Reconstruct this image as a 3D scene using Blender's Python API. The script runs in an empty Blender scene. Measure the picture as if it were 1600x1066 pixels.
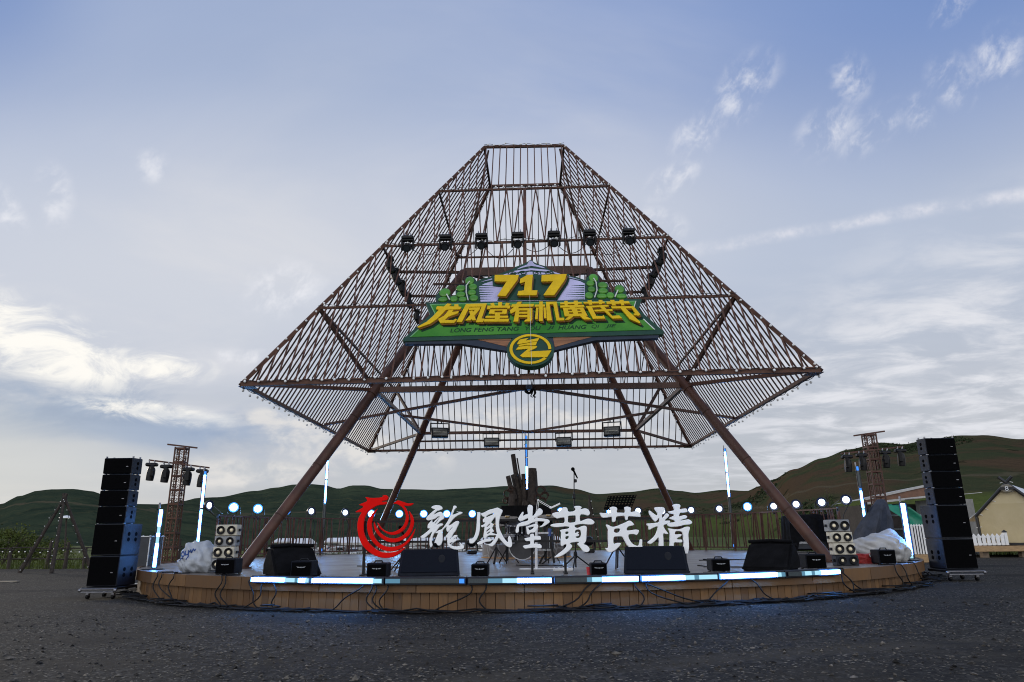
import bpy, bmesh, math, random
from mathutils import Vector, Matrix, noise
from mathutils.bvhtree import BVHTree
from math import sin, cos, pi, radians, sqrt, atan2, asin

random.seed(717)
SC = bpy.context.scene
COL = SC.collection

# ---------------------------------------------------------------- camera
DZ = 0.45                                   # stage deck above the gravel
A = 6.5                                     # half width of the pyramid rim
CAM = Vector((-.0119 * A, -3.3317 * A, .0933 * A + DZ))
FPX, YAW, PITCH, ROLL = 1079.0237, -.0196, .2749, -.0116
_f = Vector((sin(YAW) * cos(PITCH), cos(YAW) * cos(PITCH), sin(PITCH)))
_r0 = Vector((cos(YAW), -sin(YAW), 0)); _u0 = _r0.cross(_f)
CR = cos(ROLL) * _r0 + sin(ROLL) * _u0
CU = -sin(ROLL) * _r0 + cos(ROLL) * _u0
CF = _f
cd = bpy.data.cameras.new('camera'); cam = bpy.data.objects.new('camera', cd); COL.objects.link(cam)
cam.matrix_world = Matrix(((CR.x, CU.x, -CF.x, CAM.x), (CR.y, CU.y, -CF.y, CAM.y), (CR.z, CU.z, -CF.z, CAM.z), (0, 0, 0, 1)))
cd.sensor_width = 36.0; cd.lens = FPX * 36 / 1600; cd.clip_start = .1; cd.clip_end = 6000
SC.camera = cam
SC.view_settings.view_transform = 'Standard'; SC.view_settings.look = 'None'
SC.view_settings.exposure = 0.32; SC.view_settings.gamma = 1.0; SC.view_settings.use_curve_mapping = False
SC.render.engine = 'CYCLES'
try:
    SC.cycles.use_denoising = True
    SC.cycles.max_bounces = 6; SC.cycles.diffuse_bounces = 3; SC.cycles.glossy_bounces = 3
    SC.cycles.sample_clamp_indirect = 6.0
    SC.cycles.use_adaptive_sampling = False; SC.cycles.pixel_filter_type = 'BLACKMAN_HARRIS'; SC.cycles.filter_width = 1.05
except Exception: pass

def ray(px, py): return (px - 800) / FPX * CR - (py - 533) / FPX * CU + CF
def onY(px, py, Y):
    d = ray(px, py); return CAM + d * ((Y - CAM.y) / d.y)
def onZ(px, py, Z):
    d = ray(px, py); return CAM + d * ((Z - CAM.z) / d.z)
def atX(px, Y, Z=DZ):
    k = (px - 800) / FPX; w = CR - k * CF        # (P-C).w = 0
    return CAM.x - ((Y - CAM.y) * w.y + (Z - CAM.z) * w.z) / w.x
def dk(px, Y): return Vector((atX(px, Y), Y, DZ))
def mpp(Y, x=0): return ((Vector((x, Y, 1)) - CAM).dot(CF)) / FPX     # metres per photo pixel
def azel(px, py):
    d = ray(px, py).normalized(); return atan2(d.x, d.y), asin(d.z)

# ---------------------------------------------------------------- sky and sun
SUN_AZ, SUN_EL = radians(-52), radians(11)
W = bpy.data.worlds.new('World'); SC.world = W; W.use_nodes = True
nt = W.node_tree; nt.nodes.clear()
class NB:
    def __init__(s, t): s.t = t
    def n(s, typ, **kw):
        x = s.t.nodes.new(typ)
        for k, v in kw.items(): setattr(x, k, v)
        return x
    def link(s, a, b): s.t.links.new(a, b)
    def put(s, sock, v):
        if hasattr(v, 'is_linked') or hasattr(v, 'links'): s.link(v, sock)
        else: sock.default_value = v
    def m(s, op, a, b=0.0, c=None, clamp=False):
        x = s.n('ShaderNodeMath', operation=op); x.use_clamp = clamp
        s.put(x.inputs[0], a); s.put(x.inputs[1], b)
        if c is not None: s.put(x.inputs[2], c)
        return x.outputs[0]
    def vm(s, op, a, b=(0, 0, 0)):
        x = s.n('ShaderNodeVectorMath', operation=op); s.put(x.inputs[0], a); s.put(x.inputs[1], b)
        return x.outputs['Value'] if op in ('DOT_PRODUCT', 'LENGTH') else x.outputs[0]
    def ss(s, v, lo, hi):
        x = s.n('ShaderNodeMapRange', interpolation_type='SMOOTHSTEP'); s.put(x.inputs[0], v)
        x.inputs[1].default_value = lo; x.inputs[2].default_value = hi; x.inputs[3].default_value = 0; x.inputs[4].default_value = 1
        return x.outputs[0]
    def mix(s, f, a, b, mode='MIX'):
        x = s.n('ShaderNodeMix', data_type='RGBA', blend_type=mode); s.put(x.inputs[0], f)
        for sk, v in ((x.inputs[6], a), (x.inputs[7], b)):
            if isinstance(v, tuple): sk.default_value = (*v[:3], 1)
            else: s.link(v, sk)
        return x.outputs[2]
    def noise(s, vec, scale, detail=5, rough=.55, dist=0.0, dim='3D'):
        x = s.n('ShaderNodeTexNoise', noise_dimensions=dim); s.link(vec, x.inputs['Vector'])
        x.inputs['Scale'].default_value = scale; x.inputs['Detail'].default_value = detail
        x.inputs['Roughness'].default_value = rough; x.inputs['Distortion'].default_value = dist
        return x.outputs[0]
    def comb(s, x, y, z):
        c = s.n('ShaderNodeCombineXYZ'); s.put(c.inputs[0], x); s.put(c.inputs[1], y); s.put(c.inputs[2], z); return c.outputs[0]
b = NB(nt)
sky = b.n('ShaderNodeTexSky', sky_type='NISHITA'); sky.sun_disc = False
sky.sun_elevation = SUN_EL; sky.sun_rotation = SUN_AZ
sky.altitude = 1400; sky.air_density = 1.0; sky.dust_density = 1.6; sky.ozone_density = 2.0
tc = b.n('ShaderNodeTexCoord'); dirv = b.vm('NORMALIZE', tc.outputs['Generated'])
sp = b.n('ShaderNodeSeparateXYZ'); b.link(dirv, sp.inputs[0])
dx, dy, dz_ = sp.outputs
az = b.m('ARCTAN2', dx, dy); el = b.m('ARCSINE', dz_)
elc = b.m('MAXIMUM', dz_, 0.0)
inv = b.m('DIVIDE', 1.0, b.m('ADD', elc, .10))
pl = b.comb(b.m('MULTIPLY', dx, inv), b.m('MULTIPLY', dy, inv), 0.0)        # flat cloud layer seen in perspective
def blob(a0, e0, wa, we, tilt=0.0):
    """soft elliptical patch of sky round azimuth a0, elevation e0 (degrees)"""
    da = b.m('MULTIPLY', b.m('SUBTRACT', az, radians(a0)), cos(radians(e0))); de = b.m('SUBTRACT', el, radians(e0))
    c, s_ = cos(radians(tilt)), sin(radians(tilt))
    u = b.m('ADD', b.m('MULTIPLY', da, c), b.m('MULTIPLY', de, s_)); v = b.m('SUBTRACT', b.m('MULTIPLY', de, c), b.m('MULTIPLY', da, s_))
    u = b.m('DIVIDE', u, radians(wa)); v = b.m('DIVIDE', v, radians(we))
    r = b.m('SQRT', b.m('ADD', b.m('MULTIPLY', u, u), b.m('MULTIPLY', v, v)))
    return b.ss(b.m('SUBTRACT', 1.0, r), 0.0, 1.0)
# base: nishita softened by a thin high veil
base = b.mix(1.0, sky.outputs[0], (.62, .62, .70), 'MULTIPLY')
veil_c = b.mix(b.ss(el, .0, .38), (4.35, 4.45, 4.65), (4.35, 4.85, 5.85)); veil_c = b.mix(b.ss(el, .30, .74), veil_c, (2.35, 3.15, 5.3))
veil_c = b.mix(b.m('MULTIPLY', blob(-22, 36, 34, 20, 0), .55), veil_c, (3.7, 4.3, 5.5))
veil_n = b.noise(b.vm('MULTIPLY', pl, (.55, 1.0, 1)), .9, 4, .5, .6)
veil = b.m('ADD', .86, b.m('MULTIPLY', b.ss(veil_n, .3, .75), .12))
col = b.mix(veil, base, veil_c)
# broad pale cirrus sheets
sheet = b.ss(b.noise(b.vm('MULTIPLY', pl, (.45, .9, 1)), 1.25, 6, .58, .9), .44, .80)
left_w = b.m('ADD', .25, b.m('MULTIPLY', b.m('MAXIMUM', blob(-24, 20, 36, 17, 16), blob(-4, 30, 30, 9, 20)), 1.05))
col = b.mix(b.m('MULTIPLY', sheet, left_w, clamp=True), col, (5.35, 5.5, 6.0))
col = b.mix(b.m('MULTIPLY', b.m('MAXIMUM', blob(-25, 21, 36, 15, 14), blob(-4, 24, 34, 12, 8)), .66, clamp=True), col, (5.6, 5.7, 6.05))
# darker blue corners of clear sky
clear = b.m('MULTIPLY', b.m('MAXIMUM', blob(42, 37, 30, 17), blob(-46, 37, 10, 14)), .75)
col = b.mix(clear, col, (1.15, 2.0, 4.3))
# stratocumulus low on the right
sn = b.noise(b.vm('MULTIPLY', pl, (1.0, 1.25, 1)), 2.6, 8, .6, .35)
smask = b.m('MULTIPLY', b.ss(sn, .40, .66), b.m('MULTIPLY', blob(36, 10, 34, 15, 12), 1.5, clamp=True), clamp=True)
col = b.mix(smask, col, (6.1, 6.2, 6.6))
sn2 = b.m('MULTIPLY', b.ss(b.noise(b.vm('MULTIPLY', pl, (.5, 1.4, 1)), 2.2, 6, .6, .3), .50, .72), b.m('MULTIPLY', blob(30, 4.5, 44, 7), .55))
col = b.mix(sn2, col, (4.0, 4.25, 4.8))
# grey-blue under-cloud and the bright bank low on the left
dn = b.ss(b.noise(b.vm('MULTIPLY', b.comb(az, b.m('MULTIPLY', el, 2.6), 0.0), (1, 1, 1)), 4.5, 6, .55, .4), .40, .62)
col = b.mix(b.m('MULTIPLY', b.m('MULTIPLY', dn, b.m('MAXIMUM', blob(-30, 8.6, 24, 3.2), blob(-38, 9.5, 12, 3.4))), 1.4, clamp=True), col, (2.45, 3.1, 4.3))
bn = b.noise(b.comb(az, b.m('MULTIPLY', el, 2.2), 0.0), 10.5, 10, .66, .9)
bank = b.m('MAXIMUM', b.m('MAXIMUM', blob(-38, 13.4, 12.5, 3.6, -14), blob(-28.6, 12.4, 5.0, 1.7, 0)), b.m('MAXIMUM', blob(-29, 9.0, 8, 1.2, -4), blob(-42, 15, 8, 4.0, -25)))
bmask = b.m('MULTIPLY', b.ss(b.m('ADD', bn, b.m('MULTIPLY', bank, .16)), .44, .70), b.m('MULTIPLY', bank, 2.0, clamp=True))
col = b.mix(b.m('MULTIPLY', bmask, .92), col, (8.3, 8.05, 7.5))
gmask = b.m('MULTIPLY', b.ss(b.noise(b.comb(az, b.m('MULTIPLY', el, 2.4), 2.0), 9.0, 8, .6, .4), .36, .58), b.m('MULTIPLY', b.m('MAXIMUM', blob(-37, 9.3, 9, 1.9, -6), blob(-27, 7.6, 12, 2.2, -4)), 1.6, clamp=True))
col = b.mix(b.m('MULTIPLY', gmask, .85), col, (2.9, 3.55, 4.7))
cum = b.m('MAXIMUM', b.m('MAXIMUM', blob(-15, 7.4, 13, 3.2, -6), blob(2, 8.8, 15, 3.2)), b.m('MAXIMUM', blob(-23.5, 4.8, 12, 1.7, 0), blob(-21, 9.0, 2.4, 1.3)))
cn = b.noise(b.comb(az, b.m('MULTIPLY', el, 1.6), 3.0), 15.0, 8, .6, .3)
cmask = b.m('MULTIPLY', b.ss(b.m('ADD', cn, b.m('MULTIPLY', cum, .10)), .46, .70), b.m('MULTIPLY', cum, 1.8, clamp=True))
col = b.mix(b.m('MULTIPLY', cmask, .75), col, (6.6, 6.35, 6.05))
# small loose wisps
wn = b.noise(b.comb(b.m('MULTIPLY', b.m('ADD', az, el), .7), b.m('MULTIPLY', b.m('SUBTRACT', el, az), 1.0), 1.0), 22.0, 9, .62, .25)
ws = None
for a0, e0, wa, we, tl in ((-37.3, 23.3, 1.5, 3.0, 12), (-39.8, 21.6, 1.2, 2.6, 35), (-31.2, 26.8, 1.6, 1.6, 0), (-20.6, 19.2, 4.6, 3.0, 12), (-23.0, 13.7, 4.6, .9, 4),
                           (20.2, 33.6, 2.6, 4.2, -48), (16, 31, 3, 2, 30), (26.4, 29.4, 3.2, 2.2, 30), (29.6, 28.6, 3.4, 1.7, 28), (28.7, 32.4, 1.8, 2.4, 0), (35.6, 30.2, 1.8, 2.6, 20), (38.6, 30.8, 2.0, 2.6, -20),
                           (33.0, 28.8, 1.2, 2.0, 0), (36.6, 34.8, 2.0, 1.2, 30), (13.5, 28.0, 3.5, 1.6, 25), (12.0, 24.6, 3.2, 1.8, -20)):
    w_ = blob(a0, e0, wa, we, tl); ws = w_ if ws is None else b.m('MAXIMUM', ws, w_)
wm = b.m('MULTIPLY', b.ss(wn, .42, .74), b.m('MULTIPLY', ws, 1.5, clamp=True))
col = b.mix(b.m('MULTIPLY', wm, .66), col, (7.2, 7.2, 7.5))
# long thin trail across the right
d1 = ray(1000, 402).normalized(); d2 = ray(1600, 303).normalized(); nn = d1.cross(d2).normalized()
wob = b.m('MULTIPLY', b.m('SUBTRACT', b.noise(dirv, 7.0, 4, .6), .5), .022)
dist = b.m('ABSOLUTE', b.m('ADD', b.vm('DOT_PRODUCT', dirv, tuple(nn)), wob))
tr = b.m('MULTIPLY', b.m('SUBTRACT', 1.0, b.ss(dist, .0005, .0125)), b.m('MULTIPLY', b.ss(az, .12, .34), b.m('ADD', .12, b.m('MULTIPLY', b.ss(b.noise(dirv, 24, 7, .66), .38, .66), .60))))
col = b.mix(tr, col, (6.3, 6.3, 6.8))
# warm light near the sunset horizon, far below the horizon plain dark earth
col = b.mix(b.m('MULTIPLY', blob(-44, 5, 22, 8), .55), col, (5.7, 5.75, 5.3))
col = b.mix(b.ss(el, .0, -.03), col, (.6, .65, .6))
# added brightness in the unseen sky behind the camera, lighting the letters and sign
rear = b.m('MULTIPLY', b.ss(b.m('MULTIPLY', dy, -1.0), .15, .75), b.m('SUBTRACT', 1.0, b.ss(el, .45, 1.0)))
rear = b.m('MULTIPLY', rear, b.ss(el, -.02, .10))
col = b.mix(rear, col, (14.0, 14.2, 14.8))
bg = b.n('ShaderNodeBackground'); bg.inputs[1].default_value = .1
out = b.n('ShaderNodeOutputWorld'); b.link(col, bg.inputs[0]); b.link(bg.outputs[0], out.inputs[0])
try: W.cycles.sampling_method = 'MANUAL'; W.cycles.sample_map_resolution = 512
except Exception: pass

sl = bpy.data.lights.new('sun', 'SUN'); sl.energy = .9; sl.angle = radians(10); sl.color = (1, .88, .72)
so = bpy.data.objects.new('sun', sl); COL.objects.link(so)
sd = Vector((sin(SUN_AZ) * cos(SUN_EL), cos(SUN_AZ) * cos(SUN_EL), sin(SUN_EL)))
so.rotation_euler = sd.to_track_quat('Z', 'Y').to_euler()
# ---------------------------------------------------------------- helpers
MATS = {}
def mat(name, color, rough=.6, metal=0.0, var=.15, scale=6.0, bump=0.0, bscale=40.0, island=0.0, color2=None, spec=.5, emit=None, estr=0.0, stretch=(1, 1, 1)):
    if name in MATS: return MATS[name]
    m = bpy.data.materials.new(name); m.use_nodes = True; t = m.node_tree; B = NB(t)
    p = t.nodes['Principled BSDF']; p.inputs['Roughness'].default_value = rough; p.inputs['Metallic'].default_value = metal
    p.inputs['Specular IOR Level'].default_value = spec
    co = B.n('ShaderNodeTexCoord').outputs['Object']
    if stretch != (1, 1, 1): co = B.vm('MULTIPLY', co, stretch)
    nz = B.noise(co, scale, 6, .6)
    c2 = color2 or tuple(min(1, c * (1 + var)) for c in color); c1 = color if color2 else tuple(c * (1 - var) for c in color)
    c = B.mix(B.ss(nz, .3, .7), c1, c2)
    if island:
        g = B.n('ShaderNodeNewGeometry'); k = B.m('ADD', 1 - island, B.m('MULTIPLY', g.outputs['Random Per Island'], 2 * island))
        c = B.mix(1.0, c, B.comb(k, k, k), 'MULTIPLY')
    B.link(c, p.inputs['Base Color'])
    B.link(B.m('ADD', rough - .1, B.m('MULTIPLY', B.noise(co, scale * 2.3, 4), .2), clamp=True), p.inputs['Roughness'])
    if bump:
        bp = B.n('ShaderNodeBump'); bp.inputs['Strength'].default_value = bump; bp.inputs['Distance'].default_value = .02
        B.link(B.noise(co, bscale, 5, .6), bp.inputs['Height']); B.link(bp.outputs[0], p.inputs['Normal'])
    if emit: p.inputs['Emission Color'].default_value = (*emit, 1); p.inputs['Emission Strength'].default_value = estr
    MATS[name] = m; return m

def tag(o, label=None, cat=None, group=None, kind=None):
    if label: o['label'] = label
    if cat: o['category'] = cat
    if group: o['group'] = group
    if kind: o['kind'] = kind
    return o
def thing(name, label, cat, loc=(0, 0, 0), rz=0.0, group=None, rot=None):
    o = bpy.data.objects.new(name, None); COL.objects.link(o); o.empty_display_size = .2
    o.location = loc; o.rotation_euler = rot or (0, 0, rz)
    return tag(o, label, cat, group)

class MB:
    def __init__(s): s.v = []; s.f = []; s.mi = []; s.k = 0
    def add(s, vs, fs, M=None):
        n = len(s.v)
        s.v += [tuple(M @ Vector(q)) if M else tuple(q) for q in vs]
        for f in fs: s.f.append([n + i for i in f]); s.mi.append(s.k)
        return s
    def box(s, c, d, rz=0.0, M=None, taper=1.0):
        x, y, z = d[0] / 2, d[1] / 2, d[2] / 2; t = taper
        vs = [(-x, -y, -z), (x, -y, -z), (x, y, -z), (-x, y, -z), (-x * t, -y * t, z), (x * t, -y * t, z), (x * t, y * t, z), (-x * t, y * t, z)]
        R = Matrix.Translation(c) @ Matrix.Rotation(rz, 4, 'Z')
        return s.add(vs, [(3, 2, 1, 0), (4, 5, 6, 7), (0, 1, 5, 4), (1, 2, 6, 5), (2, 3, 7, 6), (3, 0, 4, 7)], (M @ R) if M else R)
    def bbox(s, c, d, bev=.01, rz=0.0, M=None):
        """box with chamfered edges"""
        x, y, z = d[0] / 2, d[1] / 2, d[2] / 2; e = min(bev, x * .9, y * .9, z * .9)
        bm = bmesh.new(); bmesh.ops.create_cube(bm, size=1)
        for q in bm.verts: q.co = Vector((q.co.x * d[0], q.co.y * d[1], q.co.z * d[2]))
        bmesh.ops.bevel(bm, geom=list(bm.edges), offset=e, segments=1, affect='EDGES')
        R = Matrix.Translation(c) @ Matrix.Rotation(rz, 4, 'Z')
        bm.verts.index_update(); s.add([q.co[:] for q in bm.verts], [[q.index for q in f.verts] for f in bm.faces], (M @ R) if M else R); bm.free(); return s
    def beam(s, p, q, w, h=None, n=4, up=None):
        p, q = Vector(p), Vector(q); h = h or w; d = (q - p)
        if d.length < 1e-6: return s
        d.normalize(); up = Vector(up) if up else (Vector((0, 0, 1)) if abs(d.z) < .95 else Vector((0, 1, 0)))
        a = d.cross(up).normalized(); c = a.cross(d).normalized()
        ring = [(sx * w / 2, sz * h / 2) for sx, sz in ((-1, -1), (1, -1), (1, 1), (-1, 1))] if n == 4 else [(w / 2 * cos(2 * pi * i / n), h / 2 * sin(2 * pi * i / n)) for i in range(n)]
        vs = [p + a * x + c * z for x, z in ring] + [q + a * x + c * z for x, z in ring]
        fs = [(i, (i + 1) % n, n + (i + 1) % n, n + i) for i in range(n)] + [tuple(range(n))[::-1], tuple(range(n, 2 * n))]
        return s.add(vs, fs)
    def tube(s, pts, r, n=8, cap=True):
        pts = [Vector(p) for p in pts]; rr = r if isinstance(r, (list, tuple)) else [r] * len(pts)
        base = len(s.v); prev = None
        for i, p in enumerate(pts):
            d = (pts[min(i + 1, len(pts) - 1)] - pts[max(i - 1, 0)]).normalized()
            if prev is None:
                up = Vector((0, 0, 1)) if abs(d.z) < .9 else Vector((1, 0, 0)); a = d.cross(up).normalized()
            else: a = (prev - d * prev.dot(d)).normalized()
            prev = a; c = d.cross(a)
            s.v += [tuple(p + (a * cos(2 * pi * k / n) + c * sin(2 * pi * k / n)) * rr[i]) for k in range(n)]
        for i in range(len(pts) - 1):
            for k in range(n): s.f.append([base + i * n + k, base + i * n + (k + 1) % n, base + (i + 1) * n + (k + 1) % n, base + (i + 1) * n + k]); s.mi.append(s.k)
        if cap:
            s.f.append([base + k for k in range(n)][::-1]); s.f.append([base + (len(pts) - 1) * n + k for k in range(n)]); s.mi += [s.k, s.k]
        return s
    def lathe(s, prof, n=20, M=None, arc=1.0):
        """profile of (radius, z) turned about Z"""
        vs = []; fs = []
        for r, z in prof: vs += [(r * cos(2 * pi * k / n), r * sin(2 * pi * k / n), z) for k in range(n)]
        for i in range(len(prof) - 1):
            for k in range(n): fs.append((i * n + k, i * n + (k + 1) % n, (i + 1) * n + (k + 1) % n, (i + 1) * n + k))
        return s.add(vs, fs, M)
    def ball(s, c, r, nu=10, nv=6, sc=(1, 1, 1)):
        prof = [(max(1e-4, r * sin(pi * i / nv)), -r * cos(pi * i / nv)) for i in range(nv + 1)]
        return s.lathe(prof, nu, Matrix.Translation(c) @ Matrix.Diagonal((*sc, 1)))
    def prism(s, poly, t0, t1, fn):
        """polygon extruded: fn(u, v, w) -> point; straight n-gon faces"""
        n = len(poly); vs = [fn(u, v, t0) for u, v in poly] + [fn(u, v, t1) for u, v in poly]
        return s.add(vs, [tuple(range(n))[::-1], tuple(range(n, 2 * n))] + [(i, (i + 1) % n, n + (i + 1) % n, n + i) for i in range(n)])
    def build(s, name, m, parent=None, smooth=None, loc=None, fix=True):
        me = bpy.data.meshes.new(name); me.from_pydata(s.v, [], s.f); 
        for mm in (m if isinstance(m, (list, tuple)) else [m]): me.materials.append(mm)
        if any(s.mi): me.polygons.foreach_set('material_index', s.mi)
        if fix:
            bm = bmesh.new(); bm.from_mesh(me); bmesh.ops.recalc_face_normals(bm, faces=bm.faces); bm.to_mesh(me); bm.free()
        if smooth is not None:
            me.polygons.foreach_set('use_smooth', [True] * len(me.polygons))
            if smooth: me.set_sharp_from_angle(angle=radians(smooth))
        me.update()
        o = bpy.data.objects.new(name, me); COL.objects.link(o)
        if loc is not None: o.location = loc
        if parent: o.parent = parent
        return o
def put(name, me, parent, loc=(0, 0, 0), rot=(0, 0, 0)):
    o = bpy.data.objects.new(name, me); COL.objects.link(o); o.parent = parent; o.location = loc; o.rotation_euler = rot; return o
def children(o): return [c for c in COL.objects if c.parent == o]
def tree_copy(root):
    """copy a thing with its parts and sub-parts"""
    kids = {}
    for c in COL.objects:
        if c.parent: kids.setdefault(c.parent.name, []).append(c)
    def go(o, par):
        c = o.copy(); COL.objects.link(c)
        if par: c.parent = par
        for k in kids.get(o.name, []): go(k, c)
        return c
    return go(root, None)
def smoothpoly(pts, k=3):
    """closed Catmull-Rom through the points"""
    n = len(pts); out = []
    for i in range(n):
        p0, p1, p2, p3 = (Vector(pts[(i + j) % n]) for j in (-1, 0, 1, 2))
        for j in range(k):
            t = j / k; out.append(tuple(.5 * ((2 * p1) + (p2 - p0) * t + (2 * p0 - 5 * p1 + 4 * p2 - p3) * t * t + (3 * p1 - p0 - 3 * p2 + p3) * t ** 3)))
    return out
def plate(name, loops, m, parent, depth, bevel=.0, fn=None, off=0.0):
    """flat shape with holes, real thickness; fn(u, v, w) maps to space"""
    cu = bpy.data.curves.new(name, 'CURVE'); cu.dimensions = '2D'; cu.fill_mode = 'BOTH'
    cu.extrude = depth / 2; cu.bevel_depth = bevel; cu.bevel_resolution = 1; cu.offset = -bevel
    for lp in loops:
        s_ = cu.splines.new('POLY'); s_.points.add(len(lp) - 1); s_.use_cyclic_u = True
        for q, (x, y) in zip(s_.points, lp): q.co = (x, y, 0, 1)
    tmp = bpy.data.objects.new('tmp', cu); me = bpy.data.meshes.new_from_object(tmp); me.name = name
    bpy.data.objects.remove(tmp); bpy.data.curves.remove(cu)
    if fn:
        for v in me.vertices: v.co = fn(v.co.x, v.co.y, v.co.z + off)
    me.materials.clear(); me.materials.append(m); 
    o = bpy.data.objects.new(name, me); COL.objects.link(o)
    if parent: o.parent = parent
    return o
def text_mesh(body, size, shear=0.0, depth=.0, align='LEFT', space=1.0, bold=0.0):
    cu = bpy.data.curves.new('text', 'FONT'); cu.body = body; cu.size = size; cu.shear = shear; cu.extrude = depth; cu.align_x = align; cu.space_character = space; cu.offset = bold
    tmp = bpy.data.objects.new('tmp', cu); me = bpy.data.meshes.new_from_object(tmp); bpy.data.objects.remove(tmp); return me
def join(objs, name):
    """merge several meshes made by plate() into one part"""
    bm = bmesh.new(); par = objs[0].parent; mt = objs[0].data.materials[0]
    for o in objs: bm.from_mesh(o.data)
    me = bpy.data.meshes.new(name); bm.to_mesh(me); bm.free(); me.materials.append(mt)
    for o in objs: bpy.data.objects.remove(o)
    o = bpy.data.objects.new(name, me); COL.objects.link(o); o.parent = par; return o
def glow(name, color, s):
    if name in MATS: return MATS[name]
    m = bpy.data.materials.new(name); m.use_nodes = True; t = m.node_tree; t.nodes.clear()
    e = t.nodes.new('ShaderNodeEmission'); e.inputs[0].default_value = (*color, 1); e.inputs[1].default_value = s
    o = t.nodes.new('ShaderNodeOutputMaterial'); t.links.new(e.outputs[0], o.inputs[0]); MATS[name] = m; return m
def ordinal(i): return ('first', 'second', 'third', 'fourth', 'fifth', 'sixth', 'seventh', 'eighth', 'ninth', 'tenth', 'eleventh', 'twelfth', 'thirteenth', 'fourteenth', 'fifteenth', 'sixteenth', 'seventeenth', 'eighteenth', 'nineteenth', 'twentieth')[i]

steel = mat('brown painted steel', (.092, .043, .028), .5, .0, .35, 3.0, .15, 60, spec=.2)
steel_dark = mat('dark brown steel tube', (.046, .024, .017), .55, .0, .3, 3.0, spec=.15)
legsteel = mat('brown leg steel', (.066, .028, .018), .45, .0, .3, 2.0, .12, 30, spec=.3)
black = mat('black plastic', (.007, .007, .008), .5, 0, .3, 8, spec=.25)
blackcloth = mat('black cloth', (.005, .005, .006), .95, 0, .4, 5, .5, 60, spec=.1)
metal = mat('bare metal', (.26, .26, .28), .4, .9, .15, 10)
cabpaint = mat('speaker paint', (.009, .012, .020), .55, 0, .25, 9, .25, 160, spec=.3)
grille = mat('speaker grille', (.0022, .0022, .0026), .95, 0, .5, 120, .6, 220, spec=.05)
cablemat = mat('black rubber', (.005, .005, .006), .55, 0, .2, 8, spec=.25)
whitemetal = mat('white enamel', (.75, .75, .74), .4, 0, .06, 6)
# ---------------------------------------------------------------- ground and hills
def gz(x, y):                                # the yard tips up very slightly towards the right
    k = max(0.0, 1 - max(0, abs(x) - 14) / 20) * max(0.0, 1 - max(0, abs(y + 6) - 16) / 20)
    return .007 * max(-14, min(14, x)) * k
def ground_sheet(name, x0, x1, y0, y1, nx, ny, dz, m, rough=0.0, edge=None):
    mb = MB()
    for j in range(ny + 1):
        for i in range(nx + 1):
            x = x0 + (x1 - x0) * i / nx; y = y0 + (y1 - y0) * j / ny
            h = gz(x, y) + dz
            if rough: h += rough * (noise.fractal(Vector((x * .9, y * .9, 0)), 1, 2, 4) + .5 * noise.fractal(Vector((x * 4, y * 4, 3)), 1, 2, 3))
            mb.v.append((x, y, h))
    for j in range(ny):
        for i in range(nx):
            a = j * (nx + 1) + i; mb.f.append([a, a + 1, a + nx + 2, a + nx + 1]); mb.mi.append(0)
    o = mb.build(name, m, smooth=0, fix=False); tag(o, kind='structure'); return o

# meadow: one sheet out to the horizon
gm = bpy.data.materials.new('meadow'); gm.use_nodes = True; B = NB(gm.node_tree); P = gm.node_tree.nodes['Principled BSDF']
pos = B.n('ShaderNodeNewGeometry').outputs['Position']
c = B.mix(B.ss(B.noise(pos, .02, 5, .6), .35, .65), (.045, .068, .014), (.095, .12, .024))
c = B.mix(B.ss(B.noise(pos, .35, 6, .65), .4, .75), c, (.045, .055, .018))
B.link(c, P.inputs['Base Color']); P.inputs['Roughness'].default_value = .95; P.inputs['Specular IOR Level'].default_value = .1
bp = B.n('ShaderNodeBump'); bp.inputs['Strength'].default_value = .8; bp.inputs['Distance'].default_value = .2
B.link(B.noise(pos, 1.6, 6, .7), bp.inputs['Height']); B.link(bp.outputs[0], P.inputs['Normal'])
def meadow_z(x, y):
    r = sqrt((x - CAM.x) ** 2 + (y - CAM.y) ** 2); a = math.degrees(atan2(x - CAM.x, y - CAM.y))
    t = max(0, min(1, (r - 52) / 60)); t = t * t * (3 - 2 * t); k = max(0, min(1, (11 - a) / 8)) * max(0, min(1, (a + 32) / 8))
    return -.16 - 2.3 * t * k
mb = MB(); RS = [0, 20, 35, 45, 52, 58, 65, 72, 80, 90, 100, 115, 140, 180, 240, 320, 500, 900, 1600, 4000]; NS = 180
for r in RS:
    for i in range(NS): t = 2 * pi * i / NS; x, y = CAM.x + r * sin(t), CAM.y + r * cos(t); mb.v.append((x, y, meadow_z(x, y)))
for j in range(len(RS) - 1):
    for i in range(NS): mb.f.append([j * NS + i, j * NS + (i + 1) % NS, (j + 1) * NS + (i + 1) % NS, (j + 1) * NS + i]); mb.mi.append(0)
tag(mb.build('ground', gm, smooth=0), kind='structure')

# gravel yard
vm_ = bpy.data.materials.new('dark gravel'); vm_.use_nodes = True; B = NB(vm_.node_tree); P = vm_.node_tree.nodes['Principled BSDF']
pos = B.n('ShaderNodeNewGeometry').outputs['Position']
def voro(B, v, sc, out='Color', rnd=1.0):
    x = B.n('ShaderNodeTexVoronoi'); B.link(v, x.inputs['Vector']); x.inputs['Scale'].default_value = sc; x.inputs['Randomness'].default_value = rnd; return x.outputs[out]
wp = B.vm('ADD', pos, B.vm('MULTIPLY', B.comb(B.noise(pos, 30, 2), B.noise(B.vm('ADD', pos, (5, 5, 5)), 30, 2), 0.0), (.03, .03, 0)))
pc = B.n('ShaderNodeSeparateColor'); B.link(voro(B, wp, 52), pc.inputs[0]); r1 = pc.outputs[0]; r2 = pc.outputs[1]
pc2 = B.n('ShaderNodeSeparateColor'); B.link(voro(B, wp, 17), pc2.inputs[0])
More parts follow.
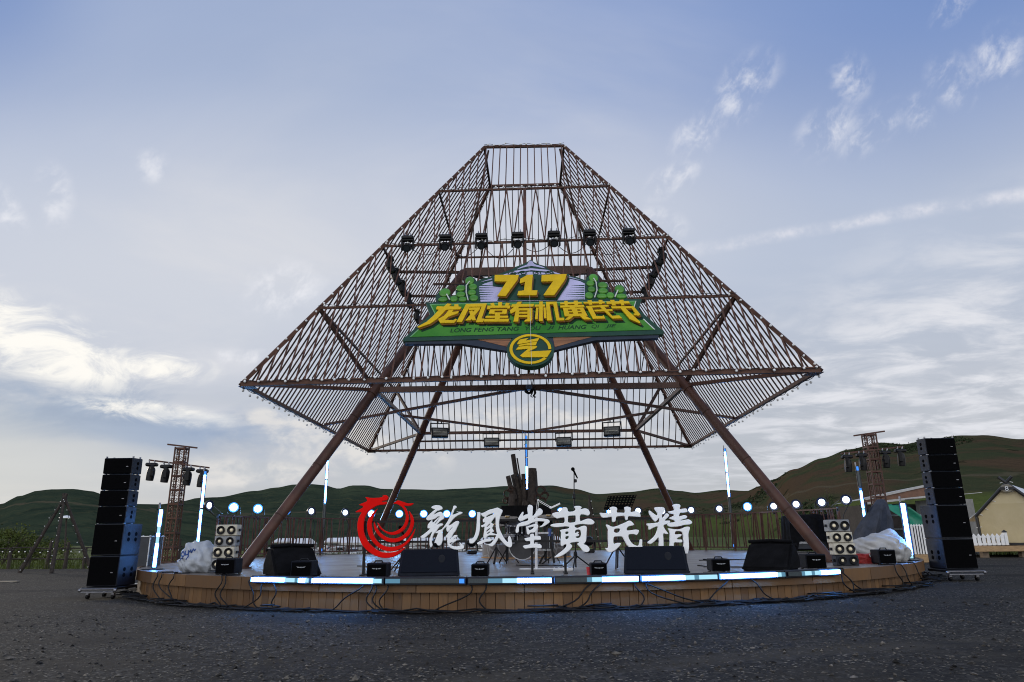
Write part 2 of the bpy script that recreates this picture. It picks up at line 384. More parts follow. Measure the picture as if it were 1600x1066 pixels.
c = B.mix(r1, (.010, .0095, .0085), (.052, .048, .041))
c = B.mix(B.ss(r2, .93, .97), c, (.26, .235, .19))
c = B.mix(B.m('MULTIPLY', B.ss(pc2.outputs[0], .80, .9), .6), c, (.085, .08, .072))
dirt = B.ss(B.noise(B.vm('MULTIPLY', pos, (.45, 1.0, 1)), .8, 6, .6), .46, .66)
c = B.mix(B.m('MULTIPLY', dirt, .75), c, (.044, .038, .029))
c = B.mix(B.m('MULTIPLY', B.ss(B.noise(pos, .55, 5, .6), .5, .72), .55), c, (.011, .011, .0115))
trk = None
for cx, cy, rad in ((-9.0, -44.0, 26.6), (-9.0, -44.0, 28.3), (14.0, -52.0, 37.2), (14.0, -52.0, 38.9)):      # wheel tracks pressed into the gravel
    d_ = B.m('ABSOLUTE', B.m('SUBTRACT', B.vm('LENGTH', B.vm('SUBTRACT', B.vm('MULTIPLY', pos, (1, 1, 0)), (cx, cy, 0))), rad)); d_ = B.m('ADD', d_, B.m('MULTIPLY', B.m('SUBTRACT', B.noise(pos, 1.3, 4, .6), .5), .35))
    t_ = B.m('SUBTRACT', 1.0, B.ss(d_, .10, .34)); trk = t_ if trk is None else B.m('MAXIMUM', trk, t_)
trk = B.m('MULTIPLY', trk, B.ss(B.noise(pos, .5, 4), .35, .55))
c = B.mix(B.m('MULTIPLY', trk, .7), c, (.052, .045, .034))
wet = B.m('MULTIPLY', B.ss(B.noise(B.vm('MULTIPLY', pos, (.5, 1.2, 1)), .42, 4, .5, .4), .60, .68), .75); c = B.mix(wet, c, (.012, .012, .012))
B.link(c, P.inputs['Base Color']); P.inputs['Roughness'].default_value = .9; P.inputs['Specular IOR Level'].default_value = .15
bp = B.n('ShaderNodeBump'); bp.inputs['Strength'].default_value = 1.0; bp.inputs['Distance'].default_value = .03
hh = B.m('ADD', B.m('MULTIPLY', r1, .8), B.m('ADD', B.m('MULTIPLY', B.noise(pos, 90, 4, .7), .6), B.m('MULTIPLY', pc2.outputs[0], .9)))
hh = B.m('MULTIPLY', hh, B.m('SUBTRACT', 1.0, B.m('MULTIPLY', trk, .55))); B.link(hh, bp.inputs['Height']); B.link(bp.outputs[0], P.inputs['Normal'])
ground_sheet('gravel_yard', -45, 45, -26, 8.5, 180, 138, 0.0, vm_, .012)

# loose stones on the gravel, countless: one object
stone_m = mat('stone chips', (.030, .028, .025), .85, 0, .2, 20, color2=(.12, .108, .09), island=.9, spec=.2)
mb = MB(); rs = random.Random(5)
for i in range(15000):
    y = -20.5 + 10.5 * rs.random() ** 1.25; x = rs.uniform(-1, 1) * (2.5 + (y + 21.5) * .85) + rs.gauss(0, .4)
    if x * x + (y + 1.3) ** 2 < 9.85 ** 2: continue
    s_ = .005 + .017 * rs.random() ** 3 + (.016 if rs.random() < .012 else 0)
    h = gz(x, y) + .012 * (noise.fractal(Vector((x * .9, y * .9, 0)), 1, 2, 4) + .5 * noise.fractal(Vector((x * 4, y * 4, 3)), 1, 2, 3))
    M = Matrix.Translation((x, y, h + s_ * .25)) @ Matrix.Rotation(rs.random() * 6.3, 4, 'Z') @ Matrix.Rotation(rs.uniform(-.4, .4), 4, 'X') @ Matrix.Diagonal((s_ * rs.uniform(.8, 1.7), s_, s_ * rs.uniform(.4, .8), 1))
    j = [1 + rs.uniform(-.25, .25) for _ in range(6)]
    mb.add([(j[0], 0, 0), (0, j[1], 0), (-j[2], 0, 0), (0, -j[3], 0), (0, .2, j[4]), (0, 0, -j[5])], [(0, 1, 4), (1, 2, 4), (2, 3, 4), (3, 0, 4), (1, 0, 5), (2, 1, 5), (3, 2, 5), (0, 3, 5)], M)
tag(mb.build('gravel_stones', stone_m, fix=False), 'loose dark stone chips scattered over the gravel yard', 'gravel', kind='stuff')

# hills: one terrain whose crest follows the skyline
SKYL = [(-400, 800), (-200, 800), (-60, 800), (0, 788), (30, 775), (60, 766.5), (80, 764.5), (115, 764), (140, 767), (170, 775), (215, 787.5), (250, 788), (285, 783), (310, 778), (338, 777), (400, 767), (430, 762), (461, 757), (487, 756.5), (505, 758), (529, 763.5), (551, 758.5), (571, 758.5), (599, 764), (640, 764.5), (684, 765.5), (710, 764), (754, 762), (790, 759.5), (830, 759.5), (860, 758.5), (897, 764), (934, 772), (981, 769), (1029, 763), (1060, 767), (1087, 770), (1129, 765.5), (1168, 767), (1185, 760), (1205, 750), (1241, 733), (1284, 716), (1327, 702), (1374, 691.5), (1414, 694), (1436, 690), (1495, 680.5), (1532, 680), (1600, 686), (1700, 690), (1900, 720), (2100, 770)]
SKA = sorted(azel(x, y) for x, y in SKYL)
def crest(a):
    if a <= SKA[0][0]: return SKA[0][1]
    for (a0, e0), (a1, e1) in zip(SKA, SKA[1:]):
        if a <= a1: t = (a - a0) / (a1 - a0); t = t * t * (3 - 2 * t); return e0 + (e1 - e0) * t
    return SKA[-1][1]
def ridge_r(a):
    d = math.degrees(a)
    def s(x, lo, hi): t = max(0, min(1, (x - lo) / (hi - lo))); return t * t * (3 - 2 * t)
    return 420 + 520 * s(d, -30, -20) - 560 * s(d, 14, 21)
def start_r(a):
    d = math.degrees(a); t = max(0, min(1, (d - 10) / 12)); t2 = max(0, min(1, (-18 - d) / 10)); return 230 - 120 * t - 60 * t2
def hill_h(a, r):
    R0, R1 = start_r(a), ridge_r(a); H = (math.tan(crest(a)) * (R1 / 1.0)) + 1.2
    if r < R0: return -3.6
    t = (r - R0) / (R1 - R0); p = Vector((r * sin(a), r * cos(a), 0))
    if t <= 1:
        f = t * t * (3 - 2 * t) * .62 + .38 * t
        f += .10 * sin(pi * t) * (noise.fractal(p * .006, 1, 2, 4)) + .13 * sin(pi * t) ** 2 * noise.noise(p * .0035 + Vector((9, 2, 0)))
        f = min(f, .985 * (.25 + .75 * t) + .02) if t < .97 else f
        # nothing in front may stick up past the crest line
        cap = (math.tan(crest(a)) * r + 1.0) * (.97 if t < .96 else 1.0)
        h = -3.6 + f * (H + 3.6)
        return min(h, cap) if t < .995 else H
    return H * max(0, 1 - (t - 1) * 1.4)
NA, NR = 420, 90
mb = MB(); a0, a1 = radians(-66), radians(64)
for i in range(NA + 1):
    a = a0 + (a1 - a0) * i / NA; R0, R1 = start_r(a) * .93, ridge_r(a)
    for j in range(NR + 1):
        t = j / NR; r = R0 + (R1 - R0) * (t / .82) if t <= .82 else R1 + (t - .82) / .18 * R1 * .6
        mb.v.append((CAM.x + r * sin(a), CAM.y + r * cos(a), hill_h(a, r)))
for i in range(NA):
    for j in range(NR):
        k = i * (NR + 1) + j; mb.f.append([k, k + 1, k + NR + 2, k + NR + 1]); mb.mi.append(0)
hm = bpy.data.materials.new('hill grass'); hm.use_nodes = True; B = NB(hm.node_tree); P = hm.node_tree.nodes['Principled BSDF']
pos = B.n('ShaderNodeNewGeometry').outputs['Position']; s3 = B.n('ShaderNodeSeparateXYZ'); B.link(pos, s3.inputs[0])
c = B.mix(B.ss(B.noise(pos, .010, 6, .6), .34, .66), (.030, .043, .029), (.054, .070, .040))
c = B.mix(B.m('MULTIPLY', B.ss(B.noise(pos, .045, 6, .7), .45, .66), .85), c, (.021, .033, .023))
c = B.mix(B.m('MULTIPLY', B.ss(B.noise(B.vm('MULTIPLY', pos, (1, 1, 3)), .17, 5, .7), .50, .66), .6), c, (.064, .068, .038))
# bare earth on the nearer right-hand hill and one far patch
edge = B.n('ShaderNodeMapRange'); B.link(s3.outputs[0], edge.inputs[0]); edge.inputs[1].default_value = 35; edge.inputs[2].default_value = 80
rightm = edge.outputs[0]
earth = B.m('MULTIPLY', B.ss(B.noise(B.vm('MULTIPLY', pos, (.8, .8, 3.2)), .020, 7, .62, .5), .43, .55), B.m('MULTIPLY', rightm, B.ss(B.m('ABSOLUTE', B.m('SUBTRACT', s3.outputs[2], 24)), 24, 8)))
olive = B.m('MULTIPLY', rightm, .7); c = B.mix(olive, c, (.052, .056, .027))
c = B.mix(B.m('MULTIPLY', earth, .9), c, (.082, .054, .034))
field = B.m('MULTIPLY', rightm, B.ss(B.m('ADD', s3.outputs[2], B.m('MULTIPLY', B.noise(pos, .03, 4), 8)), 13.5, 11.5)); c = B.mix(B.m('MULTIPLY', field, .85), c, (.085, .108, .030))
bush = B.m('MULTIPLY', B.ss(B.noise(pos, .085, 4, .6), .62, .68), rightm)
c = B.mix(B.m('MULTIPLY', bush, .8), c, (.010, .018, .009))
far = B.ss(B.vm('LENGTH', B.vm('SUBTRACT', B.vm('MULTIPLY', pos, (1, .25, 1.6)), (48, 195, 88))), 38, 16)
c = B.mix(B.m('MULTIPLY', far, .8), c, (.075, .048, .026))
# contour tracks
zz = B.m('ADD', s3.outputs[2], B.m('MULTIPLY', B.noise(pos, .012, 4), 26.0))
for z0, wdt, cc in ((27, .7, (.10, .085, .055)), (42, .35, (.075, .075, .035))):
    c = B.mix(B.m('MULTIPLY', B.ss(B.m('ABSOLUTE', B.m('SUBTRACT', zz, z0)), wdt, wdt * .4), .7), c, cc)
B.link(c, P.inputs['Base Color']); P.inputs['Roughness'].default_value = 1.0; P.inputs['Specular IOR Level'].default_value = 0.0
bp = B.n('ShaderNodeBump'); bp.inputs['Strength'].default_value = 1.0; bp.inputs['Distance'].default_value = 5.0
B.link(B.m('ADD', B.noise(pos, .03, 8, .68), B.m('MULTIPLY', B.noise(pos, .25, 6, .7), .25)), bp.inputs['Height']); B.link(bp.outputs[0], P.inputs['Normal'])
tag(mb.build('hills', hm, smooth=0), kind='structure')

# scrub on the near right-hand hill, countless: one object
scrub_m = mat('hill scrub', (.020, .030, .014), .95, 0, .3, .2, color2=(.036, .046, .020), island=.5, spec=.05)
mb = MB(); rs = random.Random(14); made = 0
while made < 3200:
    a = radians(rs.uniform(9, 46)); R0, R1 = start_r(a), ridge_r(a); r = R0 + (R1 - R0) * rs.uniform(.22, .86); x, y = CAM.x + r * sin(a), CAM.y + r * cos(a)
    dn = noise.fractal(Vector((x * .012, y * .006, 4)), 1, 2, 4)
    if dn < .12 + .25 * rs.random(): continue
    made += 1; z = hill_h(a, r); s_ = rs.uniform(.3, .8) * (1.5 if rs.random() < .06 else 1)
    for k in range(7):
        d = Vector((rs.gauss(0, .6), rs.gauss(0, .6), abs(rs.gauss(0, .5)) + .1)) * s_; u = Vector((rs.gauss(0, 1), rs.gauss(0, 1), rs.gauss(0, 1))).normalized() * s_ * .6; w = u.orthogonal().normalized() * s_ * .5; p = Vector((x, y, z)) + d
        mb.add([p - u, p + w, p + u, p - w], [(0, 1, 2, 3)])
tag(mb.build('hillside_scrub', scrub_m, fix=False), 'dark low scrub scattered over the hill on the right', 'scrub', kind='stuff')

# tall grass at the edge of the yard (countless blades)
grass_m = mat('verge grass', (.035, .052, .012), .9, 0, .3, 2, color2=(.075, .088, .020), island=.4, spec=.1)
mb = MB(); rs = random.Random(9)
for i in range(15000):
    x = rs.choice((rs.uniform(-48, -9), rs.uniform(-30, 30), rs.uniform(16, 45))); y = 8.3 + rs.random() ** 2 * 26
    h = rs.uniform(.15, .5); w = .018; a = rs.random() * 6.3; l = rs.uniform(-.15, .15)
    zb = -.17; ca, sa = cos(a) * w, sin(a) * w
    mb.add([(x - ca, y - sa, zb), (x + ca, y + sa, zb), (x + l, y + l * .5, zb + h)], [(0, 1, 2)])
tag(mb.build('verge_grass', grass_m, fix=False), 'long grass along the far edge of the gravel yard', 'grass', kind='stuff')

# ---------------------------------------------------------------- far left: fence, tripod of poles, lamp post, bushes
oldwood = mat('weathered dark wood', (.035, .026, .020), .85, 0, .4, 14, .5, 90)
bulb_off = mat('unlit milk glass bulb', (.80, .80, .77), .3, 0, .06, 20)
bulb_me = MB().ball((0, 0, 0), .032, 8, 6).build('bulb', bulb_off, smooth=60).data
bpy.data.objects.remove(bpy.data.objects['bulb'])
rs = random.Random(21)
fx0, fx1, fy = -32.0, -11.0, 8.9
f = thing('rustic_fence', 'low rustic fence of dark posts and two rails at the yard edge on the left', 'fence', ((fx0 + fx1) / 2, fy, -.1))
ox = (fx0 + fx1) / 2
n = 27
for i in range(n):
    x = fx0 + (fx1 - fx0) * i / (n - 1) - ox; h = rs.uniform(.85, 1.2); q = rs.uniform(-.08, .08)
    MB().tube([(x, 0, -.1), (x + q * .5, 0, h * .5), (x + q, 0, h)], [rs.uniform(.055, .10), .07, .055], 7).build('post', oldwood, f, smooth=50)
for z in (.42, .88):
    mb = MB(); pts = [(fx0 - ox + (fx1 - fx0) * i / 40, .07, z + rs.uniform(-.03, .03)) for i in range(41)]
    mb.tube(pts, .028, 6); mb.build('rail', oldwood, f, smooth=60)
def string_of_bulbs(name, label, pts, spacing, parent=None, drop=.0, jitter=.02, cable=True, sz=1.0, group='strings of round bulbs'):
    """an electric string: a thin cable along a line of points, a bulb every so often"""
    o = thing(name, label, 'string light', pts[0], group=group); org = Vector(pts[0])
    segs = [(Vector(a), Vector(c_)) for a, c_ in zip(pts, pts[1:])]; L = sum((c_ - a).length for a, c_ in segs)
    cp = [Vector(p) - org for p in pts]
    if cable: MB().tube(cp, .008, 5).build('cable', cablemat, o)
    d = spacing * .5; nb = 0
    while d < L and nb < 99:
        e = d + rs.uniform(-jitter, jitter) * 2
        for a, c_ in segs:
            l = (c_ - a).length
            if e <= l or (a, c_) == segs[-1]: p = a + (c_ - a) * max(0, min(1, e / l)); break
            e -= l
        v = put('bulb', bulb_me, o, p - org + Vector((rs.uniform(-jitter, jitter), rs.uniform(-jitter, jitter), -drop + rs.uniform(-jitter, jitter)))); v.scale = (sz,) * 3
        d += spacing; nb += 1
    return o
fp = []
for i in range(61): fp.append((fx0 + (fx1 - fx0) * i / 60, fy - .1, .70 + .09 * abs(sin(i * pi / 6 * .97)) - .08))
string_of_bulbs('string_light', 'string of small round bulbs along the rustic fence on the far left', fp, .33, sz=.9, drop=.05)
apex = onY(101, 778, 5.6)
tp = thing('pole_tripod', 'tall tripod of dark poles standing on gravel beside the left speaker stack', 'tripod', (apex.x, apex.y, gz(apex.x, apex.y)))
zb = gz(apex.x, apex.y)
for px, Y in ((30, 5.2), (80, 4.6), (143, 6.0)):
    x = atX(px, Y, zb); d = Vector((apex.x - x, apex.y - Y, apex.z - zb)); e = Vector((x, Y, zb)) + d * 1.06 - tp.location; s_ = Vector((x, Y, zb)) - tp.location
    MB().tube([s_, s_ * .5 + e * .5 + Vector((.01, 0, .01)), e], [.075, .062, .05], 8).build('pole', oldwood, tp, smooth=60)
MB().tube([(0, 0, apex.z - .2), (0, 0, apex.z + .12)], [.10, .09], 8).build('lashing', oldwood, tp, smooth=60)
tri = []
for px, Y in ((30, 5.2), (80, 4.6), (143, 6.0)):
    x = atX(px, Y, zb); p0 = Vector((x, Y - .08, zb)); p1 = Vector((apex.x, apex.y - .1, apex.z))
    tri.append([tuple(p1 + (p0 - p1) * t + Vector((.05 * sin(t * 40), -.04, 0))) for t in [k / 24 * .96 for k in range(25)]])
string_of_bulbs('string_light', 'string of small round bulbs wound down the left pole of the tripod', tri[0], .36, sz=.55)
string_of_bulbs('string_light', 'string of small round bulbs wound down the near middle pole of the tripod', tri[1], .30, sz=.55)
string_of_bulbs('string_light', 'string of small round bulbs wound down the right pole of the tripod', tri[2], .36, sz=.55)
lp = onY(104, 808, 24); bx = atX(101, 24, -.15)
l = thing('lamp_post', 'slim dark lamp post with flat white head behind the pole tripod', 'lamp post', (bx, 24, -.16))
MB().tube([(0, 0, 0), (lp.x - bx, 0, lp.z + .1)], [.07, .045], 10).build('post', oldwood, l, smooth=60)
MB().lathe([(.02, .16), (.25, .12), (.42, .02), (.42, -.02), (.1, -.04)], 16, Matrix.Translation((lp.x - bx, 0, lp.z + .1))).build('lamp_head', whitemetal, l, smooth=60)
leaf_m = mat('yellow green leaves', (.035, .055, .010), .8, 0, .3, 1.2, color2=(.085, .095, .018), island=.5, spec=.2)
def bush(label, x, y, w, h, seed, group='bushes beyond the fence', m=None):
    r = random.Random(seed); o = thing('bush', label, 'bush', (x, y, -.16), group=group)
    mb = MB()
    for i in range(7):
        a = r.random() * 6.3; mb.tube([(0, 0, 0), (cos(a) * w * .2, sin(a) * w * .2, h * .5), (cos(a) * w * .38, sin(a) * w * .38, h * r.uniform(.7, .95))], [.03, .02, .008], 5)
    mb.build('stem', oldwood, o)
    mb = MB()
    cl = [(r.uniform(-.42, .42) * w, r.uniform(-.3, .3) * w, r.uniform(.3, .85) * h, r.uniform(.12, .26) * w) for _ in range(14)]
    for i in range(1500):
        cx, cy, cz, cr = r.choice(cl); d = Vector((r.gauss(0, 1), r.gauss(0, 1), r.gauss(0, .8))).normalized() * cr * r.uniform(.3, 1.05)
        p = Vector((cx, cy, max(.05, cz))) + d; s_ = r.uniform(.04, .09); a = Vector((r.gauss(0, 1), r.gauss(0, 1), r.gauss(0, 1))).normalized(); b_ = a.orthogonal().normalized()
        mb.add([p - a * s_, p + b_ * s_ * .5, p + a * s_, p - b_ * s_ * .5], [(0, 1, 2, 3)])
    mb.build('foliage', m or leaf_m, o, fix=False); return o
for i, (px, Y, w, h, lab) in enumerate(((4, 17, 2.6, 1.9, 'large yellow green bush at the left picture edge behind the fence'), (46, 19, 3.4, 1.6, 'wide yellow green bush behind the fence left of the tripod'), (22, 24, 3, 2.0, 'taller bush farther back between the two yellow green bushes'), (66, 26, 3.6, 1.3, 'low spreading bush farther back behind the left pole of the tripod'))):
    bush(lab, atX(px, Y, 0), Y, w, h, 40 + i)
pk = thing('timber_plank', 'pale timber plank lying on the gravel at the far left', 'plank', (atX(-6, -.6, 0), -.6, gz(-14, -.6) - .02), .03)
pk2 = MB().bbox((0, 0, .05), (1.3, .10, .035), .006); pk2.bbox((-.5, 0, .012), (.1, .2, .035), .004); pk2.bbox((.5, 0, .012), (.1, .2, .035), .004)
pk2.build('board', mat('pale timber', (.26, .23, .18), .7, 0, .2, 4, .2, 50), pk)
# ---------------------------------------------------------------- round timber stage
SCX, SCY, SR = -.15, -1.3, 9.7
def rim(a, r=SR, z=DZ): return Vector((SCX + r * sin(a), SCY - r * cos(a), z))      # a = 0 faces the camera
dkm = bpy.data.materials.new('deck planks'); dkm.use_nodes = True; B = NB(dkm.node_tree); P = dkm.node_tree.nodes['Principled BSDF']
pos = B.n('ShaderNodeNewGeometry').outputs['Position']
br = B.n('ShaderNodeTexBrick'); B.link(pos, br.inputs['Vector']); br.inputs['Scale'].default_value = 1.0
br.inputs['Brick Width'].default_value = 3.0; br.inputs['Row Height'].default_value = .14; br.inputs['Mortar Size'].default_value = .006; br.inputs['Mortar Smooth'].default_value = .3
br.inputs['Color1'].default_value = (.125, .104, .088, 1); br.inputs['Color2'].default_value = (.185, .155, .13, 1); br.inputs['Mortar'].default_value = (.02, .016, .012, 1)
c = B.mix(B.m('MULTIPLY', B.ss(B.noise(B.vm('MULTIPLY', pos, (1.2, 14, 1)), 2.0, 6, .65), .35, .7), .55), br.outputs[0], (.09, .078, .068))
c = B.mix(B.m('MULTIPLY', B.ss(B.noise(pos, .9, 5, .6), .5, .75), .35), c, (.24, .215, .19))
B.link(c, P.inputs['Base Color']); B.link(B.m('ADD', .20, B.m('MULTIPLY', B.noise(pos, 1.6, 6, .6), .42)), P.inputs['Roughness'])
bp = B.n('ShaderNodeBump'); bp.inputs['Strength'].default_value = .5; bp.inputs['Distance'].default_value = .01
B.link(B.m('SUBTRACT', B.m('MULTIPLY', B.noise(B.vm('MULTIPLY', pos, (2, 20, 1)), 3, 5, .6), .4), br.outputs['Fac']), bp.inputs['Height']); B.link(bp.outputs[0], P.inputs['Normal'])
fasm = bpy.data.materials.new('fascia planks'); fasm.use_nodes = True; B = NB(fasm.node_tree); P = fasm.node_tree.nodes['Principled BSDF']
g = B.n('ShaderNodeNewGeometry'); pos = g.outputs['Position']; ri = g.outputs['Random Per Island']
c = B.mix(ri, (.085, .038, .010), (.175, .088, .028))
off = B.vm('ADD', B.vm('MULTIPLY', pos, (9, 9, 1.2)), B.comb(B.m('MULTIPLY', ri, 90), 0.0, B.m('MULTIPLY', ri, 31)))
c = B.mix(B.m('MULTIPLY', B.ss(B.noise(off, 1.8, 7, .65, .6), .42, .72), .65), c, (.10, .052, .021))
c = B.mix(B.m('MULTIPLY', B.ss(B.noise(B.vm('MULTIPLY', off, (.35, .35, 1.6)), 1.6, 2, .5), .70, .76), .85), c, (.06, .03, .015))
c = B.mix(B.m('MULTIPLY', B.ss(B.noise(pos, 2.2, 5, .6), .48, .75), .4), c, (.085, .062, .042))
B.link(c, P.inputs['Base Color']); P.inputs['Roughness'].default_value = .62
bp = B.n('ShaderNodeBump'); bp.inputs['Strength'].default_value = .4; bp.inputs['Distance'].default_value = .004; B.link(B.noise(off, 4, 6, .6), bp.inputs['Height']); B.link(bp.outputs[0], P.inputs['Normal'])
st = thing('stage', 'low round timber stage of vertical boards with a grey plank deck under the steel pyramid', 'stage', (SCX, SCY, 0))
o3 = Vector((SCX, SCY, 0))
N = 128
mb = MB(); mb.add([rim(2 * pi * i / N, SR - .02) - o3 for i in range(N)], [tuple(range(N))]); mb.build('deck', dkm, st)
rs = random.Random(3)
mb = MB(); n = 430                                  # individual upright boards
for i in range(n):
    a0, a1 = 2 * pi * (i + .03) / n, 2 * pi * (i + .97) / n; r = SR - .06 + rs.uniform(-.004, .004); zt, zb = DZ - .17, -.10
    p = [rim(a0, r, zb) - o3, rim(a1, r, zb) - o3, rim(a1, r, zt) - o3, rim(a0, r, zt) - o3]; q = [rim(a0, r - .03, zb) - o3, rim(a1, r - .03, zb) - o3, rim(a1, r - .03, zt) - o3, rim(a0, r - .03, zt) - o3]
    mb.add(p + q, [(0, 1, 2, 3), (7, 6, 5, 4), (0, 4, 5, 1), (1, 5, 6, 2), (2, 6, 7, 3), (3, 7, 4, 0)])
mb.build('fascia', fasm, st)
mb = MB(); n = 38                                   # bent boards of the rim
for i in range(n):
    for k in range(4):
        pass
    aa = [2 * pi * (i + .004 + .992 * k / 6) / n for k in range(7)]; ro, ri_ = SR + .015, SR - .05; zt, zb = DZ + .012, DZ - .185
    vs = [rim(a, ro, zb) - o3 for a in aa] + [rim(a, ro, zt) - o3 for a in aa] + [rim(a, ri_, zt) - o3 for a in aa] + [rim(a, ri_, zb) - o3 for a in aa]
    fs = []
    for k in range(6):
        fs += [(k, k + 1, 7 + k + 1, 7 + k), (7 + k, 7 + k + 1, 14 + k + 1, 14 + k), (21 + k, 21 + k + 1, k + 1, k)]
    fs += [(0, 7, 14, 21), (6, 27, 20, 13)]; mb.add(vs, fs)
mb.build('rim_board', fasm, st)
mb = MB(); mb.add([rim(2 * pi * i / 64, SR - .3, .0) - o3 for i in range(64)] + [rim(2 * pi * i / 64, SR - .3, DZ - .02) - o3 for i in range(64)], [(i, (i + 1) % 64, 64 + (i + 1) % 64, 64 + i) for i in range(64)]); mb.build('substructure', blackcloth, st)

# ---------------------------------------------------------------- steel pyramid
pv = thing('steel_pyramid', 'open truncated pyramid canopy of brown steel bars on four leaning legs over the stage', 'pavilion', (0, 0, DZ))
h1, h2, bt = .6199 * A, 2.0083 * A, .2012 * A
RIM = {'fl': Vector((-6.59, -6.29, h1)), 'fr': Vector((6.36, -6.80, h1)), 'rl': Vector((-6.56, 6.75, h1)), 'rr': Vector((6.55, 6.60, h1))}
TOP = {'fl': Vector((-1.32, -1.33, h2)), 'fr': Vector((1.32, -1.30, h2)), 'rl': Vector((-1.27, 1.33, h2)), 'rr': Vector((1.31, 1.30, h2))}
FACES = {'front': ('fl', 'fr', Vector((0, -1, .57)).normalized()), 'back': ('rl', 'rr', Vector((0, 1, .57)).normalized()), 'left': ('fl', 'rl', Vector((-1, 0, .57)).normalized()), 'right': ('fr', 'rr', Vector((1, 0, .57)).normalized())}
LV = [0, .245, .489, .75, 1]
def hip(c, k): return RIM[c].lerp(TOP[c], k)
def fpt(face, e, k, off=0.0):
    l, r, nrm = FACES[face]; a, c = hip(l, k), hip(r, k); w = A + (bt - A) * k
    return a.lerp(c, (e + w) / (2 * w)) + nrm * off
for c in ('fl', 'fr', 'rl', 'rr'):
    MB().beam(RIM[c] - (TOP[c] - RIM[c]) * .004, TOP[c], .085, .085).build('hip_beam', steel, pv)
for fc, (l, r, nrm) in FACES.items():
    MB().beam(RIM[l], RIM[r], *((.10, .115) if fc == 'front' else (.08, .085))).build('rim_beam', steel, pv)
    MB().beam(TOP[l], TOP[r], .075, .075).build('top_beam', steel, pv)
    for k in LV[1:4]:
        MB().beam(hip(l, k), hip(r, k), .055, .06).build('level_bar', steel, pv)
def falls(mb, face, sp, k0, k1, w, off):
    n = int(2 * A / sp)
    for i in range(n + 1):
        e = -A + (i + .5 + rs.uniform(-.07, .07)) * 2 * A / (n + 1); ke = min(k1, (A - abs(e)) / (A - bt))
        if ke > k0 + .01: mb.beam(fpt(face, e, k0, off), fpt(face, e + rs.uniform(-.012, .012), ke, off), w, w)
def zig(mb, face, sp, k0, k1, w, off, ph=0.0):
    W0, W1 = A + (bt - A) * k0, A + (bt - A) * k1; n = int(2 * W0 / sp) + 2
    for i in range(-1, n):
        ea = -W0 + (i + ph) * sp; eb = ea + sp * .5
        for e0, e1 in ((ea, eb), (ea + sp, eb)):
            t0, t1 = 0.0, 1.0; ok = True
            # clip against the hips
            for t in [j / 40 for j in range(41)]:
                k = k0 + (k1 - k0) * t; e = e0 + (e1 - e0) * t; inside = abs(e) <= A + (bt - A) * k
                if t == 0 and not inside: ok = False
                if ok and not inside: t1 = t; break
            if not ok: continue
            if t1 > .06: mb.beam(fpt(face, e0, k0, off), fpt(face, e0 + (e1 - e0) * t1, k0 + (k1 - k0) * t1, off), w, w)
mb = MB(); falls(mb, 'front', .228, 0, LV[1], .031, .0)
zig(mb, 'front', .44, LV[1], LV[2], .030, .0); zig(mb, 'front', .44, LV[2], LV[3], .030, .0, .3); falls(mb, 'front', .225, LV[3], 1, .031, 0)
mb.build('slat_panel', steel, pv)
mb = MB(); falls(mb, 'back', .247, 0, 1, .030, .0); zig(mb, 'back', .6, LV[1], LV[2], .030, -.05); mb.build('slat_panel', steel_dark, pv)
mb = MB(); falls(mb, 'left', .255, 0, 1, .031, .0); mb.build('slat_panel', steel_dark, pv)
mb = MB(); falls(mb, 'right', .255, 0, 1, .031, .0); mb.build('slat_panel', steel_dark, pv)
MB().beam(fpt('front', 0.02, LV[1]), fpt('front', 0.02, LV[3]), .09, .09).build('mast', steel, pv)
# legs, inner ring and bracing
QT, ZT, ZI = 1.92, 8.38, 4.31
LB = {'fl': Vector((-6.24, -6.28, .0)), 'fr': Vector((6.26, -6.28, .0)), 'rl': Vector((-6.22, 6.02, .0)), 'rr': Vector((6.12, 6.02, .0))}
LT = {c: Vector((QT * (-1 if c[1] == 'l' else 1), QT * (-1 if c[0] == 'f' else 1), ZT)) for c in LB}
def leg(c, z): return LB[c].lerp(LT[c], z / ZT)
for c in LB:
    mb = MB(); mb.tube([LB[c], LT[c]], .125, 16); L = mb.build('leg', legsteel, pv, smooth=60)
    d = (LT[c] - LB[c]).normalized()
    MB().lathe([(.02, .03), (.24, .03), (.24, .004), (.02, .004)], 16, Matrix.Translation(LB[c])).build('foot_plate', legsteel, L)
    mb = MB()
    for t in (.13, .27, .42): p = LB[c].lerp(LT[c], t); mb.tube([p - d * .012, p + d * .012], .130, 16)
    mb.build('weld_collar', steel_dark, L, smooth=60)
for x, y in (('fl', 'fr'), ('fl', 'rl'), ('fr', 'rr'), ('rl', 'rr')):
    front = x == 'fl' and y == 'fr'
    MB().beam(LT[x], LT[y], .12, .26 if front else .16).build('ring_beam', legsteel, pv)
    MB().beam(leg(x, ZI), leg(y, ZI), .10, .15 if front else .10).build('tie_beam', legsteel, pv)
MB().beam(leg('rl', ZI - .28), leg('rr', ZI - .28), .06).build('tie_beam', steel_dark, pv)
lm, rm, fm, bm_ = Vector((-6.5, .1, h1 + .05)), Vector((6.45, 0, h1 + .05)), (leg('fl', ZI) + leg('fr', ZI)) / 2, (leg('rl', ZI) + leg('rr', ZI)) / 2
lsm, rsm = (leg('fl', ZI) + leg('rl', ZI)) / 2, (leg('fr', ZI) + leg('rr', ZI)) / 2
for p, q in ((fm, lm), (fm, rm), (bm_, lsm), (bm_, rsm)): MB().beam(p, q, .075).build('diagonal_tie', legsteel, pv)
for c in LB:
    MB().beam(leg(c, ZI), RIM[c], .085).build('corner_strut', legsteel, pv)
    MB().beam(leg(c, ZI), hip(c, LV[1]), .085).build('corner_brace', steel_dark, pv)
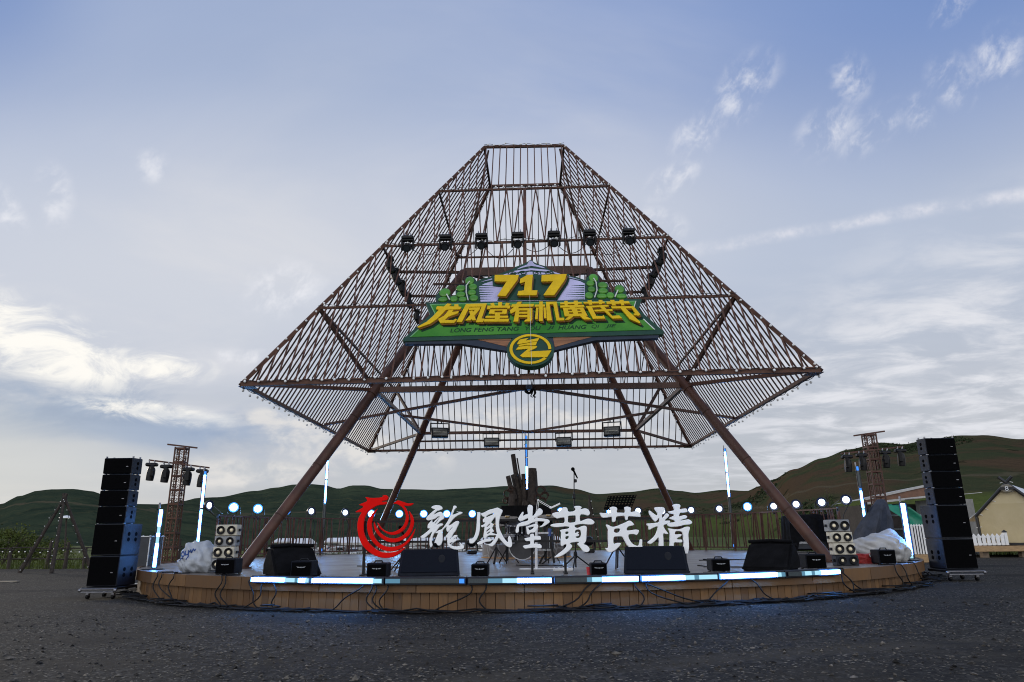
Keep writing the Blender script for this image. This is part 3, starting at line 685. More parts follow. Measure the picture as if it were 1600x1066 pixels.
MB().beam(LT['fl'], LT['rr'], .06, .08).build('ring_diagonal', steel_dark, pv)
MB().beam(LT['fr'], LT['rl'], .06, .08, up=(0, 0, 1)).build('ring_diagonal', steel_dark, pv)
for y in (-QT, .3):
    for s_, cc in ((-1, 'left'), (1, 'right')):
        x0 = s_ * QT if y == -QT else s_ * QT * 1.0; MB().beam((x0, y, ZT), (s_ * 3.95, y, ZT + .06), .075).build('outrigger', steel_dark, pv)
for c in LB: MB().beam(LT[c], (LT[c].x * .62, LT[c].y * .62, h2 - .05), .055).build('hanger', steel_dark, pv)

for c in LB:                                        # bolted gusset plates at the corners and where legs meet the ties
    mb = MB(); p = RIM[c]; q = Vector((-p.x, -p.y, 0)).normalized()
    mb.box(tuple(p + q * .16 + Vector((0, 0, -.065))), (.34, .34, .012)); mb.build('gusset_plate', legsteel, pv)
    MB().tube([leg(c, ZI - .14), leg(c, ZI + .14)], .145, 16).build('leg_sleeve', legsteel, pv, smooth=60)
# strings of round bulbs on the steelwork
pw = lambda v: tuple(v + Vector((0, 0, DZ)))
fo = Vector((0, -.09, .03))
def along(p, q, n=24, off=Vector((0, 0, 0)), wob=.03):
    return [pw(p.lerp(q, i / n) + off + Vector((0, 0, wob * sin(i * 1.9)))) for i in range(n + 1)]
string_of_bulbs('string_light', 'string of round bulbs along the lower front rim of the pyramid', along(RIM['fl'], RIM['fr'], 60, fo), .30)
string_of_bulbs('string_light', 'string of round bulbs up the left front hip of the pyramid', along(RIM['fl'], TOP['fl'], 50, Vector((.0, -.055, -.02))), .36, jitter=.015, cable=False)
string_of_bulbs('string_light', 'string of round bulbs up the right front hip of the pyramid', along(RIM['fr'], TOP['fr'], 50, Vector((.0, -.055, -.02))), .36, jitter=.015, cable=False)
string_of_bulbs('string_light', 'string of round bulbs along the first front bar above the rim, behind the green sign', along(hip('fl', LV[1]), hip('fr', LV[1]), 40, fo), .30)
string_of_bulbs('string_light', 'string of round bulbs along the front bar that carries the row of moving heads', along(hip('fl', LV[2]), hip('fr', LV[2]), 40, fo), .30)
string_of_bulbs('string_light', 'string of round bulbs along the topmost front bar just under the pyramid top', along(hip('fl', LV[3]), hip('fr', LV[3]), 30, fo), .27)
string_of_bulbs('string_light', 'string of round bulbs along the front edge of the open pyramid top', along(TOP['fl'], TOP['fr'], 14, fo), .22)
string_of_bulbs('string_light', 'string of round bulbs hanging under the left rim of the pyramid', along(RIM['fl'], RIM['rl'], 50, Vector((-.03, 0, -.05))), .40, drop=.075)
string_of_bulbs('string_light', 'string of round bulbs hanging under the right rim of the pyramid', along(RIM['fr'], RIM['rr'], 50, Vector((.03, 0, -.05))), .40, drop=.075)
string_of_bulbs('string_light', 'string of round bulbs hanging under the rear rim of the pyramid', along(RIM['rl'], RIM['rr'], 50, Vector((0, -.05, -.05))), .5, drop=.05)
string_of_bulbs('string_light', 'string of round bulbs up the inside of the left rear hip', along(RIM['rl'], TOP['rl'], 50, Vector((.09, -.09, -.02))), .34)
string_of_bulbs('string_light', 'string of round bulbs up the inside of the right rear hip', along(RIM['rr'], TOP['rr'], 50, Vector((-.09, -.09, -.02))), .34)
bnd = thing('cable_bundle', 'tangle of black cables and plugs tied to the middle of the front tie beam', 'cable', pw(fm + Vector((0, -.12, -.05))))
mb = MB(); rr = random.Random(8)
for i in range(9):
    pts = []; a = rr.random() * 6.3; R_ = rr.uniform(.05, .11)
    for k in range(15): t = k / 14 * 5.5 + a; pts.append((cos(t) * R_ + rr.uniform(-.01, .01), rr.uniform(-.05, .05), sin(t) * R_ * .8 - .05))
    mb.tube(pts, .014, 6)
for i in range(4): x = rr.uniform(-.15, .15); mb.tube([(x, 0, 0), (x + .03, -.02, -.12), (x - .02, 0, -.2), (x + .03, .01, -.23)], .016, 6)
mb.build('loops', cablemat, bnd, smooth=70)
MB().bbox((0, -.03, .03), (.16, .10, .12), .012).build('junction_box', mat('blue grey plastic', (.05, .07, .12), .4, 0, .1, 8), bnd)
# ---------------------------------------------------------------- the painted festival sign on the front face
SV = Vector((0, h2 * 0 + (A - bt), h2 - h1)).normalized(); SU = Vector((1, 0, 0)); SN = SU.cross(SV)
SP = Vector((0, -A, h1 + DZ)) + SV * 2.6 + SN * .20
def suv(px, py):
    d = ray(px, py); t = (SP - CAM).dot(SN) / d.dot(SN); q = CAM + d * t - SP; return (q.dot(SU), q.dot(SV))
sg = thing('festival_sign', 'large green and gold festival sign with 717 and Chinese lettering hung on the pyramid front', 'sign', SP)
def sf(u, v, w): return SU * u + SV * v + SN * w
def crop(x0, y0, k): return lambda pts: [suv(x0 + x / k, y0 + y / k) for x, y in pts]
g_dark = mat('sign dark green', (.006, .045, .020), .5, 0, .2, 3); g_mid = mat('sign green', (.020, .145, .014), .5, 0, .0, .5, color2=(.080, .27, .036), spec=.2)
g_lite = mat('sign pale green', (.16, .38, .15), .35, 0, .15, 2); lav = mat('sign lavender', (.47, .45, .66), .4, 0, .14, 1.2); gold = mat('sign gold', (.68, .44, .006), .5, 0, .08, 4, spec=.2)
gold_side = mat('sign ochre edge', (.15, .065, .008), .45, 0, .2, 5); ink = mat('sign black ink', (.010, .045, .016), .5, 0, .1, 5, spec=.2); navy = mat('sign night blue', (.018, .024, .034), .4, 0, .3, 2)
brownp = mat('sign planks print', (.22, .095, .035), .45, 0, .5, 3.0, stretch=(.5, 9, 9)); pea = mat('sign pea green', (.070, .26, .018), .3, 0, .25, 3.0); white_ink = mat('sign white ink', (.62, .64, .60), .4, 0, .05, 5)
shadow_print = mat('printed drop shadow', (.006, .030, .014), .5, 0, .1, 4, spec=.2)
K6 = crop(620, 390, 3.81); K4 = crop(630, 400, 5.609); K5 = crop(820, 400, 5.609); K1 = lambda pts: [suv(x, y) for x, y in pts]
def slab(name, loops, m, w0, w1, bev=.0, par=None): return plate(name, loops, m, par or sg, (w1 - w0) - 2 * bev, bev, sf, (w0 + w1) / 2)
# lower keel with printed planks, banner, panel
slab('keel', [K1([(633, 535), (1030, 526), (1027, 532), (930, 535.5), (867, 551), (845, 566), (812, 566), (792, 552), (719, 540.5), (633.6, 541)])], navy, .0, .075)
slab('plank_print', [K6([(455, 546), (680, 543), (690, 600), (640, 590), (540, 565)])], brownp, .075, .082)
slab('plank_print', [K6([(930, 540), (1160, 535), (1080, 556), (940, 596)])], brownp, .075, .082)
panel = slab('top_panel', [smoothpoly(K6([(455, 345), (470, 212), (560, 180), (690, 132), (705, 120), (740, 108), (775, 92), (796, 78), (818, 92), (850, 106), (890, 118), (900, 132), (1000, 170), (1125, 200), (1150, 330)]), 2)], g_dark, .0, .09)
slab('panel_face', [K6([(500, 330), (490, 240), (520, 222), (620, 190), (700, 165), (800, 150), (900, 158), (1000, 185), (1090, 207), (1118, 222), (1118, 318)])], lav, .09, .10)
slab('crest_face', [K6([(500, 212), (600, 180), (700, 146), (800, 130), (900, 140), (1000, 172), (1105, 203), (1010, 182), (900, 150), (800, 141), (700, 157), (600, 190)])], lav, .09, .102)
slab('crest_face', [smoothpoly(K6([(715, 136), (745, 120), (775, 108), (785, 92), (797, 84), (810, 92), (820, 106), (855, 116), (885, 130), (850, 124), (800, 116), (750, 126)]), 2)], lav, .09, .102)
mbs = MB()
for cx, cy, sx in ((690, 163, 1), (752, 160, 1), (830, 160, -1), (905, 160, -1)):       # curled scrolls
    pts = []
    for k in range(26):
        t = k / 25; a = t * 1.55 * 2 * pi; r = 3 + 22 * t; u, v = suv(620 + (cx + sx * r * cos(a) * 1.1) / 3.81, 390 + (cy - r * sin(a) * .55) / 3.81); pts.append(sf(u, v, .108))
    mbs.tube(pts, .014, 5)
mbs.build('scroll', white_ink if False else g_dark, sg, smooth=60)
rays = []
for s_, x0, x1 in ((-1, 492, 600), (1, 1116, 985)):
    for i in range(7):
        y = 232 + i * 13.5; L_ = (x1 - x0) * (.95 - .05 * i if s_ < 0 else .95 - .06 * (6 - i)); rays.append(slab('ray_print', [K6([(x0, y - 2.6), (x0 + L_, y + 1), (x0, y + 4.4)])], g_dark, .099, .103))
join(rays, 'ray_print')
slab('number_backing', [K6([(568, 178), (735, 172), (780, 172), (1026, 168), (1012, 225), (955, 320), (600, 324), (640, 245), (574, 238)])], g_dark, .10, .125)
slab('banner', [K1([(665.7, 477.4), (1002.2, 471.8), (996.2, 487.4), (1037, 523), (1034, 527), (632, 538), (629.6, 535.5), (672.6, 496.3)])], g_dark, .0, .10, .008)
slab('banner_face', [K1([(672, 480.6), (993, 475.6), (988.5, 489), (1023, 520.5), (641, 532), (680, 496.5)])], g_mid, .10, .112)
slab('banner_edge', [K1([(672, 480.6), (993, 475.6), (992.7, 476.7), (673.2, 481.8)])], g_lite, .112, .115)
slab('banner_edge', [K1([(672, 480.6), (674.4, 481.8), (682, 496.8), (644, 531.4), (641, 532), (680, 496.5)])], g_lite, .112, .115)
slab('banner_edge', [K1([(992, 476.5), (993.5, 475.6), (989.6, 489), (1023, 520.5), (1021, 520.5), (988, 489.3)])], white_ink, .112, .115)
def gilt(name, groups, w0=.112, w1=.175):
    """raised gold character: bright face, ochre sides"""
    objs, sides = [], []
    for i, lp in enumerate(groups):
        e = .0011 * i
        cx = sum(p[0] for p in lp[0]) / len(lp[0]); cy = sum(p[1] for p in lp[0]) / len(lp[0])
        objs.append(plate('g', lp, gold, sg, (w1 - w0) * .5, .004, sf, w1 - (w1 - w0) * .25 + e))
        sides.append(plate('s', [[(x + .028, y - .034) for x, y in l] for l in lp], gold_side, sg, (w1 - w0) * .55, .0, sf, w0 + (w1 - w0) * .275 + e))
    sh = join([plate('h', [[(x + .075, y - .085) for x, y in l] for l in lp[:1]], shadow_print, sg, .002, .0, sf, (.1265 if w0 > .12 else .1140) + .0004 * i) for i, lp in enumerate(groups)], 'shadow_print')
    o = join(objs, name); s_ = join(sides, 'edge'); s_.parent = o; return o
gilt('numeral', [[K4([(805, 220), (1015, 220), (1005, 258), (900, 405), (828, 402), (908, 278), (803, 276)])]], .125, .20)
gilt('numeral', [[K6([(735, 212), (780, 186), (810, 186), (802, 280), (838, 280), (832, 308), (718, 308), (724, 284), (757, 280), (764, 228), (733, 238)])]], .125, .20)
gilt('numeral', [[K6([(862, 188), (1010, 182), (1000, 215), (936, 308), (872, 308), (930, 224), (860, 227)])]], .125, .20)
L6 = crop(650, 465, 8.42); R6 = crop(830, 465, 8.42)
CH = {
 'long': (L6, [[[(275, 205), (290, 185), (375, 190), (420, 150), (475, 155), (440, 187), (508, 188), (515, 160), (565, 160), (568, 190), (605, 195), (588, 226), (402, 232), (350, 290), (285, 352), (200, 412), (50, 467), (30, 455), (150, 390), (230, 320), (310, 232), (275, 225)]],
               [[(440, 238), (500, 238), (480, 262), (572, 250), (555, 280), (435, 322), (385, 368), (500, 368), (530, 350), (545, 362), (510, 405), (328, 405), (300, 355), (375, 312)]]]),
 'feng': (L6, [[[(540, 392), (665, 155), (937, 148), (868, 348), (907, 350), (887, 393), (793, 393), (868, 190), (712, 193), (612, 392)]], [[(705, 205), (852, 201), (840, 232), (700, 236)]], [[(786, 228), (842, 228), (722, 372), (655, 372)]], [[(705, 250), (752, 245), (795, 370), (742, 370)]]]),
 'tang': (L6, [[[(980, 150), (1025, 140), (1045, 182), (1000, 182)]], [[(1085, 133), (1137, 133), (1130, 182), (1085, 182)]], [[(1187, 140), (1237, 145), (1212, 182), (1170, 182)]], [[(945, 180), (1247, 178), (1233, 217), (1200, 217), (1203, 206), (985, 208), (978, 222), (938, 222)]],
               [[(978, 230), (1205, 228), (1193, 287), (962, 287)], [(1040, 245), (1142, 243), (1136, 270), (1034, 270)]], [[(1045, 285), (1112, 285), (1104, 360), (1040, 360)]], [[(925, 315), (1217, 314), (1210, 340), (915, 341)]], [[(905, 358), (1227, 355), (1218, 391), (898, 391)]]]),
 'you': (L6, [[[(1265, 160), (1552, 155), (1545, 190), (1253, 195)]], [[(1340, 128), (1394, 126), (1330, 242), (1250, 284), (1236, 242), (1300, 190)]], [[(1320, 215), (1532, 212), (1530, 355), (1515, 385), (1420, 388), (1440, 365), (1466, 355), (1466, 240), (1362, 241), (1347, 388), (1283, 388)]], [[(1352, 262), (1470, 260), (1470, 284), (1350, 285)]], [[(1348, 306), (1470, 304), (1470, 329), (1346, 330)]]]),
 'ji': (R6, [[[(48, 165), (182, 163), (182, 190), (46, 192)]], [[(105, 125), (152, 125), (152, 380), (102, 380)]], [[(65, 205), (97, 205), (85, 355), (48, 355)]], [[(160, 205), (190, 205), (200, 345), (170, 345)]], [[(193, 130), (332, 128), (368, 340), (432, 340), (432, 373), (330, 376), (288, 160), (240, 160), (272, 373), (206, 376)]]]),
 'huang': (R6, [[[(378, 138), (658, 132), (664, 152), (380, 160)]], [[(430, 117), (476, 115), (480, 185), (440, 186)]], [[(555, 115), (607, 113), (615, 182), (570, 184)]], [[(380, 178), (690, 170), (698, 195), (382, 205)]], [[(500, 195), (572, 195), (580, 215), (510, 215)]],
                [[(415, 212), (680, 205), (737, 315), (438, 321)], [(480, 232), (530, 231), (536, 251), (486, 252)], [(600, 230), (641, 228), (648, 248), (606, 250)], [(494, 268), (546, 267), (550, 288), (500, 290)], [(610, 265), (656, 263), (664, 284), (616, 286)]], [[(490, 322), (552, 320), (492, 366), (438, 368)]], [[(640, 320), (710, 319), (787, 360), (690, 363)]]]),
 'qi': (R6, [[[(680, 130), (956, 124), (962, 146), (690, 151)]], [[(735, 109), (790, 107), (800, 166), (755, 167)]], [[(880, 105), (932, 104), (926, 160), (885, 161)]], [[(715, 185), (1006, 170), (1016, 191), (722, 207)]], [[(728, 200), (792, 196), (852, 318), (930, 318), (946, 304), (967, 350), (808, 353)]], [[(822, 235), (1060, 225), (1066, 248), (832, 257)]], [[(890, 190), (946, 187), (1062, 317), (1128, 310), (1152, 311), (1187, 346), (1060, 351)]]]),
 'jie': (R6, [[[(980, 125), (1272, 119), (1292, 148), (990, 156)]], [[(1030, 105), (1086, 103), (1106, 176), (1060, 177)]], [[(1150, 103), (1206, 102), (1216, 172), (1180, 176)]], [[(1040, 190), (1336, 185), (1426, 295), (1402, 312), (1346, 304), (1335, 288), (1362, 282), (1312, 213), (1062, 217)]], [[(1165, 210), (1227, 210), (1426, 396), (1415, 412), (1288, 356)]]]),
}
for nm, (k, groups) in CH.items(): gilt('gold_character', [[k(l) for l in g_] for g_ in groups])
tx = []
for wd, xa, xb in (('LONG', 320, 447), ('FENG', 460, 582), ('TANG', 598, 730), ('YOU', 765, 858), ('JI', 893, 938), ('HUANG', 960, 1128), ('QI', 1158, 1204), ('JIE', 1240, 1304)):
    me = text_mesh(wd, 1.0, .25, 0, bold=0 if wd == 'QI' else .018); xs = [v.co.x for v in me.vertices]; ys = [v.co.y for v in me.vertices]; x0, x1, y0, y1 = min(xs), max(xs), min(ys), max(ys)
    for v in me.vertices:
        fx, fy = (v.co.x - x0) / (x1 - x0), (v.co.y - y0) / (y1 - y0); X = xa + (xb - xa) * fx; Y = 515 - (X - 320) * .0265 - 24 * fy
        u, w_ = suv(620 + X / 3.81, 390 + Y / 3.81); v.co = sf(u, w_, .1155)
    me.materials.clear(); me.materials.append(ink); o = bpy.data.objects.new('latin_text', me); COL.objects.link(o); o.parent = sg; tx.append(o)
join(tx, 'latin_text')
def blobs(name, K, lst, m):
    mb = MB()
    for x, y, rx, ry in lst:
        c = K([(x, y)])[0]; e = K([(x + rx, y)])[0]; t = K([(x, y - ry)])[0]; a, b_ = abs(e[0] - c[0]), abs(t[1] - c[1])
        M = Matrix(((SU.x, SV.x, SN.x, 0), (SU.y, SV.y, SN.y, 0), (SU.z, SV.z, SN.z, 0), (0, 0, 0, 1)))
        mb.ball((0, 0, 0), 1, 14, 8); k = len(mb.v) - 14 * 9
        for i in range(k, len(mb.v)): q = Vector(mb.v[i]); mb.v[i] = tuple(sf(c[0] + q.x * a, c[1] + q.y * b_, .10 + q.z * .05))
    return mb.build(name, m, sg, smooth=80)
LBL = [(585, 245, 40, 35), (508, 312, 42, 28), (612, 300, 38, 28), (508, 367, 42, 26), (605, 350, 38, 26), (525, 410, 40, 22), (620, 398, 40, 28), (368, 350, 50, 38), (352, 410, 45, 22), (447, 404, 36, 28)]
RBL = [(600, 222, 42, 36), (573, 270, 36, 26), (680, 285, 45, 28), (583, 322, 36, 26), (682, 335, 45, 25), (563, 375, 38, 30), (672, 382, 48, 22), (747, 375, 36, 28), (827, 318, 43, 36), (842, 382, 50, 22)]
for K, lst, base in ((K4, LBL, [(300, 432), (318, 335), (370, 312), (410, 335), (420, 378), (462, 385), (465, 300), (540, 280), (548, 220), (590, 210), (632, 225), (660, 290), (660, 432)]), (K5, RBL, [(520, 410), (525, 260), (560, 195), (600, 182), (648, 205), (655, 262), (722, 262), (735, 350), (775, 345), (790, 290), (828, 280), (872, 300), (895, 400), (890, 408)])):
    slab('leaf_board', [smoothpoly(K(base), 2)], g_dark, .0, .092); blobs('leaves', K, lst, pea)
for K, pts in ((K4, [(573, 430), (556, 360), (556, 300), (585, 262)]), (K5, [(608, 405), (630, 340), (622, 270), (600, 235)]), (K4, [(412, 425), (385, 375)]), (K5, [(785, 400), (812, 340)])):
    q = K(pts); MB().tube([sf(u, v, .148) for u, v in q], .016, 6).build('stalk', white_ink, sg, smooth=60)
# roundel
K8 = crop(770, 520, 13.33)
cu_, cv_ = suv(828.8, 552.2); ru = abs(suv(866, 552)[0] - suv(792.5, 552)[0]) / 2; rv = (suv(829, 526.4)[1] - suv(829, 578.9)[1]) / 2; cv_ = (suv(829, 526.4)[1] + suv(829, 578.9)[1]) / 2
circ = lambda k, a0=0, a1=2 * pi, n=56: [(cu_ + ru * k * cos(a0 + (a1 - a0) * i / n), cv_ + rv * k * sin(a0 + (a1 - a0) * i / n)) for i in range(n + (0 if a1 - a0 > 6.2 else 1))]
rd = slab('roundel', [circ(1.0)], g_dark, .0, .13)
slab('ring', [circ(.885, radians(-3), radians(318)) + circ(.755, radians(-3), radians(318))[::-1]], gold, .13, .15, .003, rd)
e_ = [slab('emblem', [K8(l)], gold, .13, .152 + .001 * i, .003, rd) for i, l in enumerate(([(510, 322), (560, 240), (745, 205), (680, 262), (970, 205), (935, 268), (520, 338)], [(552, 348), (925, 280), (895, 358), (720, 362), (718, 350), (535, 380)], [(483, 452), (530, 392), (718, 366), (722, 378), (925, 376), (905, 412), (735, 490), (1220, 465), (1130, 605), (620, 605), (572, 572), (740, 430)]))]
join(e_, 'emblem')
MB().beam(sf(cu_ + .015, suv(829, 437)[1] + .72, .184), sf(cu_ + .015, cv_ - rv, .184), .006, .008).build('panel_seam', white_ink, sg)
mbf = MB()                                            # back frame of the sign
for y in (.35, 1.15):
    mbf.beam(sf(-2.4, y - .6, -.05), sf(2.5, y - .6, -.05), .05)
for x in (-1.6, 0, 1.6): mbf.beam(sf(x, -.5, -.09), sf(x, 1.1, -.09), .05)
mbf.build('mounting_frame', steel_dark, sg)

# ---------------------------------------------------------------- free-standing brush lettering with the red dragon ring
LY = -9.7; lz = DZ
ls = thing('lettering_stand', 'row of white Chinese brush characters beside a red dragon ring on a black stand', 'lettering', (0, LY, DZ))
foam = mat('white foam letter', (.90, .92, .93), .5, 0, .03, 5, .08, 30); redp = mat('red acrylic', (.72, .004, .002), .6, 0, .06, 3, spec=.08)
def lf(u, v, w): return Vector((u, -w, v))
def luv(px, py): q = onY(px, py, LY); return (q.x, q.z - DZ)
def brush(name, x0, y0, k, groups, m, depth=.055, sm=3):
    objs = []
    for i, lp in enumerate(groups):
        loops = [smoothpoly([luv(x0 + x / k, y0 + y / k) for x, y in l], sm) for l in lp]
        objs.append(plate('g', loops, m, ls, depth - .016, .008, lf, .06 + .002 * i))
    return join(objs, name)
brush('character', 655, 785, 13.325, [[[(262, 110), (300, 80), (360, 65), (430, 68), (480, 95), (493, 128), (478, 155), (420, 175), (375, 190), (335, 230), (318, 262), (385, 222), (440, 203), (478, 210), (500, 240), (530, 310), (515, 350), (470, 378), (430, 410), (400, 445), (382, 472), (430, 450), (475, 440), (507, 458), (485, 487), (440, 510), (395, 560), (365, 605), (330, 645), (300, 700), (280, 770), (275, 830), (290, 890), (262, 940), (240, 920), (228, 860), (230, 790), (250, 700), (280, 620), (200, 680), (130, 745), (80, 750), (40, 725), (60, 700), (130, 650), (200, 590), (240, 548), (195, 545), (188, 500), (205, 450), (240, 410), (275, 372), (285, 385), (285, 420), (310, 415), (350, 375), (400, 330), (440, 295), (400, 305), (350, 340), (300, 360), (230, 378), (180, 375), (160, 345), (180, 300), (230, 250), (290, 195), (340, 155), (300, 140)], [(335, 440), (360, 412), (400, 370), (422, 340), (405, 375), (375, 412), (345, 445)]],
  [[(340, 640), (390, 600), (440, 575), (480, 560), (540, 490), (600, 400), (650, 300), (690, 190), (715, 120), (725, 80), (765, 75), (790, 105), (760, 140), (740, 165), (720, 220), (700, 265), (760, 245), (830, 215), (780, 195), (840, 200), (895, 205), (908, 228), (880, 250), (800, 285), (740, 330), (680, 400), (640, 450), (620, 490), (690, 455), (750, 410), (800, 390), (835, 400), (838, 440), (810, 500), (772, 562), (735, 560), (715, 518), (670, 545), (640, 590), (610, 620), (585, 600), (575, 560), (578, 510), (540, 540), (500, 590), (495, 650), (500, 740), (490, 820), (460, 890), (400, 900), (370, 855), (330, 845), (345, 790), (375, 720), (400, 650), (370, 645)]],
  [[(790, 530), (762, 605), (730, 640), (690, 710), (650, 775), (700, 735), (735, 690), (790, 680), (805, 700), (790, 725), (740, 755), (720, 775), (780, 755), (790, 790), (740, 830), (690, 870), (680, 895), (700, 905), (760, 918), (850, 912), (865, 890), (845, 830), (890, 865), (940, 910), (940, 950), (900, 975), (800, 988), (720, 975), (650, 940), (610, 890), (595, 830), (600, 780), (605, 740), (570, 735), (565, 700), (600, 660), (640, 600), (700, 530), (740, 495)], [(645, 865), (680, 835), (705, 830), (690, 850), (655, 878)]]], foam)
brush('character', 730, 785, 13.325, [[[(205, 215), (245, 210), (282, 225), (275, 330), (272, 480), (265, 590), (240, 690), (195, 780), (140, 845), (95, 860), (55, 845), (52, 775), (75, 755), (120, 750), (160, 690), (190, 590), (202, 470), (208, 330), (215, 240)]],
  [[(290, 235), (360, 215), (450, 165), (560, 135), (635, 115), (690, 140), (735, 165), (735, 205), (715, 250), (690, 310), (672, 380), (665, 470), (680, 560), (720, 650), (780, 760), (850, 830), (850, 760), (880, 700), (915, 750), (935, 840), (935, 900), (910, 935), (860, 930), (800, 895), (720, 810), (660, 745), (630, 800), (580, 870), (530, 915), (480, 910), (420, 880), (380, 868), (440, 870), (490, 858), (545, 800), (590, 730), (600, 690), (540, 690), (470, 690), (420, 715), (390, 745), (350, 745), (342, 715), (352, 640), (362, 560), (365, 510), (320, 525), (295, 505), (300, 485), (345, 465), (380, 425), (345, 420), (330, 395), (335, 360), (370, 315), (330, 300), (305, 270)],
   [(400, 305), (430, 275), (500, 245), (560, 235), (530, 260), (450, 295), (410, 315)], [(590, 310), (540, 370), (505, 425), (545, 450), (545, 490), (525, 540), (550, 580), (555, 610), (515, 638), (560, 650), (625, 660), (610, 600), (598, 500), (595, 400)], [(410, 515), (450, 465), (485, 450), (470, 480), (425, 515)], [(400, 605), (440, 560), (480, 545), (465, 570), (420, 605)], [(415, 660), (445, 625), (480, 610), (470, 635), (430, 660)]],
  [[(215, 845), (260, 815), (340, 780), (420, 762), (500, 760), (510, 790), (480, 815), (400, 825), (340, 850), (290, 880), (240, 880), (215, 865)]]], foam)
brush('character', 800, 780, 12.543, [[[(300, 200), (315, 135), (345, 115), (390, 130), (410, 165), (405, 250), (402, 335), (440, 300), (480, 240), (510, 195), (550, 185), (590, 215), (600, 260), (575, 305), (510, 340), (430, 385), (520, 375), (620, 385), (700, 400), (738, 440), (715, 475), (650, 520), (580, 550), (530, 548), (580, 515), (620, 470), (630, 445), (560, 437), (480, 440), (400, 465), (300, 510), (200, 535), (140, 545), (135, 640), (90, 665), (72, 640), (82, 570), (110, 500), (170, 465), (250, 440), (310, 420), (310, 380), (260, 400), (200, 430), (150, 430), (120, 400), (140, 350), (190, 270), (220, 252), (228, 275), (215, 330), (270, 305), (310, 295)]],
  [[(275, 545), (310, 535), (370, 510), (450, 488), (500, 505), (515, 540), (495, 590), (460, 640), (420, 658), (370, 660), (325, 698), (295, 680), (285, 620)], [(320, 565), (360, 555), (425, 542), (405, 580), (350, 610), (335, 600)]],
  [[(355, 700), (385, 680), (425, 685), (440, 730), (530, 725), (562, 745), (560, 795), (500, 800), (440, 800), (440, 875), (540, 880), (580, 915), (575, 955), (540, 968), (470, 955), (400, 955), (310, 965), (255, 970), (215, 930), (240, 905), (345, 885), (350, 825), (280, 825), (250, 790), (255, 765), (350, 745)]]], foam)
brush('character', 855, 785, 11.85, [[[(95, 210), (150, 190), (230, 170), (270, 110), (320, 95), (365, 110), (385, 170), (440, 175), (490, 165), (520, 130), (492, 90), (520, 72), (590, 72), (632, 95), (615, 130), (690, 115), (750, 135), (782, 190), (775, 230), (740, 250), (690, 235), (610, 235), (605, 345), (680, 325), (740, 305), (800, 312), (850, 345), (862, 385), (830, 412), (760, 415), (660, 405), (580, 410), (510, 430), (510, 460), (560, 475), (620, 450), (680, 435), (725, 460), (722, 560), (715, 700), (690, 750), (670, 775), (730, 800), (775, 850), (770, 900), (720, 925), (660, 905), (600, 830), (550, 770), (590, 740), (540, 735), (420, 755), (455, 800), (440, 850), (370, 920), (280, 980), (190, 1015), (130, 1015), (190, 960), (280, 890), (340, 830), (350, 785), (320, 780), (280, 808), (245, 790), (250, 640), (250, 560), (235, 525), (270, 505), (340, 495), (395, 480), (395, 455), (330, 448), (220, 460), (130, 462), (70, 445), (60, 420), (110, 400), (220, 388), (310, 378), (312, 290), (250, 290), (180, 302), (130, 280), (100, 250)],
   [(385, 275), (400, 255), (510, 250), (522, 275), (518, 350), (490, 372), (400, 378), (380, 350)], [(330, 565), (345, 545), (385, 545), (388, 575), (360, 588), (335, 582)], [(330, 660), (350, 630), (392, 628), (385, 665), (350, 685)], [(515, 530), (550, 508), (600, 515), (622, 570), (610, 635), (570, 662), (530, 655), (525, 635), (570, 625), (585, 600), (560, 580), (580, 565), (560, 545), (525, 570), (510, 555)]]], foam)
brush('character', 930, 785, 12.54, [[[(85, 210), (180, 215), (270, 205), (300, 185), (275, 115), (330, 90), (395, 100), (420, 130), (412, 200), (480, 205), (565, 205), (568, 150), (560, 105), (610, 88), (665, 100), (690, 125), (680, 190), (740, 185), (800, 175), (850, 205), (875, 260), (865, 290), (780, 285), (640, 278), (630, 330), (600, 350), (575, 340), (562, 275), (480, 275), (405, 290), (385, 370), (345, 390), (318, 370), (310, 290), (230, 300), (150, 308), (115, 290), (95, 250)]],
  [[(200, 450), (235, 440), (320, 480), (400, 470), (500, 430), (580, 395), (650, 362), (700, 380), (750, 440), (700, 460), (640, 475), (610, 510), (610, 550), (680, 550), (770, 535), (835, 545), (840, 580), (800, 640), (740, 625), (650, 630), (640, 680), (670, 750), (730, 820), (800, 850), (835, 845), (850, 800), (865, 730), (905, 735), (905, 830), (915, 920), (820, 925), (720, 925), (640, 870), (580, 790), (530, 690), (490, 670), (400, 672), (360, 680), (345, 730), (355, 810), (420, 795), (490, 800), (470, 850), (390, 930), (300, 978), (240, 970), (205, 930), (185, 890), (240, 890), (240, 750), (238, 600), (240, 530)], [(355, 560), (375, 525), (440, 515), (475, 530), (465, 570), (420, 598), (370, 590)]]], foam)
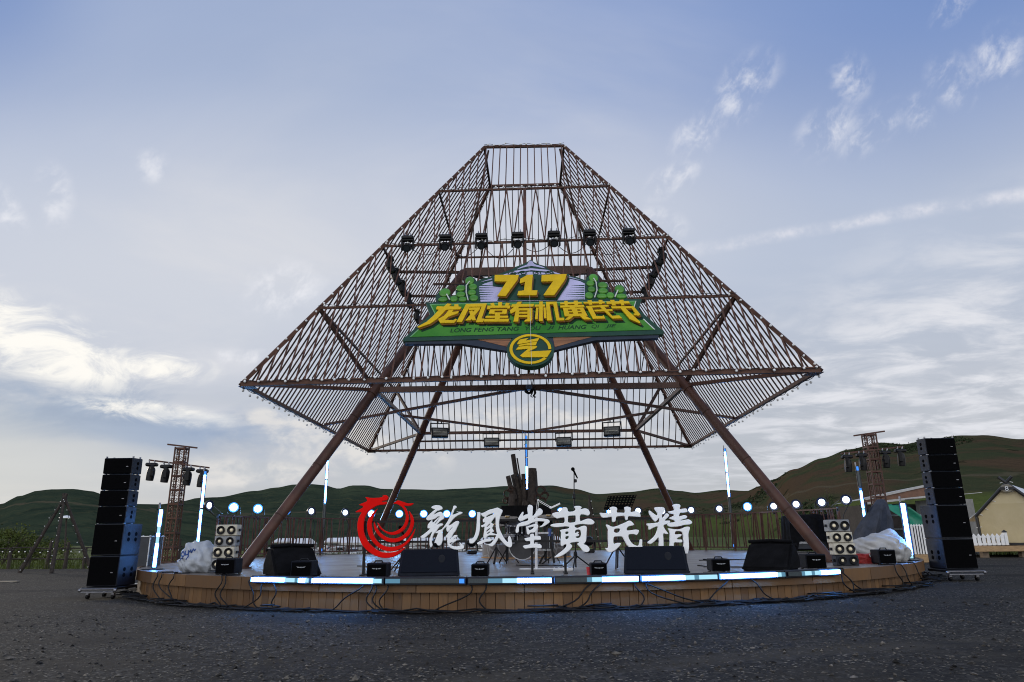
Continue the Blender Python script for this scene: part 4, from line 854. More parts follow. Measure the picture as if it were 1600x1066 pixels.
brush('character', 1003, 780, 11.847, [[[(115, 240), (130, 215), (190, 260), (260, 305), (275, 270), (215, 180), (240, 155), (320, 150), (380, 155), (410, 195), (370, 270), (355, 310), (365, 350), (400, 310), (440, 265), (485, 290), (480, 320), (440, 365), (405, 400), (495, 400), (500, 435), (460, 460), (385, 485), (400, 540), (440, 600), (470, 640), (430, 650), (380, 640), (382, 750), (380, 920), (310, 922), (298, 850), (292, 715), (230, 770), (160, 825), (110, 825), (90, 795), (150, 750), (220, 680), (260, 600), (275, 510), (200, 530), (120, 570), (105, 510), (70, 460), (150, 450), (240, 440), (300, 425), (300, 350), (270, 390), (230, 418), (180, 370), (130, 290)]],
  [[(470, 235), (520, 225), (580, 205), (570, 160), (550, 120), (600, 95), (670, 100), (695, 130), (680, 190), (740, 180), (795, 178), (820, 210), (815, 245), (750, 255), (690, 262), (668, 320), (720, 310), (780, 300), (818, 325), (800, 360), (740, 375), (690, 400), (780, 385), (850, 380), (912, 430), (870, 470), (770, 480), (670, 505), (560, 515), (490, 510), (450, 470), (500, 440), (570, 430), (600, 410), (550, 385), (490, 365), (500, 345), (575, 310), (570, 285), (500, 270)]],
  [[(465, 545), (530, 550), (620, 562), (710, 550), (790, 515), (865, 520), (855, 590), (840, 650), (848, 780), (850, 900), (830, 1000), (800, 1010), (740, 985), (700, 940), (670, 900), (700, 890), (740, 905), (752, 830), (745, 700), (735, 630), (700, 600), (620, 595), (595, 620), (600, 655), (660, 650), (715, 655), (700, 690), (640, 720), (640, 745), (720, 752), (720, 800), (640, 805), (575, 810), (572, 915), (500, 918), (497, 780), (500, 650), (490, 590)]]], foam)
brush('dragon_ring', 550, 765, 9.69, [[[(75, 335), (120, 310), (190, 265), (125, 235), (175, 210), (245, 175), (220, 120), (290, 130), (360, 130), (440, 125), (490, 105), (470, 95), (530, 90), (560, 120), (545, 165), (500, 172), (460, 185), (500, 190), (540, 190), (530, 225), (480, 235), (420, 240), (360, 265), (300, 305), (250, 350), (215, 410), (195, 490), (190, 580), (200, 670), (240, 760), (300, 840), (380, 905), (460, 945), (550, 955), (650, 945), (740, 915), (820, 870), (780, 930), (700, 990), (600, 1030), (500, 1035), (400, 1015), (300, 965), (210, 890), (150, 800), (115, 700), (98, 600), (100, 500), (125, 410), (160, 350), (80, 350)]],
  [[(400, 295), (340, 345), (275, 430), (245, 520), (250, 630), (290, 740), (360, 830), (450, 900), (560, 935), (660, 930), (760, 890), (840, 830), (910, 750), (955, 650), (965, 590), (940, 640), (880, 730), (800, 810), (700, 855), (580, 870), (480, 845), (400, 785), (345, 700), (318, 600), (315, 500), (340, 410), (375, 340)]],
  [[(350, 490), (345, 560), (375, 640), (430, 710), (510, 770), (600, 800), (700, 795), (800, 750), (880, 680), (930, 590), (950, 500), (935, 420), (900, 360), (870, 325), (890, 400), (900, 480), (880, 570), (830, 650), (760, 710), (670, 740), (580, 735), (500, 700), (430, 640), (380, 560)]],
  [[(400, 500), (420, 560), (470, 620), (550, 670), (630, 690), (720, 670), (800, 610), (850, 530), (870, 440), (860, 360), (830, 290), (800, 250), (870, 255), (920, 240), (940, 210), (870, 215), (800, 195), (720, 170), (680, 185), (640, 215), (690, 225), (750, 255), (800, 310), (825, 390), (820, 470), (780, 560), (700, 620), (620, 645), (540, 635), (470, 590)]]], redp, .05)
fr = MB()
def L3(px, py, w=0.0): u, v = luv(px, py); return Vector((u, w, v))
for py in (815.5, 847): fr.beam(L3(572, py), L3(1074, py - 6 if py < 820 else py - 2), .035, .035)
fr.build('stand_rail', black, ls)
for px in (567, 832, 884, 1073):
    u = atX(px, LY); mb = MB(); mb.beam((u, .03, .0), (u, .03, L3(px, 814).z), .04); mb.box((u, .12, .012), (.06, .5, .024)); mb.build('post', black, ls)
# ---------------------------------------------------------------- lamps' own light
led_hi = glow('led white blue', (.10, .34, 1.0), 36.0); led_mid = glow('led pale cyan', (.42, .78, .95), .85); led_lo = glow('led dim cyan', (.16, .38, .55), .55)
led_off = mat('unlit led strip', (.045, .06, .065), .3, 0, .4, 30, stretch=(20, 1, 1)); led_edge = glow('led blue end', (.05, .22, .75), 1.3)
ledhouse = mat('led bar housing', (.012, .014, .022), .4, .2, .2, 9)
LM = [led_hi, led_mid, led_lo, led_off, led_edge]
def led_bar(parent, p, q, pat, h=.115, d=.09, up=Vector((0, 0, 1)), face=None, name='led_bar'):
    """a pixel bar from p to q: dark housing, glowing blocks on its front; pat = one letter per block"""
    p, q = Vector(p), Vector(q); ax = (q - p); L = ax.length; ax.normalize(); f = face.normalized(); u = f.cross(ax).normalized()
    mb = MB(); M = Matrix(((ax.x, f.x, u.x, 0), (ax.y, f.y, u.y, 0), (ax.z, f.z, u.z, 0), (0, 0, 0, 1))); M.translation = (p + q) / 2
    mb.bbox((0, -d / 2, 0), (L * .985, d, h), .008, M=M)
    hb = mb.build(name, ledhouse, parent)
    s_ = MB(); n = len(pat); s_.k = 1; a = L * .955; sw = h * .52
    code = {'h': 0, 'm': 1, 'l': 2, 'o': 3, 'e': 4}
    for i, ch in enumerate(pat):
        s_.k = code[ch]; x0, x1 = -a / 2 + a * i / n, -a / 2 + a * (i + 1) / n
        s_.add([M @ Vector(v) for v in ((x0, .034, -sw / 2), (x1, .034, -sw / 2), (x1, .034, sw / 2), (x0, .034, sw / 2), (x0, -.004, -sw / 2), (x1, -.004, -sw / 2), (x1, -.004, sw / 2), (x0, -.004, sw / 2))], [(0, 1, 2, 3), (4, 7, 6, 5), (0, 4, 5, 1), (3, 2, 6, 7)])
    o = s_.build('led_strip', LM, hb)
    return hb
# eight bars end to end round the front edge
BX = [398, 491, 603.5, 730.5, 864, 997.5, 1118, 1222, 1306]
PT = ['hhhhhhhhhhmmmlhhm', 'hhhhhhhhhhhhhhmm', 'lllooooooooooooe', 'oooolllmmmhhhhhhh', 'oooooolmmhhhhhhh', 'hhhhhhhhhmmlmmmm', 'hhhhhhhhhhhhhhml', 'oooolmmlmmhhhhhh']
def front_angle(px):
    lo, hi = radians(-70), radians(70)
    for _ in range(50):
        m_ = (lo + hi) / 2; v = rim(m_, SR + .03, DZ - .02) - CAM; x = 800 + FPX * v.dot(CR) / v.dot(CF)
        if x < px: lo = m_
        else: hi = m_
    return lo
lab8 = ['leftmost led floor bar of the stage front, mostly lit white with cyan patches', 'second led floor bar from the left, lit white, below the dragon ring', 'third led floor bar from the left, unlit, in front of the large slanted monitor', 'fourth led floor bar from the left, its right half lit and its left half dark', 'fifth led floor bar from the left, dark left half, lit right half', 'sixth led floor bar from the left, lit at the left and fading to cyan blocks', 'seventh led floor bar from the left, lit white below the right-hand monitor', 'rightmost led floor bar of the stage front, dark at its left third']
for i in range(8):
    a, c_ = front_angle(BX[i]), front_angle(BX[i + 1]); p, q = rim(a, SR + .10, DZ - .018), rim(c_, SR + .10, DZ - .018); mid = (p + q) / 2
    o = thing('led_bar', lab8[i], 'led bar', mid, group='led bars along the stage front'); f = Vector((sin((a + c_) / 2), -cos((a + c_) / 2), .0))
    led_bar(o, p - mid, q - mid, PT[i], face=f, name='housing')
    mb = MB(); ax = (q - p).normalized()
    for t in (-.38, .38): mb.box(tuple(ax * (q - p).length * t - f * .10 + Vector((0, 0, .05))), (.03, .10, .02), atan2(ax.y, ax.x))
    mb.build('bracket', black, o)

def led_column(label, px, Y, segs, z0, top_px, base=True, face_to=None, box_w=.115, back=.0, poleoff=.10, group='upright led bars'):
    """upright pixel bars on a pole; segs = patterns bottom to top, 1.25 m each or shared out to the height of top_px"""
    x = atX(px, Y, z0); P0 = Vector((x, Y, DZ)); o = thing('led_column', label, 'led light', P0, group=group)
    topz = onY(top_px[0], top_px[1], Y).z; L = (topz - z0) / len(segs)
    f = (Vector((CAM.x, CAM.y, 0)) - Vector((x, Y, 0))).normalized() if face_to is None else face_to
    z = z0 - DZ
    for s_ in segs: led_bar(o, (0, 0, z + .01), (0, 0, z + L - .01), s_, h=box_w, d=.10, face=f); z += L
    side = f.cross(Vector((0, 0, 1))) * poleoff
    mb = MB(); b0 = -f * .16 + side * .4; mb.beam(b0, b0 + Vector((0, 0, z + .12)), .045, n=8); mb.build('pole', metal, o, smooth=60)
    mb = MB()
    for t in (.15, .5, .9):
        q = b0 + Vector((0, 0, z * t + .1)); mb.beam(q, q + f * .10, .03); mb.beam(q - side * .9, q + side * .5, .022, n=6)
    mb.build('clamp', black, o)
    if base: MB().lathe([(.01, .02), (.24, .02), (.26, .0)], 20, Matrix.Translation(b0)).build('base_plate', black, o)
    return o
led_column('short upright led bar lit white beside the grey sack at the left', 240.5, -6.55, ['hhhhhhhmmhmmhhhhh'[::1]], DZ + .02, (251, 794))
led_column('tall upright led bar lit white in front of the left lattice tower', 308, -.6, ['ehhhhhhh', 'hhhhhhhhhe'], DZ + .36, (322.5, 735))
led_column('tall upright led bar behind the left front leg, lit in its upper half', 503, 7.0, ['eooooo', 'oooooo', 'hhhhhhh', 'hhhhhe'], DZ + .02, (513.5, 713))
led_column('tall upright led bar rising behind the stacked logs at the stage centre', 825, 7.2, ['oooooo', 'oooooo', 'hhhhhh', 'hhhee', 'eeele'], DZ + .02, (825, 680), base=False)
led_column('tall upright led bar on the right behind the stage, dark at its foot', 1147, 7.0, ['eoooooo', 'oooooo', 'hhhhhhh', 'hhhhhhe'], DZ + .02, (1136, 700))
led_column('tall upright led bar beside the right lattice tower, its top part unlit', 1354, .0, ['hhhhhhh', 'hhhhhhe', 'ooooe'], DZ + .62, (1335, 728))
led_column('short upright led bar lit white beside the right line array', 1424.5, -6.2, ['mhhhhhhhhhhhhhhhh'], DZ + .02, (1410, 784), box_w=.15)

# ---------------------------------------------------------------- railing round the back with par lamps
railm = mat('rust brown railing', (.075, .033, .024), .5, 0, .35, 5, .15, 50, spec=.25)
RR = SR - .16; RH = 1.30
rl = thing('stage_railing', 'brown steel railing with randomly leaning balusters round the back of the stage', 'railing', (SCX, SCY, DZ))
org = Vector((SCX, SCY, DZ))
A0, A1 = radians(98), radians(262)            # measured from the camera side, anticlockwise through the back
def ra(a, z, r=RR): return Vector((r * sin(a), -r * cos(a), z))
npan = 22
rs2 = random.Random(77)
for i in range(npan):
    a, c_ = A0 + (A1 - A0) * i / npan, A0 + (A1 - A0) * (i + 1) / npan
    MB().beam(ra(a, RH), ra(c_, RH), .05, .045).build('top_rail', railm, rl)
    MB().beam(ra(a, .12), ra(c_, .12), .04, .04).build('bottom_rail', railm, rl)
    mb = MB(); n = 8
    for k in range(n):
        t = (k + .5 + rs2.uniform(-.25, .25)) / n; l = rs2.uniform(-.09, .09); aa = a + (c_ - a) * t; ab = a + (c_ - a) * max(0, min(1, t + l))
        p, q = ra(a, 0).lerp(ra(c_, 0), t), ra(a, 0).lerp(ra(c_, 0), max(0.02, min(.98, t + l))); mb.beam(p + Vector((0, 0, .12)), q + Vector((0, 0, RH)), rs2.choice((.03, .035, .045)), .03)
    mb.build('baluster_panel', railm, rl)
for i in range(npan + 1):
    a = A0 + (A1 - A0) * i / npan; MB().beam(ra(a, 0), ra(a, RH), .06, .06).build('post', railm, rl)

par_m = mat('par can black', (.018, .018, .022), .4, .1, .2, 8)
lens_hot = glow('par lens', (.18, .46, 1.0), 100.0); lens_soft = glow('par lens soft', (.62, .78, 1.0), 2.6); lens_dot = mat('par lens gap', (.35, .42, .5), .3, 0, .2, 10)
lens_halo = glow('par lens halo ring', (.06, .30, 1.0), 1.7)  # glowing blue colour standing in for the halo round a lit lamp
blue_ring = mat('par blue glass rim', (.02, .04, .12), .2, 0, .2, 8)
def par(label, px, py, ang, hot, yaw=0.0, r=.155):
    """par lamp in a yoke clamped on the top rail at angle ang (round the back)"""
    base = org + ra(ang, RH + .03); pos_ = onY(px, py, base.y)
    o = thing('par_lamp', label, 'par lamp', base, group='par lamps along the back railing'); c = Vector((pos_.x - base.x, 0, max(.12, pos_.z - base.z)))
    to = (CAM - base); to.z = -.6; to.normalize(); to = Matrix.Rotation(yaw, 3, 'Z') @ to
    M = Matrix.Translation(c) @ to.to_track_quat('Z', 'Y').to_matrix().to_4x4()
    mb = MB(); mb.lathe([(.02, -.20), (.085, -.20), (.105, -.12), (r, -.02), (r + .012, .02), (r + .012, .055), (r, .055), (r, .02)], 18, M); can = mb.build('can', par_m, o, smooth=50)
    mb = MB(); rl_r = r * (.70 if hot else .66); mb.lathe([(.001, .026), (rl_r, .026)], 18, M); mb.build('lens', lens_hot if hot else lens_soft, can)
    if hot: MB().lathe([(rl_r, .024), (r * .99, .022)], 18, M).build('lens_ring', lens_halo, can)  # emissive ring imitates the blue halo of a hot lamp
    if not hot:
        MB().lathe([(r * .67, .026), (r * .99, .03)], 18, M).build('lens_ring', blue_ring, can)
        mb = MB(); mb.lathe([(.001, .030), (r * .09, .030)], 8, M)
        for k in range(6): a = k * pi / 3; mb.lathe([(.001, .028), (r * .035, .028)], 6, M @ Matrix.Translation((r * .40 * cos(a), r * .40 * sin(a), 0)))
        mb.build('led_gap', lens_dot, can)
    sx = M.to_3x3() @ Vector((1, 0, 0)); mb = MB(); lo = Vector((c.x * .0, 0, .02))
    for s_ in (-1, 1): mb.beam(c + sx * s_ * (r + .03), lo + Vector((sx.x, sx.y, 0)) * s_ * (r + .03) + Vector((0, 0, .0)), .03, .012)
    mb.beam(lo - Vector((sx.x, sx.y, 0)) * (r + .045), lo + Vector((sx.x, sx.y, 0)) * (r + .045), .03, .014); mb.box((0, 0, -.05), (.06, .07, .13)); mb.build('yoke', par_m, o)
    mb = MB(); q = c - to * .18; e = 1 if rs2.random() < .5 else -1
    mb.tube([q, q + Vector((.08 * e, .06, -.12)), Vector((.14 * e, .03, -.25)), Vector((.10 * e, .02, -.7)), Vector((.22 * e, 0, -RH + .02))], .011, 5); mb.build('cable', cablemat, o, smooth=60)
    return o
def back_angle(px):
    best = None
    for i in range(1400):
        a = A0 + (A1 - A0) * i / 1399; v = org + ra(a, RH) - CAM; x = 800 + FPX * v.dot(CR) / v.dot(CF)
        if best is None or abs(x - px) < best[0]: best = (abs(x - px), a)
    return best[1]
PL = [(326, 790, 0, .8, 'just right of the tall led bar by the left tower'), (365, 793, 1, 0, 'blazing above the left blinder stack'), (403, 795, 1, 0, 'blazing between the left blinder stack and the left front leg'), (447, 798, 1, .6, 'half hidden behind the left front leg, lit'), (486, 799, 0, .45, 'turned aside, left of the led bar behind the left leg'),
      (539, 801, 0, .4, 'turned aside, right of the led bar behind the left leg'), (580, 803, 1, .3, 'shining through the left side of the dragon ring'), (624, 803, 1, 0, 'shining inside the right half of the dragon ring'), (662, 803, 1, 0, 'shining between the dragon ring and the first white character'), (698, 803, 1, 0, 'shining through the first white character'),
      (738, 803, 1, 0, 'shining between the first and second white characters'), (776, 803, 1, 0, 'shining through the second white character'), (876, 799, 1, 0, 'shining at the upper left of the fourth white character'), (953, 799, 1, 0, 'shining below the music stand at the fifth white character'), (997, 798, 0, 0, 'round and plain just right of the fifth white character'), (1035, 799, 0, 0, 'showing through the left part of the sixth white character'),
      (1080, 797, 0, .1, 'round and plain just right of the sixth white character'), (1124, 795, 0, .1, 'round and plain just left of the right rear led bar'), (1168, 792, 1, 0, 'blazing just right of the right rear led bar'), (1209, 791, 0, .1, 'round and plain left of the right front leg'), (1244, 788, 0, .1, 'round and plain right behind the right front leg'), (1284, 785, 0, .12, 'round and plain above the black cloth over the flight case'), (1322, 781, 0, .12, 'round and plain just left of the led bar by the right tower')]
for px, py, hot, yaw, lab in PL: par('railing par lamp ' + lab, px, py, back_angle(px), hot, yaw if px < 800 else -yaw)

# ---------------------------------------------------------------- line arrays
def cab(name, label, x, y, z, w, d, h, rz=0.0, tilt=0.0, group=None, badge=.62, holes=((.0, .0),), side=1, cat='speaker', hr=.045):
    o = thing(name, label, cat, (x, y, z), group=group, rot=(tilt, 0, rz))
    mb = MB(); mb.bbox((0, d / 2, h / 2), (w, d, h), .012); bd = mb.build('cabinet', cabpaint, o)
    mb = MB(); mb.bbox((0, -.006, h / 2), (w * .965, .012, h * .93), .004); mb.build('grille', grille, o)
    for u, v in holes:
        mb = MB()
        for zz in (-.5, .5): mb.ball((side * w / 2, d * (.5 + u), h * (.5 + v) + zz * hr * 2.6), hr, 10, 6, (.12, 1.25, 1))
        mb.build('handle', grille, o, smooth=60)
    mb = MB(); mb.box((badge * w - w / 2, -.014, h * .45), (.045, .004, .012)); mb.build('badge', metal, o)
    return o
def array(sidename, xc, Y, zs, w, d, side, n_top):
    """zs: cabinet boundaries from ground up (dolly top, sub, sub, then tops)"""
    for i in range(len(zs) - 1):
        z0, z1 = zs[i], zs[i + 1]
        if i < 2:
            cab('subwoofer', f'{("lower", "upper")[i]} big black subwoofer of the {sidename} line array stack', xc, Y, z0 + .004, w * 1.0, d * 1.12, z1 - z0 - .008, group='subwoofers of the line arrays', badge=.80, holes=((-.18, .08), (.2, .08)) if i else ((-.18, -.05), (.2, -.05)), side=side, hr=.042)
        else:
            k = i - 2
            o = cab('line_array_speaker', f'{ordinal(k)} slim black line array speaker counted from the subwoofers up in the {sidename} stack', xc, Y + .0, z0 + .008, w * .99, d * .62, z1 - z0 - .015, tilt=radians((-1.0, -.4, .6, 1.6)[min(3, k)]), group='line array speakers', badge=.84, holes=((.05, .02),), side=side, hr=.036)
            for sx in (-1, 1):
                for yy_ in (.1, .5): MB().box((sx * w * .44, d * yy_, -.012), (.03, .06, .05)).build('rigging_link', metal, o)
            if k == len(zs) - 4:
                for sx in (-.46, .46):
                    for yy_ in (.08, .5): MB().box((sx * w, d * yy_, z1 - z0 - .01), (.02, .04, .06)).build('lifting_lug', metal, o)
    g = gz(xc, Y); o = thing('speaker_dolly', f'steel edged wheeled dolly under the {sidename} line array stack', 'dolly', (xc, Y + d / 2, g))
    MB().bbox((0, 0, (zs[0] + .115 + .0) / 1 - g - .145), (w + .10, d * 1.12 + .06, .05), .008).build('platform', black, o)
    mb = MB(); mb.bbox((0, -d * .56 - .055, zs[0] - g - .035), (w + .08, .05, .022), .006); mb.bbox((0, -d * .56 - .055, zs[0] - g - .095), (w + .05, .05, .022), .006)
    for sx in (-1, 1): mb.ball((sx * (w / 2 + .05), -d * .56 - .06, zs[0] - g - .06), .035, 8, 6)
    mb.build('front_bar', metal, o)
    for sx in (-1, 1):
        for sy in (-1, 1):
            mb = MB(); mb.lathe([(.001, -.02), (.05, -.02), (.05, .02), (.001, .02)], 14, Matrix.Translation((sx * w * .42, sy * d * .45, .05)) @ Matrix.Rotation(pi / 2, 4, 'Y')); wv_ = mb.build('wheel', black, o, smooth=40)
            MB().box((sx * w * .42, sy * d * .45, .085), (.05, .07, .05)).build('fork', metal, o)
def zat(px, py, Y): return onY(px, py, Y).z
YL = -7.3; w = (atX(182, YL, .3) - atX(135, YL, .3)) * 1.0
array('left', (atX(135, YL, .25) + atX(182, YL, .25)) / 2, YL, [zat(165, y, YL) for y in (917, 868.5, 818, 791, 766, 741, 715.5)], w, .62, 1, 4)
YR = -6.5; w = (atX(1530, YR, .3) - atX(1480, YR, .3))
array('right', (atX(1480, YR, .25) + atX(1530, YR, .25)) / 2, YR, [zat(1505, y, YR) for y in (889.5, 841, 788, 761.5, 735.5, 709.5, 683.5)], w, .56, -1, 4)
alu = mat('aluminium edge', (.55, .56, .58), .3, .8, .1, 10); casem = mat('flight case laminate', (.018, .022, .030), .45, 0, .2, 8)
def flight_case(label, x, y, z, w, d, h, rz=0.0):
    o = thing('flight_case', label, 'flight case', (x, y, z), rz)
    MB().bbox((0, 0, h / 2 + .09), (w, d, h - .09), .01).build('shell', casem, o)
    mb = MB(); e = .02
    for sx in (-1, 1):
        for sy in (-1, 1): mb.box((sx * w / 2, sy * d / 2, h / 2 + .09), (e, e, h - .09))
    for zz in (.135, h + .045):
        for s_ in (-1, 1): mb.box((0, s_ * d / 2, zz), (w, e, e)); mb.box((s_ * w / 2, 0, zz), (e, d, e))
    for sx in (-1, 1):
        for sy in (-1, 1): mb.ball((sx * w / 2, sy * d / 2, h + .045), .03, 8, 5)
    mb.build('edging', alu, o)
    for sx in (-1, 1):
        for sy in (-1, 1): MB().lathe([(.001, -.02), (.045, -.02), (.045, .02), (.001, .02)], 12, Matrix.Translation((sx * w * .4, sy * d * .38, .045)) @ Matrix.Rotation(pi / 2, 4, 'Y')).build('wheel', black, o)
    return o
yy = -4.6; xx = atX(224, yy, .6); flight_case('aluminium edged blue black flight case standing behind the left line array', xx - .15, yy + .3, gz(xx, yy), .5, .6, onY(226, 838, yy).z - gz(xx, yy) - .05)

# ---------------------------------------------------------------- monitors, small amplifiers, blinders
wedgem = mat('monitor paint', (.006, .008, .014), .6, 0, .3, 9, .3, 150, spec=.2); wedgeg = mat('monitor grille', (.007, .009, .015), .85, 0, .3, 140, .5, 260, spec=.1)
def wedge(label, x, y, w, d, h, rz, cover=False, handle=True):
    o = thing('stage_monitor', label, 'stage monitor', (x, y, DZ), rz, group='wedge monitors on the stage')
    prof = [(0, 0), (0, .10 * h), (.58 * d, h), (.80 * d, h), (d, .42 * h), (.94 * d, 0)]
    tp_ = .93
    mb = MB(); n = len(prof)
    vs = [(-w / 2 * (1 - (1 - tp_) * z / h), yq, z) for yq, z in prof] + [(w / 2 * (1 - (1 - tp_) * z / h), yq, z) for yq, z in prof]
    mb.add(vs, [tuple(range(n)), tuple(range(n, 2 * n))[::-1]] + [(i, n + i, n + (i + 1) % n, (i + 1) % n) for i in range(n)])
    bd = mb.build('cabinet', blackcloth if cover else wedgem, o)
    bm = bmesh.new(); bm.from_mesh(bd.data); bmesh.ops.bevel(bm, geom=list(bm.edges), offset=.018 if not cover else .04, segments=2, affect='EDGES'); bm.to_mesh(bd.data); bm.free()
    if cover:
        mb = MB(); c_ = [(-w * .47, .60 * d, h + .012), (w * .47, .60 * d, h + .012), (w * .47, .92 * d, h - .05), (-w * .47, .92 * d, h - .05)]
        mb.tube([c_[0], ((c_[0][0] + c_[1][0]) / 2, c_[0][1], h + .03), c_[1]], .028, 8); mb.tube([c_[3], c_[2]], .026, 8); mb.build('folded_cover', blackcloth, o, smooth=60)
    else:
        nrm = Vector((0, -.9 * h, .58 * d)).normalized()
        mb = MB(); p = [Vector((sx * w * .46 * (1 - (1 - tp_) * z / h), yq, z)) for sx, (yq, z) in ((-1, (.03 * d, .15 * h)), (1, (.03 * d, .15 * h)), (1, (.555 * d, .955 * h)), (-1, (.555 * d, .955 * h)))]
        mb.add([q + nrm * .012 for q in p] + [q - nrm * .01 for q in p], [(0, 1, 2, 3), (7, 6, 5, 4), (0, 4, 5, 1), (1, 5, 6, 2), (2, 6, 7, 3), (3, 7, 4, 0)]); mb.build('grille', wedgeg, o)
        q = Vector((w * .20, .34 * d, .62 * h)) + nrm * .014
        M = Matrix.Translation(q) @ nrm.to_track_quat('Z', 'X').to_matrix().to_4x4()
        MB().ball((0, 0, 0), 1, 14, 8).build('cup', black, o).matrix_local = M @ Matrix.Diagonal((.085, .055, .012, 1))
    return o
wedge('black cloth covered wedge monitor turned sideways in front of the left leg', dk(474, -9.7).x, -9.9, .78, .72, .47, radians(38), True)
wedge('large slanted grille wedge monitor below the first white character', dk(670, -10.2).x, -10.2, .98, .66, .41, radians(6))
wedge('large slanted grille wedge monitor below the last white character', dk(1026, -10.2).x, -10.2, 1.02, .66, .42, radians(-8))
wedge('black cloth covered wedge monitor turned sideways in front of the right leg', dk(1192, -9.6).x, -9.7, .78, .72, .45, radians(-36), True)
ampm = mat('amp tolex', (.006, .007, .012), .7, 0, .35, 30, .5, 200, spec=.15); silver = mat('silver print', (.32, .34, .37), .4, .3, .05, 9)
def amp(label, px0, px1, py_top, Y, d=.34, rz=0.0):
    x0, x1 = atX(px0, Y), atX(px1, Y); h = onY((px0 + px1) / 2, py_top, Y).z - DZ; w = x1 - x0
    o = thing('small_amplifier', label, 'amplifier', ((x0 + x1) / 2, Y, DZ), rz, group='small black amplifier boxes on the stage')
    MB().bbox((0, d / 2, h / 2 + .008), (w, d, h - .016), .014).build('box', ampm, o)
    MB().bbox((0, -.004, h * .5), (w * .90, .01, h * .82), .003).build('grille', grille, o)
    mb = MB()                                         # small winged badge
    cz = h * .62
    mb.prism([(0, -.012), (.014, 0), (0, .012), (-.014, 0)], -.016, -.010, lambda u, v, t: (u, t, cz + v))
    for s_ in (-1, 1): mb.prism([(s_ * .016, .004), (s_ * .075, .012), (s_ * .060, .0), (s_ * .05, -.004), (s_ * .016, -.004)], -.015, -.011, lambda u, v, t: (u, t, cz + v))
    mb.build('badge', silver, o)
    MB().tube([(-.07, d * .4, h - .005), (-.05, d * .4, h + .028), (.05, d * .4, h + .028), (.07, d * .4, h - .005)], .012, 6).build('handle', black, o, smooth=60)
    mb = MB()
    for sx in (-1, 1):
        for sy in (.1, .9): mb.box((sx * w * .4, d * sy, .004), (.04, .04, .012))
    mb.build('foot', black, o)
    return o
amp('small amplifier box under the left blinder stack beside the grey sack', 335, 366, 873, -8.9)
amp('small amplifier box standing before the left covered monitor', 453, 486, 876.5, -10.15)
amp('small amplifier box standing below the red dragon ring', 572, 604, 880, -10.45)
amp('small amplifier box standing below the second white character', 736, 763, 881.5, -10.55)
amp('small amplifier box with a red cup beside it below the fifth white character', 924, 949, 880, -10.5)
amp('small amplifier box half hidden behind the right covered monitor', 1113, 1142, 873.5, -9.75)
amp('small amplifier box at the foot of the right front leg', 1261, 1293, 866, -9.2)
amp('small amplifier box in front of the white cloth heap at the right stage edge', 1375, 1402, 859, -7.6)
lampm = mat('pale blinder bulb', (.85, .74, .50), .3, 0, .1, 8); cream = mat('cream blinder case', (.50, .47, .38), .5, 0, .15, 7); greyp = mat('grey blinder case', (.22, .23, .24), .5, 0, .15, 7)  # bulbs are a pale yellow base colour without emission
def blinder(label, px0, px1, y0, y1, Y, m):
    x0, x1 = atX(px0, Y, .9), atX(px1, Y, .9); z0, z1 = onY(px0, y1, Y).z, onY(px0, y0, Y).z; w, h = x1 - x0, z1 - z0
    o = thing('blinder_lamp', label, 'blinder', ((x0 + x1) / 2, Y, z0), group='two-eyed blinder lamps stacked on the stage')
    MB().bbox((0, .11, h / 2), (w, .22, h * .975), .01).build('case', m, o)
    for s_ in (-1, 1):
        M = Matrix.Translation((s_ * w * .25, 0, h / 2)) @ Matrix.Rotation(pi / 2, 4, 'X'); r = h * .36
        e = MB().lathe([(r * .55, -.004), (r, .004), (r * 1.08, .022), (r * 1.0, .03), (r * .82, .014), (r * .5, .004)], 18, M).build('lamp_ring', black, o, smooth=50)
        MB().ball((0, 0, 0), r * .42, 12, 6, (1, 1, .5)).build('bulb', lampm, e, smooth=80).matrix_local = M @ Matrix.Translation((0, 0, .012))
    mb = MB()
    for s_ in (-1, 1): mb.box((s_ * (w / 2 + .022), .10, h * .5), (.03, .05, .05)); mb.box((s_ * w * .3, .10, h * .99), (.03, .03, .02))
    mb.build('bolt', black, o)
Yb = -8.2
for i, (a, c_, m_, lab) in enumerate(((820, 837.5, cream, 'topmost two-eyed cream blinder of the left stack'), (837.8, 854, greyp, 'middle two-eyed grey blinder of the left stack'), (854.3, 872.5, cream, 'third two-eyed cream blinder down the left stack, just above the amplifier'), (872.8, 891.5, greyp, 'bottom blinder of the left stack hidden behind the amplifier'))): blinder(lab, 334.5 - i * .7, 367.5 - i * .7, a, c_, Yb, m_)
for i, (a, c_, m_, lab) in enumerate(((812, 831, greyp, 'topmost two-eyed grey blinder of the right stack'), (831.3, 848.5, cream, 'second two-eyed cream blinder of the right stack from the top'), (848.8, 867.5, cream, 'third two-eyed cream blinder of the right stack from the top'), (867.8, 884.5, cabpaint, 'bottom two-eyed black blinder of the right stack'))): blinder(lab, 1297.5 + i * 2, 1331 + i * 2.2, a, c_, -8.0, m_)
